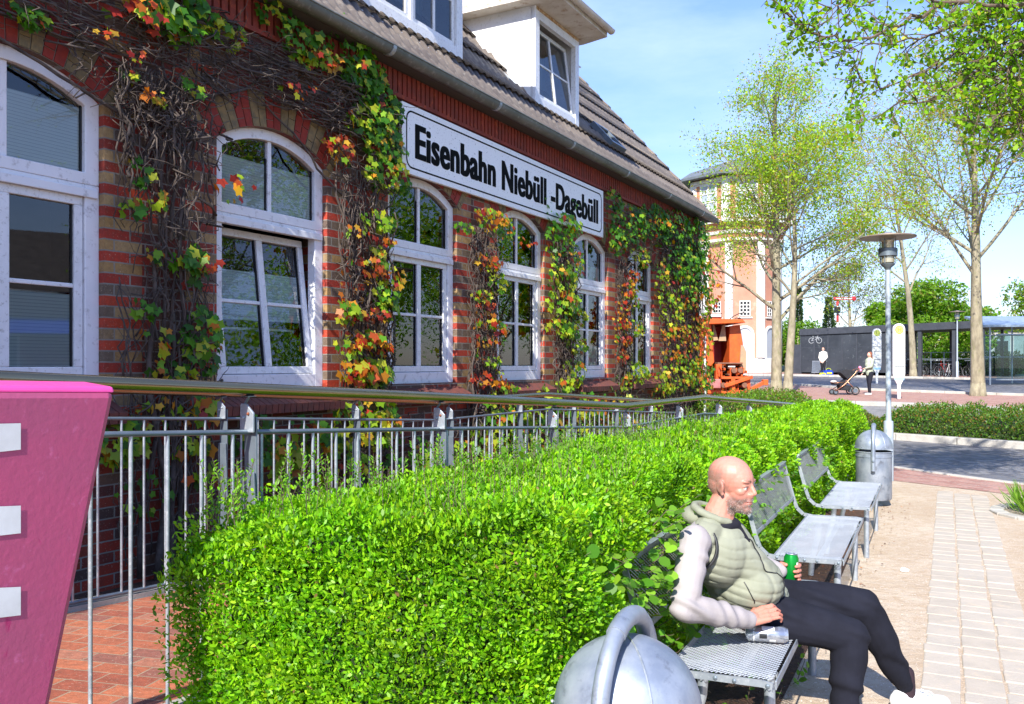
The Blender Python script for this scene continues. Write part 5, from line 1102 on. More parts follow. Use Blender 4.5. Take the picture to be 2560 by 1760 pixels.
B([(2900, 330, 9.2), (2700, 300, 9.0), (2580, 260, 8.9), (2540, 200, 8.8)], .04, 8, 1.1, .5)
for i in range(13): B([(2900, -100+35*i, 8.6), (2700, -60+34*i, 8.5), (2600, -30+30*i, 8.4), (2490-10*(i % 3), -10+30*i, 8.3)], .035, 20+i, 1.1, .48)
for i in range(5): B([(2850, -60+60*i, 9.4), (2550, -30+62*i, 9.3), (2400+30*(i % 2), -10+66*i, 9.2)], .03, 40+i, .9, .4)
# rest of the crown, outside the picture: throws dapples and shows in the panes
for i in range(26):
    a = T.r.uniform(0, 6.28); h = T.r.uniform(3.8, 8.5); p = Vector((8.35, 8.75, h)); d = Vector((math.cos(a)+.5, math.sin(a), T.r.uniform(.1, .7))); 
    if d.x < .1: d.x = abs(d.x)+.2
    T.limb(p, d, T.r.uniform(2.2, 3.6), .06, 2, dict(levels=4, n=[0, 0, 7, 4], start=[0, 0, .2, .2], ang=[0, 0, 42, 42], len=[0, 0, .45, .5], rf=[0, 0, .5, .5], up=[0, 0, .03, .02], wob=.08))
for p in [(2950, -60, 8.6), (2950, -120, 9), (2900, 60, 8.8), (2900, 120, 8.6), (2900, 230, 8.9), (2900, 330, 9.2)]:
    q = px(*p); T.tw.tube([(8.3, 8.7, min(4.2, q.z-.5)), (lerp(8.3, q.x, .5), lerp(8.7, q.y, .5), q.z-.3), tuple(q)], [.07, .045, .028], 8)
T.mb.build('trunk', K['bark'], nt, smooth=True); T.tw.build('branches', K['twig'], nt)
MG = [(0.20, 0.40, 0.015), (0.28, 0.50, 0.02), (0.13, 0.30, 0.015), (0.34, 0.40, 0.03)]
C, A_, N_, S_, T_, cc = leaves_on(T.tips, 15500, .046, .035, MG, (.36, .34, .2, .1), LEAFR)
foliage('crown', C, A_, N_, S_, T_, cc, nt, K['leaf2'])

def ball_tree(name, label, base, h, rx, ry, n, size, cols, w, seed, trunk=.18, z0=None, group=None, lumps=9, dens=1.0):
    """dense crown: lumpy clusters of leaves on a limbed trunk"""
    t = thing(name, label, 'tree', base, group=group); b = Vector(base); rr = random.Random(seed); mb = MB(); z0 = z0 if z0 is not None else h*.35
    mb.tube([b+Vector((0, 0, -.1)), b+Vector((0, 0, z0)), b+Vector((0, 0, h*.8))], [trunk, trunk*.8, trunk*.25], 9)
    cen = []; hz = (h-z0)/2
    for k in range(lumps):
        u = rr.uniform(-.8, .85); a = k*2.4+rr.uniform(-.3, .3); q = math.sqrt(1-u*u)*rr.uniform(.35, .75); c = b+Vector((rx*q*math.cos(a), ry*q*math.sin(a), z0+hz+hz*u*.72)); cen.append((c, rr.uniform(.30, .46)))
        mb.tube([b+Vector((0, 0, z0*.9+.1*hz)), (b+Vector((0, 0, z0+.3*hz))).lerp(c, .5), c], [trunk*.4, trunk*.25, trunk*.1], 5)
    mb.build('trunk', K['bark'], t, smooth=True)
    k = rng.integers(0, lumps, n); cc_ = np.array([tuple(c) for c, _ in cen])[k]; rr_ = np.array([r for _, r in cen])[k]; dvec = unit(rng.normal(0, 1, (n, 3))); rad = (1-np.abs(rng.normal(0, .25, n))*1.0)
    C = cc_+dvec*(rr_*rad*(1+.25*vnoise(dvec[:, 0]*4+k, dvec[:, 1]*4, dvec[:, 2]*3)))[:, None]*np.array([rx*1.15, ry*1.15, hz*1.15])
    N = dvec+rng.normal(0, .6, (n, 3)); A = rng.normal(0, 1, (n, 3))+[0, 0, -.3]
    foliage('crown', C, A, N, size*rng.uniform(.6, 1.3, n), LEAF4, pick(cols, n, .2, w), t, K['leaf2']); return t
FG = [(0.14, 0.30, 0.015), (0.09, 0.20, 0.012), (0.20, 0.34, 0.03), (0.22, 0.24, 0.04)]
for (x, Z, h, rx, n, seed, lab) in ((2315, 66, 6.9, 4.5, 15000, 51, 'broad round bright green tree behind the roof of the bicycle shelter'), (2230, 70, 5.6, 2.8, 8000, 52, 'lower round green tree behind the shelter, left of the broad one'), (2420, 74, 5.6, 3.2, 6000, 58, 'green crown seen between the shelter posts at the right')):
    q = px(x, 900, Z); ball_tree('round_tree', lab, gp(q.x, q.y), h, rx, rx*.8, n, .30, FG, (.4, .25, .2, .15), seed, z0=.8)
q = px(2580, 900, 60); ball_tree('round_tree', 'green crown with orange tips cut by the right edge above the glass shelter', gp(q.x, q.y), 6.6, 2.2, 2.2, 3500, .24, FG, (.3, .2, .2, .3), 53, z0=1.5)
q = px(1995, 900, 62); ball_tree('bushy_tree', 'bushy green tree filling the gap between the tree pair and the shelter', gp(q.x, q.y), 3.9, 2.0, 2.0, 6500, .20, FG, (.4, .3, .25, .05), 54, z0=.1)
q = px(1940, 900, 66); ball_tree('bushy_tree', 'green bush seen just right of the pink tower wall', gp(q.x, q.y), 3.4, 2.2, 2.0, 4500, .22, FG, (.4, .3, .25, .05), 56, z0=.1)
# grey birch with pale fan of limbs, and a thin conifer top far behind
q = px(2130, 900, 72); b = gp(q.x, q.y)
tree('birch_tree', 'pale-limbed birch with thin brownish crown behind the red and white signal', b, 7.2, .2, dict(up_, n=[9, 6, 5, 3], start=[.3, .2, .2, .2], ang=[50, 40, 40, 40], len=[.7, .55, .55, .5]), 7000, .17, .32, 61, cols=[(0.16, 0.2, 0.04), (0.22, 0.2, 0.06), (.10, .14, .04)], w=(.4, .3, .3))
for (x, Z, h, lab) in ((2072, 82, 6.6, 'thin dark conifer behind the left end of the shelter'), (1998, 90, 8.2, 'spindly faraway conifer tip above the hedge')):
    q = px(x, 900, Z); b = gp(q.x, q.y); t = thing('conifer', lab, 'tree', b); mb = MB(); mb.tube([b, b+Vector((0, 0, h))], [.12, .02], 6); mb.build('trunk', K['bark'], t)
    n = 2600; u = rng.random(n); a = rng.uniform(0, 6.28, n); r = (1-u)*(.9 if x > 2050 else .35)*np.sqrt(rng.random(n))+.03; C = np.stack([b.x+r*np.cos(a), b.y+r*np.sin(a), b.z+.5+u*(h-.5)-.3*r], 1); A = np.stack([np.cos(a), np.sin(a), np.full(n, -.2)], 1)
    foliage('crown', C, A, rng.normal(0, 1, (n, 3)), rng.uniform(.15, .4, n), LEAF4, pick([(.03, .07, .03), (.05, .09, .03)], n), t)
# far hedgerow that closes the horizon
t = thing('far_hedgerow', 'low green hedgerow far behind the shelters closing the horizon', 'hedge', gp(30, 95)); t['kind'] = 'stuff'
n = 30000; u = rng.random(n); x = -20+130*u; y = 95+8*vnoise(u*20, u*13); h = 2.3+.8*vnoise(u*60, u*31)+.5*vnoise(u*170, u*90); z = 1.5+h*rng.random(n)
foliage('foliage', np.stack([x, y+rng.normal(0, 1, n), z], 1), rng.normal(0, 1, (n, 3)), rng.normal(0, 1, (n, 3))+[0, -1, .5], rng.uniform(.25, .6, n), LEAF4, pick(FG, n, .2), t)
# unseen trees: slim one shaped to shade the front, bushy two mirrored in panes
for (x, y, h, rx, n, seed, z0, lab) in ((-6.6, -3.1, 13.2, 1.75, 24000, 71, 5.0, 'slim shade tree standing out of view at the near end of the station'), (15.5, 15, 8, 3.6, 14000, 75, 1.2, 'bushy tree standing out of view across the road at the right'), (21, 23, 9, 4.5, 14000, 76, 1.2, 'second bushy tree out of view beyond the road at the right')):
    ball_tree('shade_tree', lab, gp(x, y), h, rx, rx, n, .16, MG, (.36, .34, .2, .1), seed, z0=z0, lumps=12)
# ================================================================ OCTAGONAL WATER TOWER
K['tpink'] = mat('faded_pink_render', (0.50, 0.235, 0.16), (0.42, 0.185, 0.125), .8, .85, c3=(.55, .33, .25), s3=2)
K['torange'] = mat('orange_brick_tower', (0.48, 0.21, 0.125), (0.40, 0.165, 0.10), 3, .85, c3=(.6, .3, .18), s3=20)
K['twhite'] = mat('white_trim', (0.74, 0.72, 0.70), (0.62, 0.60, 0.58), 3, .7)
K['slate'] = mat('slate_roof', (0.14, 0.16, 0.18), (0.10, 0.115, 0.13), 4, .55)
Zt = 62; qt = px(1850, 935, Zt); bt = gp(qt.x, qt.y); tw = thing('water_tower', 'tall octagonal brick tower with white pilasters, wide upper storey and low slate roof', 'tower', bt)
def octa(r, a0=22.5): return [(r*math.cos(R(a0+45*k)), r*math.sin(R(a0+45*k))) for k in range(8)]
def octw(mb, prof, m=0):
    b0 = len(mb.v)
    for r, z in prof: mb.v += [(bt.x+x, bt.y+y, bt.z+z) for x, y in octa(r, 15)]
    for i in range(len(prof)-1):
        for k in range(8): mb.f.append((b0+i*8+k, b0+i*8+(k+1) % 8, b0+(i+1)*8+(k+1) % 8, b0+(i+1)*8+k)); mb.m.append(m)
mb = MB(); octw(mb, [(2.75, 0), (2.75, 9.0)]); mb.build('lower_wall', K['tpink'], tw)
mb = MB(); octw(mb, [(2.92, -.2), (2.92, .9), (2.76, .95)]); mb.build('plinth', K['twhite'], tw); mb = MB(); octw(mb, [(2.76, 9.0), (3.15, 9.1), (3.15, 9.25), (3.0, 9.3)]); mb.build('string_course', K['twhite'], tw)
mb = MB(); octw(mb, [(3.0, 9.3), (3.4, 10.2), (3.7, 10.3), (3.7, 13.6)]); mb.build('upper_wall', K['torange'], tw)
mb = MB(); octw(mb, [(3.76, 10.3), (3.76, 10.5), (3.66, 10.5)]); octw(mb, [(3.66, 13.15), (3.86, 13.2), (3.86, 13.4), (3.66, 13.45)]); octw(mb, [(3.20, 9.6), (3.28, 9.8)]); mb.build('cornice', K['twhite'], tw)
mb = MB(); octw(mb, [(3.7, 13.5), (4.62, 13.45), (4.64, 13.62), (3.9, 14.1), (.35, 15.3), (0.01, 15.45)]); rf = mb.build('roof', K['slate'], tw)
mb = MB()
for k in range(8):
    a = R(15+45*k+22.5); nx, ny = math.cos(a), math.sin(a); c = bt+Vector((nx*3.9, ny*3.9, 15.75)); 
# pilasters, windows on the faces that look towards the camera
for k in range(8):
    a = R(15+45*k); 
    p = MB(); p.box((bt.x+2.77*math.cos(a), bt.y+2.77*math.sin(a), bt.z+5.0), (.28, .5, 8.0), rz=a); p.build('pilaster', K['twhite'], tw)
    p = MB(); p.box((bt.x+3.71*math.cos(a), bt.y+3.71*math.sin(a), bt.z+11.85), (.22, .42, 3.1), rz=a); p.build('pilaster', K['twhite'], tw)
    am = a+R(22.5); nx, ny = math.cos(am), math.sin(am); tx, ty = -ny, nx
    if ny > .3: continue
    def face(r, u, z): return (bt.x+nx*r+tx*u, bt.y+ny*r+ty*u, bt.z+z)
    rl, ru = 2.75*math.cos(R(22.5)), 3.70*math.cos(R(22.5))
    def fbox(mb, r0, r1, u0, u1, z0, z1): mb.hexa([face(r1, u0, z0), face(r1, u1, z0), face(r0, u1, z0), face(r0, u0, z0), face(r1, u0, z1), face(r1, u1, z1), face(r0, u1, z1), face(r0, u0, z1)])
    # small grid window
    w = MB(); 
    for z in (4.4,):
        fbox(w, rl-.02, rl+.03, -.36, .36, z-.52, z+.52)
    wf = w.build('window', K['black'], tw); g = MB()
    for z in (4.4,):
        for u in (-.34, -.12, .12, .34): fbox(g, rl+.03, rl+.06, u-.025, u+.025, z-.52, z+.52)
        for dz in (-.50, -.25, 0, .25, .50): fbox(g, rl+.032, rl+.055, -.36, .36, z+dz-.03, z+dz+.03)
        fbox(g, rl, rl+.1, -.5, .5, z-.68, z-.59)
    g.build('glazing_bars', K['twhite'], wf)
    # arched doorway
    d = MB(); out = [(-.62, 0), (-.62, 2.0)]+[(-.62*math.cos(R(t)), 2.0+.62*math.sin(R(t))) for t in range(15, 180, 15)]+[(.62, 2.0), (.62, 0)]; inn = [(u*.74, z if z < .1 else 2.0+(z-2.0)*.74) for u, z in out]
    d.ring(out, inn, lambda u, z: face(rl, u, z+.6), lambda u, z: face(rl+.10, u, z+.6)); dr_ = d.build('door_surround', K['twhite'], tw)
    e = MB(); e.prism(inn, lambda u, z: face(rl+.005, u, z+.6), lambda u, z: face(rl+.02, u, z+.6)); e.build('door', mat('grey_door', (.33, .36, .42)), dr_)
    # tall upper windows with white surrounds
    w = MB(); fbox(w, ru, ru+.03, -.62, .62, 10.6, 13.0); wf = w.build('window', mat('pale_window', (.25, .30, .36), (.4, .45, .5), 3, .3), tw)
    g = MB()
    for u in (-.68, 0, .68): fbox(g, ru+.03, ru+.09, u-.06, u+.06, 10.55, 13.05)
    for z in (10.6, 11.2, 11.8, 12.4, 13.0): fbox(g, ru+.032, ru+.08, -.62, .62, z-.04, z+.04)
    g.build('glazing_bars', K['twhite'], wf)
    g = MB()
    for u in (-1.15, 1.15): fbox(g, ru, ru+.06, u-.05, u+.05, 10.4, 13.2)
    fbox(g, ru, ru+.062, -1.2, 1.2, 13.06, 13.14)
    for u in (-.9, 0, .9): fbox(g, rl+.28, rl+.36, u-.35, u+.35, 9.7, 9.85)
    g.build('timber_trim', K['twhite'], tw)

# ================================================================ BICYCLE SHELTER
K['anth'] = mat('anthracite_steel', (0.035, 0.04, 0.05), (0.05, 0.055, 0.068), 3, .5, .2)
def meshpanel():
    m, t, b = newmat('perforated_dark_panel'); tc = ND(t, 'TexCoord'); v = tc.outputs['Object']
    c = MIX(t, noise(t, v, .8, 5, .6, 0, .35, .7), (.022, .026, .033), (.048, .055, .066)); c = MIX(t, noise(t, v, 5, 4, .6, 0, .6, .75), c, (.10, .115, .12)); t.links.new(c, b.inputs['Base Color']); b.inputs['Roughness'].default_value = .45; b.inputs['Metallic'].default_value = .2; return m
K['panel'] = meshpanel()
sA = px(2002, 912, 57); sB = px(2445, 912, 49.5); dv = Vector((sB.x-sA.x, sB.y-sA.y, 0)); Ls = dv.length; dv.normalize(); nv = Vector((-dv.y, dv.x, 0))
def SP_(u, w, z): q = Vector((sA.x, sA.y, 0))+dv*u+nv*w; return Vector((q.x, q.y, z))
zg = lambda u: gz(sA.y+dv.y*u)
zr = lambda u: 3.97+(4.18-3.97)*u/Ls
sh_o = thing('bicycle_shelter', 'long flat-roofed anthracite bicycle shelter, closed at the left and open at the right', 'shelter', (sA.x, sA.y, zg(0)))
def sbox(mb, u0, u1, w0, w1, z0a, z1a, z0b=None, z1b=None):
    z0b = z0a if z0b is None else z0b; z1b = z1a if z1b is None else z1b
    mb.hexa([SP_(u0, w0, z0a), SP_(u1, w0, z0b), SP_(u1, w1, z0b), SP_(u0, w1, z0a), SP_(u0, w0, z1a), SP_(u1, w0, z1b), SP_(u1, w1, z1b), SP_(u0, w1, z1a)])
mb = MB(); sbox(mb, -.05, Ls+2.5, -.1, 4.2, zr(0)-.42, zr(0), zr(Ls)-.42, zr(Ls)); mb.build('roof', K['anth'], sh_o)
ue = Ls*.52; np_ = 6
for k in range(np_):
    a, b_ = ue*k/np_, ue*(k+1)/np_
    mb = MB(); sbox(mb, a+.04, b_-.04, .0, .05, zg(0)+.12, zr(0)-.42); mb.build('panel', K['panel'], sh_o)
mb = MB()
for k in range(np_+1): sbox(mb, ue*k/np_-.045, ue*k/np_+.045, -.02, .08, zg(0)-.1, zr(0)-.42)
for u in (Ls*.55, Ls*.70, Ls*.88, Ls*1.02): pb2 = MB(); sbox(pb2, u-.11, u+.11, 0, .22, zg(u)-.1, zr(u)-.42); pb2.build('post', K['anth'], sh_o)
for u in (Ls*.55, Ls*.75, Ls*1.02): pb2 = MB(); sbox(pb2, u-.07, u+.07, 3.9, 4.04, zg(u)-.1, zr(u)-.42); pb2.build('post', K['anth'], sh_o)
for z in (1.0, 1.75, 2.6): sbox(mb, .05, ue-.02, -.006, .0, zg(0)+z-.015, zg(0)+z+.015)
mb.build('frame', K['anth'], sh_o)
mb = MB(); sbox(mb, 0, ue, 3.9, 4.0, zg(0)-.1, zr(0)-.42); sbox(mb, 0, .06, .06, 3.9, zg(0)-.1, zr(0)-.42); sbox(mb, ue-.03, ue+.03, .06, 3.9, zg(ue)-.1, zr(ue)-.42); mb.build('rear_wall', K['panel'], sh_o)
# painted bicycle pictogram
wh = mat('grey_marking', (.34, .36, .38)); mb = MB(); c0 = (1.0, zg(0)+2.2)
def ringp(cx, cz, r, w=.022, n=20):
    mb.ring([(cx+r*math.cos(6.283*k/n), cz+r*math.sin(6.283*k/n)) for k in range(n)], [(cx+(r-w*2)*math.cos(6.283*k/n), cz+(r-w*2)*math.sin(6.283*k/n)) for k in range(n)], lambda u, z: SP_(u, -.004, z), lambda u, z: SP_(u, -.012, z))
def linp(x0, z0, x1, z1, w=.014):
    d = Vector((x1-x0, z1-z0)).normalized()*w; n_ = Vector((-d.y, d.x)); mb.prism([(x0-n_.x, z0-n_.y), (x1-n_.x, z1-n_.y), (x1+n_.x, z1+n_.y), (x0+n_.x, z0+n_.y)], lambda u, z: SP_(u, -.004, z), lambda u, z: SP_(u, -.011, z))
x, z = c0; ringp(x-.26, z, .19, .014); ringp(x+.26, z, .19, .014)
for l in ((-.52, 0, -.1, 0), (-.1, 0, -.28, .52), (-.52, 0, -.2, .36), (-.1, 0, .34, .46), (-.22, .42, .34, .46), (.52, 0, .3, .62), (.3, .62, .46, .66), (-.38, .56, -.18, .56)): linp(x+l[0]*.5, z+l[1]*.5, x+l[2]*.5, z+l[3]*.5)
mb.build('bicycle_symbol', wh, sh_o)
mb = MB(); sbox(mb, -.9, -.06, .02, .6, zg(0)-.1, 2.95); o = mb.build('ticket_locker', K['anth']); tag(o, 'dark narrow locker cabinet at the left end of the bicycle shelter', 'cabinet')
# low steel rack leaning at the wall behind the man
rk = thing('barrier', 'small silver slatted barrier leaning on the shelter wall beside the man', 'barrier', SP_(1.2, -.4, zg(0)))
mb = MB()
for k in range(13): mb.tube([SP_(.95+k*.075, -.35, zg(0)+.1), SP_(.9+k*.075, -.15, zg(0)+.85)], .016, 5)
mb.tube([SP_(.9, -.35, zg(0)+.1), SP_(1.9, -.35, zg(0)+.1)], .02, 6); mb.tube([SP_(.86, -.15, zg(0)+.85), SP_(1.85, -.15, zg(0)+.85)], .02, 6); mb.build('grille', K['galv'], rk)
for u in (.95, 1.85):
    mb = MB(); mb.tube([SP_(u, -.6, zg(0)), SP_(u, -.1, zg(0))], .02, 6); mb.build('foot', K['galv'], rk)
# ================================================================ BICYCLES
def make_bike(frame_col):
    t = thing('bicycle', '', 'bicycle', (0, 0, 0)); fm = mat('bicycle_frame', frame_col, rough=.35)
    for x in (-.52, .52):
        w = MB(); n = 20; w.tube([(x+.33*math.cos(6.283*k/n), 0, .34+.33*math.sin(6.283*k/n)) for k in range(n+1)], .018, 6, cap=False); wo = w.build('wheel', K['black'], t, local=True)
        r = MB(); r.tube([(x+.305*math.cos(6.283*k/n), 0, .34+.305*math.sin(6.283*k/n)) for k in range(n+1)], .009, 5, cap=False); r.build('rim', K['galv'], wo, local=True)
        s = MB()
        for k in range(10): s.tube([(x, 0, .34), (x+.3*math.cos(.6283*k), 0, .34+.3*math.sin(.6283*k))], .002, 3)
        s.lathe([(.02, -.04), (.02, .04)], (x, 0, .34), 8, axis='Y'); s.build('spokes', K['galv'], wo, local=True)
    f = MB()
    for a, b_ in (((-.52, .34), (-.1, .30)), ((-.52, .34), (-.22, .78)), ((-.1, .30), (-.26, .88)), ((-.1, .30), (.36, .80)), ((-.22, .74), (.36, .84)), ((.52, .34), (.34, .92)), ((.34, .92), (.33, 1.0))): f.tube([(a[0], 0, a[1]), (b_[0], 0, b_[1])], .016, 7)
    f.build('frame', fm, t, local=True)
    h = MB(); h.tube([(.16, -.27, 1.0), (.30, -.22, 1.03), (.33, 0, 1.02), (.30, .22, 1.03), (.16, .27, 1.0)], .012, 6); h.build('handlebar', K['galv'], t, local=True)
    s = MB(); s.blob((-.28, 0, .92), (.14, .07, .035), 7); s.build('saddle', K['black'], t, local=True)
    p = MB(); p.lathe([(.09, -.01), (.09, .01), (0, .01)], (-.1, 0, .30), 14, axis='Y'); p.tube([(-.1, .06, .30), (-.02, .06, .16)], .01, 5); p.tube([(-.1, -.06, .30), (-.18, -.06, .44)], .01, 5); p.build('crank', K['galvd'], t, local=True)
    m = MB(); m.tube([(-.52+.37*math.cos(R(a)), 0, .34+.37*math.sin(R(a))) for a in range(20, 181, 20)], .014, 5); m.build('mudguard', K['black'], t, local=True)
    c = MB(); c.box((-.55, 0, .80), (.36, .14, .02)); c.tube([(-.52, .03, .34), (-.62, .05, .79)], .006, 4); c.build('carrier', K['galvd'], t, local=True); return t
bikes = [(.565, .8, 70, 0), (.60, 1.0, 100, 0), (.63, .9, 80, 1), (.66, 1.1, 95, 0), (.735, .9, 110, 0), (.77, .8, 75, 0), (.80, 1.0, 92, 1), (.845, .6, 40, 2), (.60, 2.6, 88, 0), (.66, 2.7, 100, 0), (.74, 2.6, 85, 0), (.80, 2.7, 95, 0), (.94, 1.0, 95, 0), (.98, 1.1, 80, 0)]
protos = [make_bike((.015, .016, .02)), make_bike((.25, .02, .02)), make_bike((.5, .5, .52))]
used = set(); nth = ['first', 'second', 'third', 'fourth', 'fifth', 'sixth', 'seventh', 'eighth', 'ninth', 'tenth']; cnt = {}
for u, w, a, k in bikes:
    o = protos[k] if k not in used else copy_tree(protos[k]); used.add(k); o.location = SP_(u*Ls, w, zg(u*Ls)); o.rotation_euler = (0, 0, R(a)); o['group'] = 'bicycles parked under the shelter'
    row = 'front' if w < 2 else 'back'; cnt[(k, row)] = cnt.get((k, row), -1)+1; o['label'] = 'silver bicycle seen from the side, its pale front wheel sticking out beside the shelter post' if k == 2 else '%s %s bicycle from the left in the %s row of the open shelter' % (nth[cnt[(k, row)]], ('black', 'dark red')[k], row)
# upper rack rails
mb = MB()
for z in (1.05, 1.45):
    sbox(mb, Ls*.55, Ls*1.0, 1.9, 1.94, zg(Ls*.6)+z, zg(Ls*.6)+z+.035)
for k in range(7): u = Ls*(.56+.07*k); sbox(mb, u, u+.05, 1.88, 1.96, zg(u), zg(u)+1.5)
o = mb.build('bicycle_rack', K['galvd']); tag(o, 'grey steel rack with rails standing between the rows of bicycles', 'rack')
q = gp((SP_(Ls*.8, 5.2, 0)).x, SP_(Ls*.8, 5.2, 0).y)
a_, b_ = SP_(Ls*.55, 5.4, 0), SP_(Ls*1.5, 5.4, 0)
shrub_mass('low_hedge', 'clipped green hedge visible behind the bicycles through the open shelter', [(a_.x, a_.y), (b_.x, b_.y)], 1.0, 1.45, 9000, .13, FG, (.5, .2, .2, .1), loc=q)
# ================================================================ GLASS BUS SHELTER
bs = thing('bus_shelter', 'glass bus shelter with blue-grey curved canopy at the right edge', 'shelter', px(2520, 940, 41)); Z0 = 41
zb0 = gz(Z0)
def bsx(x, Z): return (x-1280)/FPX*Z
x0, x1 = bsx(2490, Z0), bsx(2800, Z0)
mb = MB(); n = 8
prof = [(-.5, 2.75), (.3, 2.9), (1.2, 3.15), (2.2, 3.3)]
mb.prism([(y, z) for y, z in prof]+[(y, z+.10) for y, z in prof[::-1]], lambda y, z: Vector((x0-.9+.25*y, Z0+y, zb0+z)), lambda y, z: Vector((x1, Z0+y, zb0+z))); mb.build('canopy', mat('blue_grey_canopy', (.20, .26, .33), (.26, .33, .40), 2, .35), bs)
for x in (x0-.28, x0+1.7, x0+3.8):
    mb = MB(); mb.tube([(x, Z0, zb0), (x, Z0, zb0+2.85)], .045, 8); mb.build('post', K['galv'], bs)
    mb = MB(); mb.tube([(x, Z0+1.6, zb0), (x, Z0+1.6, zb0+3.0)], .04, 8); mb.build('post', K['galv'], bs)
gm = glassmat('shelter_glass', (.72, .84, .86), 1.5)
for (xa, xb, y) in ((x0+.05, x0+1.6, 1.6), (x0+1.8, x0+3.7, 1.6), (x0+.05, x0+1.6, .02), (x0+1.8, x0+3.7, .02)):
    mb = MB(); mb.box(((xa+xb)/2, Z0+y, zb0+1.35), (xb-xa, .02, 2.1)); mb.build('glass_pane', gm, bs)
mb = MB()
for z in (.25, 1.35, 2.42): mb.box(((x0+x1)/2, Z0+1.6, zb0+z), (x1-x0, .05, .05)); 
mb.box(((x0+x1)/2, Z0, zb0+2.42), (x1-x0, .05, .05)); mb.box(((x0+x1)/2, Z0, zb0+.25), (x1-x0, .05, .04)); mb.build('rail', K['galv'], bs)
mb = MB(); mb.box(((x0+x1)/2+.3, Z0+1.3, zb0+.45), (3.0, .35, .06)); mb.build('seat', K['galvd'], bs)
for (x, Z, w, h, lab) in ((2470, 78, 9, 3.4, 'pale grey flat building partly visible behind the glass bus shelter'), (2640, 74, 12, 3.6, 'low brown building behind the bus shelter at the right edge')):
    q = px(x, 912, Z); t = thing('low_building', lab, 'building', gp(q.x, q.y)); mb = MB(); mb.box((q.x+w/2, q.y+3, gz(q.y)+h/2), (w, 6, h)); mb.build('wall', mat('pale_wall', (.45, .43, .42), (.36, .34, .33), 1) if x < 2500 else mat('brown_wall', (.25, .16, .13), (.3, .2, .16), 1), t)
    mb = MB(); mb.box((q.x+w/2, q.y+2.9, gz(q.y)+h+.1), (w+.6, 6.6, .25)); mb.build('roof', K['slate'], t)
    for k in range(3):
        mb = MB(); mb.box((q.x+1.2+k*w/3.4, q.y-.02, gz(q.y)+1.7), (1.2, .05, 1.2)); mb.build('window', K['black'], t)
# ================================================================ BUS STOP SIGNS
K['swhite'] = mat('bus_sign_white', (.80, .81, .80), (.74, .75, .75), 3, .4); K['sgreen'] = mat('bus_sign_green', (.42, .52, .05), rough=.5); K['sblue'] = mat('bus_sign_blue', (.30, .52, .70), rough=.5); K['paper'] = mat('timetable_paper', (.62, .64, .62), (.5, .53, .53), 20, .6)
def bus_sign(x, yb, Z, s, label):
    b = px(x, yb, Z); b.z = gz(Z)+.02; t = thing('bus_stop_sign', label, 'bus stop sign', b, group='white paddle-shaped bus stop signs')
    W = .205*s; T = 2.62*s; zl = .60*s
    out = [(W*math.cos(R(a)), T-W+W*math.sin(R(a))) for a in range(0, 181, 15)] + [(-W, zl+.28*s), (-W*.85, zl+.12*s), (-W*.28, zl-.10*s), (-.045*s, zl-.25*s), (-.04*s, 0), (.04*s, 0), (.045*s, zl-.25*s), (W*.28, zl-.10*s), (W*.85, zl+.12*s), (W, zl+.28*s)]
    mb = MB(); mb.prism(out, lambda u, z: b+Vector((u, .04, z)), lambda u, z: b+Vector((u, -.04, z))); mb.build('panel', K['swhite'], t, bevel=.01)
    def disc(r, cz, y, m, nm, par):
        mb = MB(); n = 24; pts = [(r*math.cos(6.283*k/n), cz+r*math.sin(6.283*k/n)) for k in range(n)]; mb.prism(pts, lambda u, z: b+Vector((u, y+.003, z)), lambda u, z: b+Vector((u, y, z))); return mb.build(nm, m, par)
    e = disc(.15*s, T-.22*s, -.046, K['sgreen'], 'emblem', t); disc(.118*s, T-.22*s, -.050, mat('emblem_yellow', (.62, .66, .18)), 'emblem_centre', e)
    hm = MB()
    for u in (-.045, .045): hm.hexa([b+Vector((a*s, c, z)) for z in (T-.29*s, T-.15*s) for a, c in ((u-.016, -.056), (u+.016, -.056), (u+.016, -.052), (u-.016, -.052))])
    hm.hexa([b+Vector((a*s, c, z)) for z in (T-.235*s, T-.205*s) for a, c in ((-.04, -.0557), (.04, -.0557), (.04, -.052), (-.04, -.052))]); hm.build('letter_h', K['sgreen'], e)
    for z0, z1, m, nm in ((.82, 1.12, K['paper'], 'timetable'), (1.16, 1.50, K['paper'], 'timetable'), (1.56, 1.74, K['paper'], 'timetable'), (.66, .77, K['sblue'], 'blue_band')):
        mb = MB(); mb.hexa([b+Vector((a*W*.82, c, z*s)) for z in (z0, z1) for a, c in ((-1, -.047), (1, -.047), (1, -.041), (-1, -.041))]); mb.build(nm, m, t)
    for z in (1.14, 1.53, 1.77):
        mb = MB(); mb.hexa([b+Vector((a*W*.9, c, zz*s)) for zz in (z-.01, z+.01) for a, c in ((-1, -.05), (1, -.05), (1, -.041), (-1, -.041))]); mb.build('holder_rail', K['galvd'], t)
    return t
bus_sign(2247, 999, 29.8, 1.0, 'nearer and taller white bus stop sign with green disc, right of the lamp post')
bus_sign(2192, 957, 42, 1.03, 'farther white bus stop sign with green disc, behind the woman')
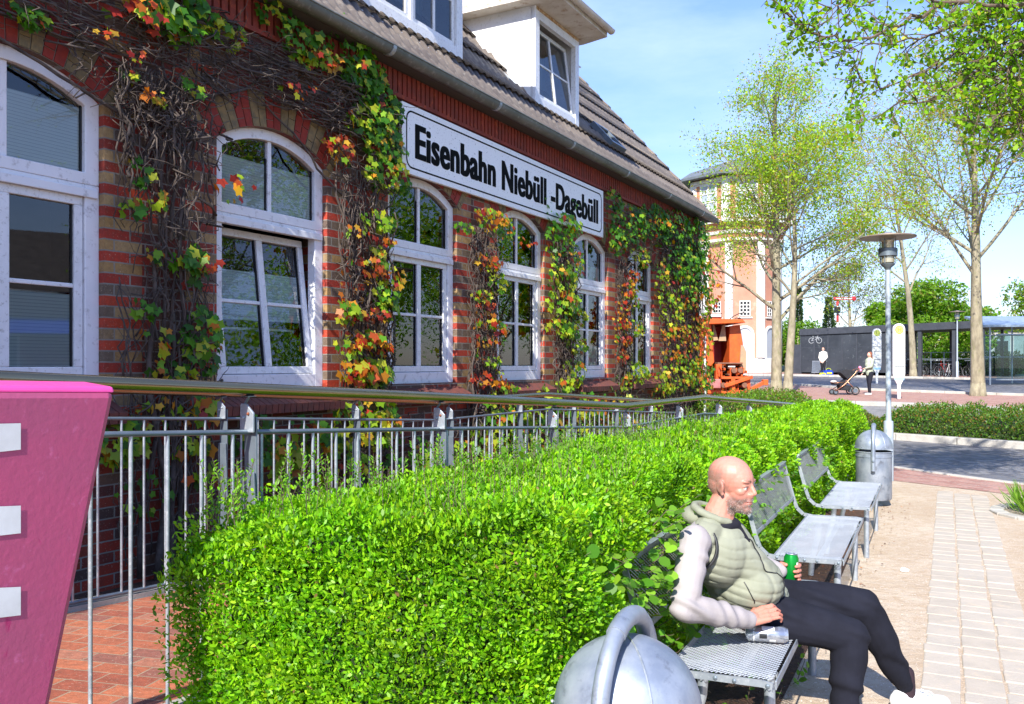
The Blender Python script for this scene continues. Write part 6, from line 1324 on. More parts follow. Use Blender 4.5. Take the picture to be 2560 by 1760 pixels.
# ================================================================ SEMAPHORE SIGNAL
q = px(2094, 912, 64); b = gp(q.x, q.y); sg2 = thing('semaphore_signal', 'red and white railway semaphore signal with arm raised above the shelter roof', 'signal', b)
red = mat('signal_red', (.55, .03, .03), rough=.5); mb = MB(); zt = 1.6+(912-745)/FPX*64-b.z
for k in range(9): mb.lathe([(.09, k*zt/9), (.09, (k+1)*zt/9)], (b.x, b.y, b.z), 8, m=k % 2)
mb.build('mast', [red, K['swhite']], sg2)
mb = MB(); mb.box((b.x+.40, b.y-.15, b.z+zt-.05), (1.5, .06, .20)); mb.lathe([(.0, -.04), (.17, -.04), (.17, .04), (0, .04)], (b.x+1.15, b.y-.15, b.z+zt-.05), 14, axis='Y'); ar = mb.build('arm', red, sg2)
mb = MB(); mb.box((b.x+.4, b.y-.185, b.z+zt-.05), (1.2, .02, .09)); mb.build('arm_stripe', K['swhite'], ar)
mb = MB(); mb.box((b.x-.1, b.y-.2, b.z+zt-.9), (.4, .2, .45)); mb.build('lantern', K['black'], sg2)
# distant catenary poles
for x, Z, h in ((2480, 120, 9), (2522, 130, 9)):
    pass
# ================================================================ STREET TRUCK-LIKE ORANGE TRACK MACHINE
om = mat('orange_machine_paint', (0.60, 0.105, 0.010), (0.46, 0.065, 0.010), 3, .5, c3=(.30, .09, .03), s3=9, bs=.2, bscale=30); om2 = mat('dark_red_interior', (.42, .012, .015), (.25, .012, .015), 2, .5); rust = mat('rusty_brown_metal', (.22, .09, .05), (.12, .06, .04), 8, .8); tan = mat('bare_dirty_plate', (.30, .22, .14), (.42, .26, .14), 5, .7)
Zm = 33; mc = thing('snow_blower', 'old orange railway snow blower wagon with open red intake beside the creeper', 'machine', px(1830, 985, Zm))
g0 = gz(Zm); S = Zm/FPX
def mx_(x): return (x-1280)*S
def mz_(y): return CAMZ-(y-HY)*S
def mbx(mb, xa, xb, ya, yb, d0, d1): mb.box(((mx_(xa)+mx_(xb))/2, Zm+(d0+d1)/2, (mz_(ya)+mz_(yb))/2), (abs(mx_(xb)-mx_(xa)), d1-d0, abs(mz_(yb)-mz_(ya))))
def poly(mb, pts, d0, d1): mb.prism([(mx_(x), mz_(y)) for x, y in pts], lambda u, z: Vector((u, Zm+d0, z)), lambda u, z: Vector((u, Zm+d1, z)))
def mpart(nm, m, fn, bev=.02, par=None):
    mb = MB(); fn(mb); return mb.build(nm, m, par or mc, bevel=bev)
mpart('housing', om, lambda mb: (mbx(mb, 1748, 1772, 806, 985, .0, 2.6), mbx(mb, 1772, 1852, 810, 955, 1.9, 2.6), poly(mb, [(1824, 815), (1850, 812), (1858, 860), (1850, 915), (1824, 915)], .0, 1.8), poly(mb, [(1758, 800), (1774, 812), (1782, 905), (1775, 915), (1752, 912)], -.25, .3)))
mpart('hood', om, lambda mb: (poly(mb, [(1756, 797), (1848, 800), (1856, 808), (1760, 812)], -.5, 2.4), mbx(mb, 1770, 1800, 790, 798, -.2, .6)))
mpart('intake', om2, lambda mb: (poly(mb, [(1781, 812), (1824, 812), (1824, 905), (1786, 905)], 1.3, 1.5), poly(mb, [(1776, 815), (1783, 812), (1788, 905), (1780, 905)], .1, 1.4)), 0)
def blades(mb):
    poly(mb, [(1781, 812), (1787, 811), (1797, 850), (1778, 853)], .1, .16); poly(mb, [(1808, 812), (1814, 812), (1817, 852), (1798, 852)], .1, .16)
mpart('scoop_plate', tan, blades, 0)
mpart('side_shield', tan, lambda mb: poly(mb, [(1851, 862), (1858, 866), (1864, 880), (1864, 925), (1852, 940), (1848, 915)], -.1, .3), .01)
mpart('roof_board', rust, lambda mb: (mbx(mb, 1768, 1804, 783, 785, -.05, .3), mbx(mb, 1768, 1770, 783, 796, -.05, .3), mbx(mb, 1802, 1804, 783, 796, -.05, .3)), 0)
bl = mpart('name_plate', K['swhite'], lambda mb: mbx(mb, 1771, 1798, 786, 793, -.30, -.26), 0)
def gearb(mb):
    rr = random.Random(4)
    mbx(mb, 1765, 1862, 975, 983, -.4, 1.0); mbx(mb, 1796, 1872, 941, 947, -.5, -.2); mbx(mb, 1786, 1800, 910, 980, -.3, .0); mbx(mb, 1820, 1830, 946, 984, -.5, -.1); mbx(mb, 1856, 1868, 944, 980, -.45, .0)
    poly(mb, [(1800, 960), (1870, 938), (1872, 945), (1804, 968)], -.62, -.5); poly(mb, [(1866, 968), (1900, 950), (1904, 958), (1870, 976)], -.6, -.45); mbx(mb, 1896, 1908, 948, 962, -.66, -.4)
    for i in range(60):
        x = rr.uniform(1785, 1862); y = rr.uniform(914, 974); w = rr.uniform(1.2, 4.5); h = rr.uniform(3, 20); mbx(mb, x, x+w, y, min(y+h, 982), -.35+rr.uniform(-.2, .3), rr.uniform(.1, .5))
mpart('drive_linkage', om, gearb, .012)
def darkb(mb):
    rr = random.Random(9)
    mbx(mb, 1772, 1862, 918, 984, .5, 1.8); mbx(mb, 1790, 1852, 906, 910, -.3, .5)
    for i in range(16):
        x = rr.uniform(1788, 1856); y = rr.uniform(912, 968); mbx(mb, x, x+rr.uniform(2, 6), y, y+rr.uniform(3, 12), -.3, .6)
mpart('gearbox', rust, darkb, .01)
mpart('box', mat('pinkish_box', (.38, .16, .15), (.3, .1, .1), 5, .6), lambda mb: mbx(mb, 1766, 1791, 947, 969, -.7, -.3))
for x, y in ((1800, 962), (1852, 962), (1826, 926), (1842, 926)):
    mb = MB(); mb.lathe([(0, -.08), (.10, -.08), (.10, .08), (0, .08)], (mx_(x), Zm-.5, mz_(y)), 12, axis='Y'); mb.build('roller', rust, mc)
for x in (1778, 1848):
    mb = MB(); mb.lathe([(0, -.08), (.38, -.08), (.38, .08), (0, .08)], (mx_(x), Zm+.4, g0+.40), 18, axis='Y'); mb.build('wheel', K['black'], mc)
for pts in ([(1822, 800), (1836, 790), (1850, 783), (1862, 781), (1860, 778)], [(1826, 803), (1842, 795), (1852, 794), (1855, 800), (1850, 808)]):
    mb = MB(); mb.tube([(mx_(x), Zm+.1, mz_(y)) for x, y in pts], .02, 6); mb.build('hose', K['black'], mc, smooth=True)
# ================================================================ HOUSES OPPOSITE (mirrored in the station panes)
for (x, y, rz_, w, h, lab) in ((31, 5, 90, 17, 4.3, 'red brick station house across the square, out of view to the right'),):
    t = thing('brick_house', lab, 'house', (x, y, 0)); mb = MB(); mb.box((x, y, h/2), (8, w, h)); mb.build('wall', mat('opposite_brick', (.26, .07, .04), (.2, .06, .04), 8, .8), t)
    r = MB(); r.prism([(-4.6, h), (4.6, h), (0, h+2.8)], lambda u, z: Vector((x+u, y-w/2-.4, z)), lambda u, z: Vector((x+u, y+w/2+.4, z))); r.build('roof', mat('opposite_roof', (.10, .085, .075), (.07, .06, .055), 3, .8), t)
    for k in range(4):
        for zz in (1.9,):
            yy = y-w/2+2.2+k*3.7; o_ = MB(); o_.box((x-4.02, yy, zz), (.06, 1.1, 1.3 if zz > 3 else 1.7)); f_ = o_.build('window_frame', K['white'], t); o_ = MB(); o_.box((x-4.06, yy, zz), (.03, .9, 1.1 if zz > 3 else 1.5)); o_.build('pane', K['black'], f_)
    a_ = MB(); a_.prism([(-4.0, 3.35), (-4.0, 2.85), (-4.9, 2.75)], lambda u, z: Vector((x+u, y-1.5, z)), lambda u, z: Vector((x+u, y+3.5, z))); a_.build('awning', mat('blue_awning', (.01, .04, .5)), t)
# crumpled paper on the sand
q = G(2262, 1432); mb = MB(); mb.blob((q.x, q.y, .018), (.035, .025, .018), 5); rr = random.Random(2); mb.v = [(a+rr.uniform(-.006, .006), b_+rr.uniform(-.006, .006), max(c+rr.uniform(-.005, .005), .010)) for a, b_, c in mb.v]
o = mb.build('crumpled_tissue', mat('tissue', (.85, .85, .84))); tag(o, 'crumpled white tissue lying on the sand left of the sett path', 'litter')
# twigs, pebbles, dry leaves on the sand near the hedge foot
n = 1300; s = rng.uniform(1.8, 11, n); D = rng.uniform(.72, 1.35, n)**1.0; C = Pn(s, D, rng.uniform(.018, .03, n)); keep = rng.random(n) < np.clip((D-.45)/.7, .05, 1); C = C[keep]; m = len(C)
o = foliage('leaf_litter', C, rng.normal(0, 1, (m, 3))*[1, 1, .15], np.tile([0, 0, 1.0], (m, 1))+rng.normal(0, .25, (m, 3)), rng.uniform(.012, .032, m), LEAF4, pick([(.20, .08, .04), (.28, .13, .06), (.12, .06, .04), (.34, .2, .1)], m), None, K['leaf']); tag(o, 'brown leaf litter and bark chips under the benches and hedge', 'leaf litter', kind='stuff')
n = 1500; x = rng.uniform(-.5, 7, n); y = rng.uniform(1.5, 12, n); C = np.stack([x, y, np.full(n, .012)], 1); ok = np.array([(a*(-CT)+b_*ST) < 1.1 for a, b_ in zip(x, y)]); C = C[ok]; V = []; F = []
for c in C:
    r = rng.uniform(.003, .009); k = len(V); V += [(c[0]+r, c[1], .009), (c[0], c[1]+r, .009), (c[0]-r*.9, c[1], .009), (c[0], c[1]-r, .009), (c[0], c[1], .009+r*.9)]; F += [(k, k+1, k+4), (k+1, k+2, k+4), (k+2, k+3, k+4), (k+3, k, k+4)]
o = obj_arrays('pebbles', V, F, 3, mat('pebble', (.55, .5, .43), (.28, .24, .2), 3)); tag(o, 'scattered small pebbles on the trodden sand', 'pebbles', kind='stuff')
# ================================================================ PEOPLE
def remeshed(name, mb, voxel, mats, parent, smooth_it=6, fn=None, color=None, subtract=None):
    """melt the rough volumes into ONE continuous surface"""
    me = bpy.data.meshes.new(name); me.from_pydata(mb.v, [], mb.f); ob = bpy.data.objects.new(name, me); col.objects.link(ob)
    m = ob.modifiers.new('r', 'REMESH'); m.mode = 'VOXEL'; m.voxel_size = voxel
    s = ob.modifiers.new('s', 'SMOOTH'); s.factor = .5; s.iterations = smooth_it
    dg = bpy.context.evaluated_depsgraph_get(); nm = bpy.data.meshes.new_from_object(ob.evaluated_get(dg)); bpy.data.objects.remove(ob); bpy.data.meshes.remove(me)
    n = len(nm.vertices); V = np.zeros(n*3, dtype=np.float32); nm.vertices.foreach_get('co', V); V = V.reshape(-1, 3).astype(float)
    if fn is not None:
        N = np.zeros(n*3, dtype=np.float32); nm.vertices.foreach_get('normal', N); V = fn(V, N.reshape(-1, 3).astype(float))
    if color is not None:
        a = nm.attributes.new('lc', 'FLOAT_COLOR', 'POINT'); c = np.ones((n, 4), dtype=np.float32); c[:, :3] = color(V); a.data.foreach_set('color', c.ravel())
    V = V - np.array(root_loc(parent)); nm.vertices.foreach_set('co', V.astype(np.float32).ravel())
    nm.materials.clear(); nm.materials.append(mats); nm.polygons.foreach_set('use_smooth', np.ones(len(nm.polygons), dtype=bool)); nm.name = name; nm.update()
    o = bpy.data.objects.new(name, nm); col.objects.link(o); o.parent = parent; return o
def skinmat():
    m, t, b = newmat('skin'); a = ND(t, 'Attribute', attribute_name='lc'); tc = ND(t, 'TexCoord')
    c = MIX(t, noise(t, tc.outputs['Object'], 60, 4, .6, 0, .4, .7), a.outputs['Color'], MIX(t, .25, a.outputs['Color'], (.55, .12, .08)))
    t.links.new(c, b.inputs['Base Color']); b.inputs['Roughness'].default_value = .48; b.inputs['Subsurface Weight'].default_value = .08; b.inputs['Subsurface Radius'].default_value = (.01, .004, .002); b.inputs['Subsurface Scale'].default_value = .5
    bump(t, b, noise(t, tc.outputs['Object'], 260, 3), .12, .002); return m
K['skin'] = skinmat()
def cloth(name, c1, c2, rough=.85, bs=.35, bscale=240): 
    m = mat(name, c1, c2, 7, rough, bs=bs, bscale=bscale, bd=.002); m.node_tree.nodes['Principled BSDF'].inputs['Specular IOR Level'].default_value = .15; return m
V3 = Vector
def creases(V, N, pts, amp=.006, freq=60):
    """fold ridges near joints: pts = (centre, radius, direction)"""
    for c, rad, d in pts:
        r = V-np.array(c); dist = np.linalg.norm(r, axis=1); w = np.exp(-(dist/rad)**2); ph = (r@np.array(d))*freq+2.0*vnoise(r[:, 0]*9, r[:, 1]*9, r[:, 2]*9)
        V = V + N*(w*np.sin(ph)*amp)[:, None]
    return V
# ---- the seated man: joints in world space (see the bench for scale)
Fd = V3((.897, -.44, 0)); Ld = V3((.44, .897, 0))
J = dict(hipR=V3((1.07, 3.70, .535)), hipL=V3((1.14, 3.88, .55)), kneeR=V3((1.425, 3.62, .462)), kneeL=V3((1.575, 3.86, .522)), ankR=V3((1.385, 3.60, .09)), ankL=V3((1.815, 3.95, .105)),
         chest=V3((.885, 3.66, .80)), belly=V3((1.00, 3.70, .665)), neck=V3((.875, 3.635, .975)), head=V3((.925, 3.615, 1.10)),
         shR=V3((.745, 3.50, .885)), shL=V3((.90, 3.86, .895)), elR=V3((.672, 3.36, .655)), wrR=V3((.965, 3.50, .562)), elL=V3((1.06, 3.96, .70)), wrL=V3((1.235, 3.97, .648)))
man = thing('person', 'bald grey-bearded man in a pale green quilted vest sitting on the near bench', 'person', (1.05, 3.7, .44))
# head built in its own axes (x forward, y left, z up), then turned
hf = V3((.765, -.64, -.05)).normalized(); hl = V3((0, 0, 1)).cross(hf).normalized(); hu = hf.cross(hl); HM = Matrix((hf, hl, hu)).transposed()
HC = J['head']
def H(x, y, z): return HM @ V3((x, y, z)) + HC
hb = MB()
def el(c, r, n=10, M=None): hb.blob(H(*c), r, n, M=HM if M is None else HM @ M)
el((-.012, 0, .035), (.094, .075, .080), 14); el((.020, 0, .02), (.070, .066, .078), 12); el((-.035, 0, .00), (.070, .068, .068))
el((.036, 0, -.035), (.050, .054, .064)); el((.042, 0, -.080), (.040, .040, .034)); el((.070, 0, -.098), (.020, .023, .018)); el((.020, .0, -.07), (.045, .052, .032))
for s in (-1, 1):
    el((.052, s*.036, -.022), (.024, .021, .018)); el((.074, s*.026, .022), (.016, .025, .0085)); el((.012, s*.040, -.066), (.034, .015, .030)); el((.086, s*.0125, -.033), (.010, .008, .0075))
    # ear
    RM = Matrix.Rotation(s*.30, 3, 'Z'); el((-.012, s*.077, -.008), (.018, .006, .028), 8, RM); el((-.016, s*.082, -.004), (.020, .0045, .026), 8, RM); el((-.006, s*.076, -.034), (.009, .006, .010), 7)
    el((.070, s*.030, .002), (.010, .016, .0045)); el((.072, s*.030, -.014), (.009, .015, .0040))
hb.cap(H(.082, 0, .012), H(.101, 0, -.026), .0080, .0105); el((.097, 0, -.030), (.012, .0105, .0085)); el((.078, 0, -.042), (.020, .018, .014))
el((.083, 0, -.060), (.010, .022, .0058)); el((.082, 0, -.072), (.010, .019, .0062)); el((.080, 0, -.052), (.008, .018, .008))
hb.cap(J['neck']+V3((-.01, 0, -.03)), H(-.018, 0, -.045), .062, .056, 14)
hb.cap(J['neck']+V3((0, 0, -.10)), J['neck'], .07, .062, 14)
# torso, arms and legs under the clothes so the body is whole
def lim(a, b_, r0, r1): hb.cap(a, b_, r0, r1, 10)
hb.blob(J['chest'], (.095, .115, .13), 9); hb.blob(J['belly'], (.10, .11, .11), 9); hb.blob((J['hipR']+J['hipL'])/2+V3((0, 0, .02)), (.10, .12, .075), 9)
lim(J['neck']+V3((0, 0, -.08)), J['chest'], .065, .09)
for a in 'RL':
    lim(J['sh'+a], J['el'+a], .045, .038); lim(J['el'+a], J['wr'+a], .038, .026); lim(J['hip'+a], J['knee'+a], .068, .05); lim(J['knee'+a], J['ank'+a], .048, .032); lim(J['chest']+V3((0, 0, .06)), J['sh'+a], .06, .05)
    lim(J['hip'+a], J['belly'], .06, .09)
# feet inside the shoes
fR = V3((.93, -.35, 0)).normalized(); fL = V3((.97, .10, 0)).normalized()
lim(J['ankR']+V3((0, 0, -.04)), J['ankR']+fR*.13+V3((0, 0, -.055)), .034, .026); lim(J['ankL']+V3((0, 0, -.045)), J['ankL']+fL*.13+V3((0, 0, -.062)), .034, .026)
# hands: palm and five bent fingers each
def finger(base, dirs, lens, r):
    p = V3(base); pts = [p]
    for d, l in zip(dirs, lens): p = p + V3(d).normalized()*l; pts.append(p)
    for i in range(len(pts)-1): hb.cap(pts[i], pts[i+1], r*(1-.12*i), r*(1-.12*(i+1)), 8)
# right hand resting on the thigh, seen from its back: fingers point away along the forearm and curl down
wr = J['wrR']; hd = V3((.93, .28, .16)).normalized(); hn = V3((-.05, -.55, .83)).normalized(); hs = hd.cross(hn).normalized()    # hs: towards the thumb side / little finger side
if hs.z > 0: hs = -hs
kn = wr+hd*.085+hn*.008
hb.cap(wr-hd*.02, wr+hd*.02, .027, .027); 
for k, q in enumerate((-.030, -.010, .010, .029)):
    hb.cap(wr+hd*.012+hs*q*.6, kn+hs*q+hd*(-.004*abs(k-1)), .0165, .0125)
for k, (q, ls) in enumerate(((-.031, (.042, .026, .02)), (-.0105, (.046, .030, .022)), (.0105, (.042, .028, .02)), (.030, (.034, .021, .018)))):
    b = kn+hs*q; sp = hs*(q*1.2); finger(b, [hd*1+hn*.10+sp-V3((0, 0, .10)), hd*.75-hn*.75+sp, hd*-.05-hn*1.0+sp*.3], ls, .0098 if k < 3 else .0085)
tb = wr+hd*.028-hs*.026; finger(tb, [hd*.75-hs*.55-hn*.25, hd*.9-hs*.05-hn*.5, hd*.8+hs*.2-hn*.5], (.036, .030, .026), .0118)
# left hand round the green can: can axis is upright, fingers wrap its far-right side and thumb the left
CAN = V3((1.290, 3.985, .640)); cr = .033
def ringpt(a, z, rr=cr+.009): return CAN+V3((rr*math.cos(a), rr*math.sin(a), z))
palm = CAN+V3((-.012, .052, .0))
hb.cap(J['wrL'], J['wrL'].lerp(palm, .6), .026, .028); 
for z in (.030, .010, -.010, -.029): hb.cap(J['wrL'].lerp(palm, .45)+V3((0, 0, z*.6)), CAN+V3((.012, .048, z)), .0165, .0135)
for z, aL in ((.036, 1.0), (.0135, 1.08), (-.009, 1.02), (-.030, .85)):
    a0 = R(70); pts = [ringpt(a0-aL*R(q), z-.004*math.sin(R(q))) for q in (0, 38, 78, 118, 142)]
    for i in range(4): hb.cap(pts[i], pts[i+1], .0102-.0006*i, .0096-.0006*i, 8)
pts = [J['wrL'].lerp(palm, .5)+V3((-.006, -.01, .025)), ringpt(R(150), .034), ringpt(R(190), .040), ringpt(R(225), .040)]
for i in range(3): hb.cap(pts[i], pts[i+1], .0125-.0012*i, .0115-.0012*i, 8)
HMi = HM.inverted()
def bodycol(V):
    L = (V-np.array(HC))@np.array(HMi).T; x, y, z = L[:, 0], L[:, 1], L[:, 2]; c = np.tile([.50, .235, .175], (len(V), 1)); n_ = vnoise(x*40, y*40, z*40)
    red = np.exp(-((x-.03)**2+(z-.045)**2)/.0012)*.5+np.exp(-((z+.02)**2)/.0008-((x-.05)**2)/.001)*.5; c = c*(1-red[:, None]*[.06, .35, .38])
    hair = np.clip((-(x)+.012)/.03, 0, 1)*np.clip((.082-z)/.035, 0, 1)*np.clip((z+.055)/.02, 0, 1)*(np.abs(y) < .2); c = c*(1-.6*hair[:, None])+np.array([.15, .105, .085])*.6*hair[:, None]
    bd = np.clip((-.034-z)/.02, 0, 1)*np.clip((x+.004)/.02, 0, 1)*np.clip((z+.125)/.01, 0, 1); bd = bd*(1-.8*np.exp(-((z+.066)/.006)**2)*(x > .068)); bd *= .80+.2*n_; c = c*(1-.85*bd[:, None])+np.array([.085, .075, .068])*.85*bd[:, None]
    lips = np.exp(-((z+.066)/.0055)**2)*(x > .074)*(np.abs(y) < .022); c = c*(1-.6*lips[:, None])+np.array([.50, .16, .14])*.6*lips[:, None]
    er = np.exp(-((x+.010)/.008)**2-((z+.004)/.014)**2)*(np.abs(y) > .078); c = c*(1-.55*er[:, None])  # ear hollow: shade painted into the skin colour
    ml = np.exp(-((z+.0655)/.0016)**2)*(x > .076)*(np.abs(y) < .021); c = c*(1-.7*ml[:, None])
    brow = np.exp(-((z-.026)/.005)**2)*(x > .062)*(np.abs(y) > .010)*(np.abs(y) < .045); c = c*(1-.35*brow[:, None])
    low = V[:, 2] < .30; c[low] = [.03, .02, .025]
    hands = (V[:, 2] < .72) & (V[:, 2] > .45); c[hands] = c[hands]*[1.02, .86, .82]
    return np.clip(c, 0, 1)
bodyo = remeshed('body', hb, .0034, K['skin'], man, 3, color=bodycol)
# short grey beard and cropped hair: fine bristles rooted in the skin
me_ = bodyo.data; nn_ = len(me_.vertices); BV = np.zeros(nn_*3, dtype=np.float32); BN = np.zeros(nn_*3, dtype=np.float32); me_.vertices.foreach_get('co', BV); me_.vertices.foreach_get('normal', BN)
BV = BV.reshape(-1, 3).astype(float)+np.array(root_loc(man)); BN = BN.reshape(-1, 3).astype(float); BL = (BV-np.array(HC))@np.array(HMi).T; bx_, by_, bz_ = BL[:, 0], BL[:, 1], BL[:, 2]
def bristles(name, mask, n, L, w, cols, down):
    ids = np.nonzero(mask)[0]; k = rng.choice(ids, n); C = BV[k]+rng.normal(0, .0012, (n, 3)); N = BN[k]; A = N*.75+np.array(hu)*down+rng.normal(0, .3, (n, 3))
    foliage(name, C-N*.0008, A, rng.normal(0, 1, (n, 3)), L*rng.uniform(.5, 1.3, n), LEAF4*np.array([1, w, 1]), pick(cols, n, .2), man, K['leaf'])
head_ = np.linalg.norm(BL, axis=1) < .16
bm_ = head_ & (bz_ < -.050-.12*np.maximum(0, .06-bx_)) & (bz_ > -.122) & (bx_ > .008) & ~((np.abs(bz_+.066) < .0075) & (bx_ > .070) & (np.abs(by_) < .024))
bristles('beard', bm_, 4200, .0052, .5, [(.42, .37, .34), (.55, .50, .47), (.26, .20, .17)], -.8)
hm_ = head_ & (bx_ < .018) & (bz_ < .075-.9*np.maximum(0, bx_+.03)) & (bz_ > -.035) & (np.abs(by_) < .0765)
bristles('hair', hm_, 3800, .0028, .6, [(.30, .23, .20), (.38, .31, .28)], -.3)
# eyes
for s in (-1, 1):
    e = MB(); e.blob(H(.0725, s*.031, -.0055), (.0095, .0095, .0095), 10); eo = e.build('eye', mat('eye_white', (.55, .50, .48), rough=.2), man, smooth=True)
    e = MB(); e.blob(H(.0805, s*.0315, -.0055), (.0030, .0042, .0042), 7, M=HM); e.build('iris', mat('eye_dark', (.02, .025, .03), rough=.15), eo)
    e = MB(); e.tube([H(.081, s*.014, -.001), H(.083, s*.024, .0025), H(.080, s*.036, .0015), H(.074, s*.044, -.003)], [.0012, .0020, .0018, .001], 5); e.build('eyelid', mat('lid_shadow', (.16, .07, .055)), eo)
    e = MB(); e.tube([H(.0895, s*.012, .022), H(.090, s*.024, .027), H(.084, s*.036, .026), H(.076, s*.044, .020)], [.0018, .0032, .0028, .0012], 5); e.build('eyebrow', mat('brow_hair', (.22, .13, .09), rough=.9), man)
# hoodie sleeves (off-white sweatshirt)
sweat = cloth('off_white_sweatshirt', (.35, .32, .32), (.30, .275, .28)); sb_ = MB()
for a in 'RL':
    sb_.cap(J['sh'+a], J['el'+a], .066, .054, 14); sb_.cap(J['el'+a], J['el'+a].lerp(J['wr'+a], .62), .056, .050, 14); sb_.cap(J['el'+a].lerp(J['wr'+a], .55), J['el'+a].lerp(J['wr'+a], .86), .052, .043, 14); sb_.cap(J['el'+a].lerp(J['wr'+a], .87), J['el'+a].lerp(J['wr'+a], .99), .040, .037, 14)
sb_.cap(J['shR'], J['shL'], .06, .06)
def sweatfn(V, N):
    return creases(V, N, [(J['elR'], .10, (.5, .2, .8)), (J['elR'].lerp(J['wrR'], .6), .07, (.95, .3, -.1)), (J['shR']+V3((0, 0, -.08)), .10, (.3, .2, .9)), (J['elL'], .08, (.5, .2, .8))], .008, 78)
remeshed('sweatshirt', sb_, .006, sweat, man, 5, sweatfn)
hd_ = MB()     # hood lying round the neck
for k in range(9):
    a = R(60+k*30); a2 = R(60+(k+1)*30); c = J['neck']+V3((-.01, 0, .0)); f = lambda q: c+Fd*(.082*math.cos(q)-.012)+Ld*(.086*math.sin(q))+V3((0, 0, -.002-.030*math.cos(q))); hd_.cap(f(a), f(a2), .017, .017, 10)
hd_.blob(J['neck']-Fd*.105+V3((0, 0, -.02)), (.055, .07, .045), 9)
vm_ = cloth('sage_green_quilted_vest', (.27, .28, .215), (.225, .235, .175), .6, .15, 120); remeshed('collar', hd_, .006, vm_, man, 4)
ls_ = MB(); 
for k in range(5):
    a = R(-75+k*30); a2 = R(-75+(k+1)*30); c = J['neck']+V3((0, 0, -.045)); f = lambda q: c+Fd*(.070*math.cos(q))+Ld*(.070*math.sin(q)); ls_.cap(f(a), f(a2), .022, .022, 10)
ls_.cap(J['neck']+Fd*.06+V3((0, 0, -.04)), J['neck']+Fd*.115+V3((0, 0, -.12)), .024, .02); remeshed('shirt_collar', ls_, .005, cloth('black_shirt', (.012, .012, .018), (.02, .02, .028)), man, 3)
# vest
vb = MB()
vb.blob(J['chest']+V3((.0, .0, .01)), (.135, .18, .155), 12, M=Matrix.Rotation(math.atan2(Fd.y, Fd.x), 3, 'Z')); vb.blob(J['belly']+Fd*.02, (.145, .165, .125), 12, M=Matrix.Rotation(math.atan2(Fd.y, Fd.x), 3, 'Z'))
vb.cap(J['shR']+V3((.045, .04, .005)), J['neck']+V3((-.02, 0, -.045)), .062, .07, 12); vb.cap(J['shL']+V3((-.02, -.03, .01)), J['neck']+V3((-.02, 0, -.045)), .062, .07, 12)
vb.cap(J['chest']+Fd*.05, J['belly']+Fd*.035, .105, .125, 14); vb.blob((J['hipR']+J['hipL'])/2+V3((-.03, .0, .055)), (.14, .155, .07), 10)
vb.cap(J['chest']+Fd*.06+V3((0, 0, .04)), J['neck']+Fd*.03+V3((0, 0, -.07)), .085, .06, 12)
vb.cap(J['chest']-Fd*.03+V3((0, 0, .03)), J['belly']-Fd*.05, .115, .12, 12)
def vestfn(V, N):
    c = np.array(J['chest']); r = V-c; f = r@np.array(Fd); l = r@np.array(Ld); z = V[:, 2]
    # quilting: slanting stitched channels that sag towards the belly
    ph = (z+.22*f-.05*np.abs(l)+.006*vnoise(f*14, l*14, z*9))/.041; q = np.abs(np.sin(np.pi*ph)); V = V+N*((q**.32-.8)*.0065)[:, None]
    wr_ = vnoise(f*26, l*20, z*44); V = V+N*(wr_*.0016)[:, None]
    # zip gutter
    g = np.exp(-(l/.010)**2)*(f > .03); V = V-N*(g*.004)[:, None]
    # arm-hole: draw the fabric in so the sleeve stands proud
    
    return V
vest = remeshed('vest', vb, .0055, vm_, man, 4, vestfn)
def snap(p, lift=.002):
    off = root_loc(man); ok, q, n, _ = vest.closest_point_on_mesh(V3(p)-off); return q+off+n*lift
def snapped(pts, n=8):
    out = []
    for i in range(len(pts)-1):
        for k in range(n): out.append(snap(V3(pts[i]).lerp(V3(pts[i+1]), k/n)))
    return out+[snap(pts[-1])]
zp = MB(); zp.tube(snapped([J['neck']+Fd*.125+V3((0, 0, -.10)), J['chest']+Fd*.150+V3((0, 0, .03)), J['chest']+Fd*.160+V3((0, 0, -.05)), J['belly']+Fd*.166+V3((0, 0, .03)), J['belly']+Fd*.165+V3((0, 0, -.06))]), .0028, 6); zp.build('zip', K['black'], man)
tr_ = MB(); C0 = J['shR']+V3((.020, .012, -.030)); nrm = (Ld*-1.0+V3((0, 0, .25))).normalized(); u_ = nrm.cross(V3((0, 0, 1))).normalized(); w_ = nrm.cross(u_)
tr_.tube([C0+u_*(.072*math.cos(6.283*k/26))+w_*(.088*math.sin(6.283*k/26)) + Ld*(.0) for k in range(27)], .0068, 8, cap=False); tr_.build('armhole_trim', K['black'], man, smooth=True)
pk_ = MB(); p0 = J['belly']-Ld*.165+Fd*.06; pk_.tube(snapped([p0+V3((0, 0, .045))-Fd*.03, p0+V3((0, 0, -.01))+Fd*.0, p0+V3((0, 0, -.055))+Fd*.02]), .0022, 6); pk_.build('pocket_zip', K['black'], man)
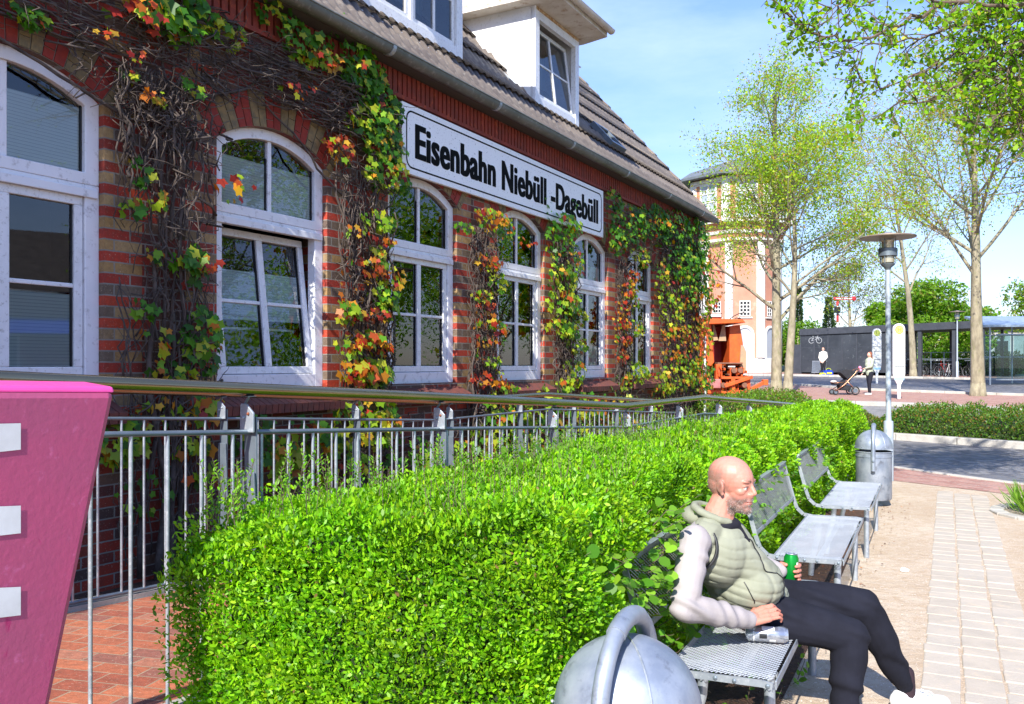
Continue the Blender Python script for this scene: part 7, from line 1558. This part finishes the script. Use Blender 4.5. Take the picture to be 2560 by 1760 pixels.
# trousers
tb_ = MB()
for a in 'RL':
    tb_.cap(J['hip'+a], J['knee'+a], .098, .078, 16); tb_.cap(J['knee'+a], J['knee'+a].lerp(J['ank'+a], .45), .077, .072, 16); tb_.cap(J['knee'+a].lerp(J['ank'+a], .45), J['knee'+a].lerp(J['ank'+a], .84), .072, .050, 16); tb_.cap(J['knee'+a].lerp(J['ank'+a], .85), J['knee'+a].lerp(J['ank'+a], .93), .043, .041, 14)
tb_.cap(J['hipR'], J['hipL'], .095, .095, 16); tb_.blob((J['hipR']+J['hipL'])/2+V3((-.05, .0, .01)), (.14, .165, .09), 10)
def trfn(V, N):
    return creases(V, N, [(J['hipR'].lerp(J['kneeR'], .25), .13, (.5, .1, 1.0)), (J['kneeR'], .09, (.5, 0, .9)), (J['kneeL'], .09, (.6, 0, .9)), (J['hipL'].lerp(J['kneeL'], .5), .16, (.4, .3, 1.2)), (J['ankL'].lerp(J['kneeL'], .35), .12, (.4, .1, .9)), (J['ankR'].lerp(J['kneeR'], .4), .12, (.2, .1, 1))], .008, 48)
remeshed('trousers', tb_, .0065, cloth('dark_navy_trousers', (.009, .0095, .015), (.014, .015, .024), .95), man, 5, trfn)
# socks and trainers
for a, f_ in (('R', fR), ('L', fL)):
    an = J['ank'+a]; s_ = MB(); s_.cap(an+V3((0, 0, .065))*(1)+ (J['knee'+a]-an)*.03, an+V3((0, 0, -.02)), .037, .038, 12); s_.build('sock', cloth('dark_sock', (.03, .02, .026), (.05, .03, .035)), man, smooth=True)
    sh2 = MB(); g = V3((0, 0, -an.z+.0)); base = an+V3((0, 0, -an.z+.045))
    sh2.cap(base-f_*.035+V3((0, 0, .012)), base+f_*.06+V3((0, 0, .008)), .046, .047, 12); sh2.cap(base+f_*.06, base+f_*.17+V3((0, 0, -.006)), .046, .036, 12); sh2.cap(base-f_*.03+V3((0, 0, .03)), base+f_*.03+V3((0, 0, .03)), .040, .036)
    sh2.v = [(x, y, max(z, .012)) for x, y, z in sh2.v]
    so_ = remeshed('shoe', sh2, .006, mat('white_trainer', (.78, .78, .80), (.7, .7, .72), 12, .5), man, 3)
    l = MB()
    for k in range(4): c = base+f_*(.045+.022*k)+V3((0, 0, .056-.004*k)); sd = V3((0, 0, 1)).cross(f_); l.tube([c-sd*.026, c+V3((0, 0, .006)), c+sd*.026], .003, 5)
    l.tube([base+f_*.05+V3((0, 0, .06)), base+f_*.03+V3((.02, -.03, .075)), base+f_*.06+V3((.03, -.035, .05))], .003, 5); l.build('laces', K['swhite'], so_)
# cans
K['canm'] = mat('can_aluminium', (.62, .63, .66), (.5, .52, .55), 12, .28, .9)
def can(name, label, c, ax, mbody, marks, parent_label):
    t = thing(name, label, 'can', c); q = ax.to_track_quat('Z', 'Y').to_matrix(); h = .084
    def add(nm, prof, m, par, n=28): mb = MB(); mb.lathe(prof, n=n); mb.v = [tuple(q @ V3(v)) for v in mb.v]; return mb.build(nm, m, par, smooth=True, angle=40, local=True)
    b = add('body', [(0, -h+.004), (.024, -h), (.0255, -h+.002), (.033, -h+.012), (.033, h-.016), (.027, h-.004), (.0265, h)], mbody, t)
    add('lid', [(.0265, h), (.0275, h+.001), (.0255, h), (.025, h-.004), (0, h-.004)], K['canm'], t)
    for (a0, a1, z0, z1, m, nm) in marks:
        mb = MB(); n = 8; pts = []
        for i in range(n+1):
            a = R(a0+(a1-a0)*i/n); pts.append(((.0333*math.cos(a), .0333*math.sin(a))))
        for i in range(n):
            (x0, y0), (x1, y1) = pts[i], pts[i+1]; mb.add([(x0, y0, z0), (x1, y1, z0), (x1, y1, z1), (x0, y0, z1)], [(0, 1, 2, 3)])
        mb.v = [tuple(q @ V3(v)) for v in mb.v]; mb.build(nm, m, b, local=True)
    tab = MB(); tab.box((.006, 0, h-.001), (.02, .012, .002)); tab.v = [tuple(q @ V3(v)) for v in tab.v]; tab.build('ring_pull', K['canm'], t, local=True); return t
gcan = mat('green_can_paint', (.005, .30, .035), (.004, .24, .03), 6, .25, .5); yl = mat('can_yellow', (.75, .55, .02)); wt = K['swhite']
can('drink_can', "tall green drink can held upright in the man's left hand", CAN, V3((.06, -.02, 1)).normalized(), gcan, [(236, 262, -.045, .030, mat('can_pale_green', (.35, .62, .38)), 'label_band'), (240, 256, -.040, -.022, yl, 'label_mark'), (226, 250, .038, .052, wt, 'label_mark')], '')
can('drink_can', 'silver drink can lying on its side on the near bench', V3((1.055, 3.565, .485)), V3((.975, -.22, 0)).normalized(), mat('silver_can_paint', (.50, .53, .58), (.26, .29, .36), 26, .25, .7, lo=.45, hi=.6), [(0, 360, -.060, -.056, K['black'], 'label_band'), (60, 140, -.02, .02, K['black'], 'label_mark'), (150, 250, -.054, -.05, wt, 'label_band'), (165, 200, -.03, .0, K['black'], 'label_mark'), (205, 235, .01, .035, wt, 'label_mark'), (100, 140, -.02, .03, wt, 'label_mark')], '')

# ---- small standing people
def figure(name, label, base, H_, face, top, bottom, hair, hairlong, shoes, arms, lean=0.0, top_len=.5):
    t = thing(name, label, 'person', base); f = V3(face).normalized(); l = V3((0, 0, 1)).cross(f); b = V3(base); P_ = lambda x, y, z: b+f*x*H_+l*y*H_+V3((0, 0, z*H_))
    body = MB(); body.blob(P_(.005, 0, .935), (.052*H_, .044*H_, .064*H_), 9, M=Matrix((f, l, V3((0, 0, 1)))).transposed()); body.blob(P_(.05, 0, .925), (.012*H_, .01*H_, .014*H_), 6); body.cap(P_(0, 0, .84), P_(.003, 0, .90), .03*H_, .028*H_)
    for s in (-1, 1): body.blob(P_(-.002, s*.045, .93), (.01*H_, .006*H_, .016*H_), 5)
    body.cap(P_(0, 0, .60), P_(0, 0, .78), .062*H_, .075*H_, 12)
    for k, s in enumerate((1, -1)):
        e, h_ = arms[k]; body.cap(P_(0, s*.105, .80), P_(*e), .026*H_, .022*H_); body.cap(P_(*e), P_(*h_), .022*H_, .015*H_)
        hh = V3(P_(*h_)); dd = (hh-P_(*e)).normalized(); body.cap(hh, hh+dd*.035*H_, .016*H_, .014*H_)
        for q in range(4): body.cap(hh+dd*.03*H_+l*(q-1.5)*.0085*H_, hh+dd*(.075+.006*(q in (1, 2)))*H_+l*(q-1.5)*.009*H_-f*.004*H_, .0045*H_, .0038*H_, 6)
        body.cap(hh+dd*.01*H_, hh+dd*.04*H_+f*.022*H_, .006*H_, .005*H_, 6)
        body.cap(P_(0, s*.048, .50), P_(.012+lean*s, s*.05, .27), .052*H_, .034*H_); body.cap(P_(.012+lean*s, s*.05, .27), P_(lean*s, s*.05, .045), .032*H_, .021*H_); body.cap(P_(lean*s-.01, s*.05, .028), P_(lean*s+.08, s*.055, .018), .022*H_, .018*H_)
    remeshed('body', body, .012, K['skin'], t, 2, color=lambda V: np.tile([.58, .33, .25], (len(V), 1)))
    tp_ = MB(); tp_.cap(P_(0, 0, top_len), P_(0, 0, .79), .082*H_, .088*H_, 12); tp_.cap(P_(0, .07, .80), P_(0, -.07, .80), .045*H_, .045*H_); tp_.blob(P_(.02, 0, .70), (.085*H_, .095*H_, .09*H_), 8)
    for k, s in enumerate((1, -1)): e, h_ = arms[k]; tp_.cap(P_(0, s*.10, .80), P_(*e), .038*H_, .033*H_); tp_.cap(P_(*e), P_(*e).lerp(P_(*h_), .88), .033*H_, .025*H_)
    remeshed('top', tp_, .014, top, t, 3, lambda V, N: V+N*(vnoise(V[:, 0]*22, V[:, 1]*22, V[:, 2]*30)*.006)[:, None])
    bo_ = MB(); bo_.cap(P_(0, .04, .50), P_(0, -.04, .50), .066*H_, .066*H_)
    for s in (-1, 1): bo_.cap(P_(0, s*.045, .50), P_(.012+lean*s, s*.05, .27), .062*H_, .042*H_); bo_.cap(P_(.012+lean*s, s*.05, .27), P_(lean*s, s*.05, .06), .040*H_, .028*H_)
    remeshed('trousers', bo_, .014, bottom, t, 3)
    hr = MB(); hr.blob(P_(-.012, 0, .953), (.056*H_, .050*H_, .055*H_), 9)
    if hairlong:
        hr.cap(P_(-.045, 0, .93), P_(-.075, 0, .84), .024*H_, .014*H_); hr.cap(P_(-.075, 0, .84), P_(-.07, 0, .78), .016*H_, .007*H_)
    hr.v = [tuple(v) for v in hr.v]; remeshed('hair', hr, .012, hair, t, 1, lambda V, N: V-np.array(f)*(((V-np.array(b))@np.array(f) > .022*H_)*((V-np.array(b))@np.array(f)-.022*H_))[:, None])
    for s in (-1, 1):
        s_ = MB(); s_.cap(P_(lean*s-.018, s*.05, .026), P_(lean*s+.095, s*.056, .020), .030*H_, .024*H_); s_.v = [(x, y, max(z, b.z+.002)) for x, y, z in s_.v]; s_.build('shoe', shoes, t, smooth=True)
    return t
bw = px(2174, 987, 32.4); bw.z = gz(32.4)+.013
figure('person', 'woman with red-brown ponytail and light green jumper standing beside the pushchair', bw, 1.62, (-.96, -.25, 0), cloth('pale_green_jumper', (.40, .44, .34), (.33, .37, .28)), cloth('black_leggings', (.015, .016, .024), (.02, .02, .03)), mat('auburn_hair', (.28, .09, .035), (.18, .06, .03), 30, .6), True, mat('white_shoe', (.75, .72, .70)), [((.05, .12, .66), (.14, .02, .62)), ((-.01, -.125, .62), (.11, -.11, .50))], lean=.03, top_len=.50)
bm2 = px(2058, 937, 54.2); bm2.z = gz(54.2)+.013
figure('person', 'man in a cream sweatshirt and black trousers standing against the dark shelter', bm2, 1.76, (-.55, -.83, 0), cloth('cream_sweatshirt', (.68, .65, .58), (.6, .57, .5)), cloth('black_trousers', (.015, .015, .018), (.02, .02, .024)), mat('dark_hair', (.06, .03, .02), (.03, .02, .015), 30, .7), False, mat('yellow_shoe', (.55, .6, .04)), [((.02, .13, .64), (.09, .06, .52)), ((.02, -.13, .64), (.10, -.07, .51))], top_len=.49)
# holdalls at his feet
def bag(label, c, dims, m, m2):
    t = thing('sports_bag', label, 'bag', c, group='sports bags at the feet of the standing man'); mb = MB(); mb.cap(V3(c)+V3((-dims[0]/2+dims[2]/2, 0, dims[2]/2)), V3(c)+V3((dims[0]/2-dims[2]/2, 0, dims[2]/2)), dims[2]/2, dims[2]/2, 12); mb.box((c[0], c[1], c[2]+dims[2]*.35), (dims[0]*.8, dims[1], dims[2]*.6)); remeshed('body', mb, .02, m, t, 3)
    h = MB(); h.tube([V3(c)+V3((dims[0]*.25*math.cos(a), -.04, dims[2]*.85+.16*math.sin(a))) for a in [math.pi*k/8 for k in range(9)]], .014, 6); h.build('strap', m2, t)
    z = MB(); z.box((c[0], c[1]-dims[1]*.5-.01, c[2]+dims[2]*.45), (dims[0]*.5, .02, dims[2]*.3)); z.build('pocket', m2, t)
blue = cloth('blue_nylon', (.01, .05, .42), (.01, .03, .3), .5); yel_ = cloth('yellow_nylon', (.60, .66, .03), (.5, .55, .03), .5)
c = px(2066, 937, 53.4); bag('blue holdall with yellow pocket lying beside the shoes of the man at the shelter', (c.x+.12, 53.4, gz(53.4)+.013), (.62, .34, .36), blue, yel_)
c = px(2054, 937, 53.2); bag('small bright yellow bag lying in front of the blue holdall', (c.x, 53.0, gz(53)+.013), (.42, .22, .20), yel_, blue)
# ---- pushchair
pc = px(2112, 986, 32.5); pc.z = gz(32.5)+.013; pm = thing('pushchair', 'black pushchair with copper frame standing on the platform in front of the woman', 'pushchair', pc)
q = lambda x, z, y=0: pc+V3((x, y, z)); cop = mat('copper_tube', (.42, .20, .12), rough=.3, metal=.7); fab = cloth('black_pram_fabric', (.02, .021, .025), (.035, .036, .042))
mb = MB()
for y in (-.24, .24): mb.tube([q(-.44, .16, y), q(-.14, .36, y), q(.10, .60, y), q(.36, .90, y), q(.47, .98, y)], .016, 8); mb.tube([q(-.05, .55, y), q(.18, .34, y), q(.30, .20, y)], .016, 8); mb.tube([q(-.46, .45, y*.8), q(-.10, .48, y*.8)], .014, 6)
mb.tube([q(.47, .98, -.24), q(.50, 1.0, 0), q(.47, .98, .24)], .018, 8); mb.build('frame', cop, pm, smooth=True)
mb = MB(); n = 9
for i in range(n+1):
    pass
out = [(.0, .0)]+[(.40*math.cos(R(a)), .40*math.sin(R(a))) for a in range(25, 151, 14)]
mb.prism(out, lambda u, z: q(.03+u, .58+z, -.23), lambda u, z: q(.03+u, .58+z, .23)); mb.build('hood', fab, pm, bevel=.02)
mb = MB(); mb.prism([(-.46, .44), (-.20, .46), (.02, .60), (.10, .70), (.16, .56), (.02, .42), (-.44, .38)], lambda u, z: q(u, z, -.20), lambda u, z: q(u, z, .20)); mb.build('seat', fab, pm, bevel=.02)
mb = MB(); mb.prism([(-.26, .42), (.20, .34), (.14, .16), (-.22, .18)], lambda u, z: q(u, z, -.19), lambda u, z: q(u, z, .19)); mb.build('basket', fab, pm, bevel=.03)
mb = MB(); mb.blob(q(-.42, .50, 0), (.12, .13, .05), 8); mb.build('blanket', mat('pale_blanket', (.6, .52, .46), (.7, .68, .66), 9), pm, smooth=True)
for x, r, y in ((.30, .165, -.26), (.30, .165, .26), (-.42, .11, -.20), (-.42, .11, .20)):
    w = MB(); nn = 18; w.tube([q(x+(r-.025)*math.cos(6.283*k/nn), r+(r-.025)*math.sin(6.283*k/nn), y) for k in range(nn+1)], .024, 7, cap=False); wo = w.build('wheel', K['black'], pm, smooth=True)
    h = MB(); h.lathe([(0, -.015), (r*.55, -.015), (r*.55, .015), (0, .015)], q(x, r, y), 12, axis='Y'); h.build('hub', K['galvd'], wo)
tm = MB(); tm.blob(q(.53, 1.03, -.1), (.06, .05, .06), 7); tm.blob(q(.55, .93, -.1), (.07, .05, .06), 7); o = tm.build('balloon_toy', mat('pink_toy', (.75, .08, .22), (.7, .6, .75), 8), smooth=True); tag(o, 'small pink and lilac toy tied to the handle of the pushchair', 'toy')
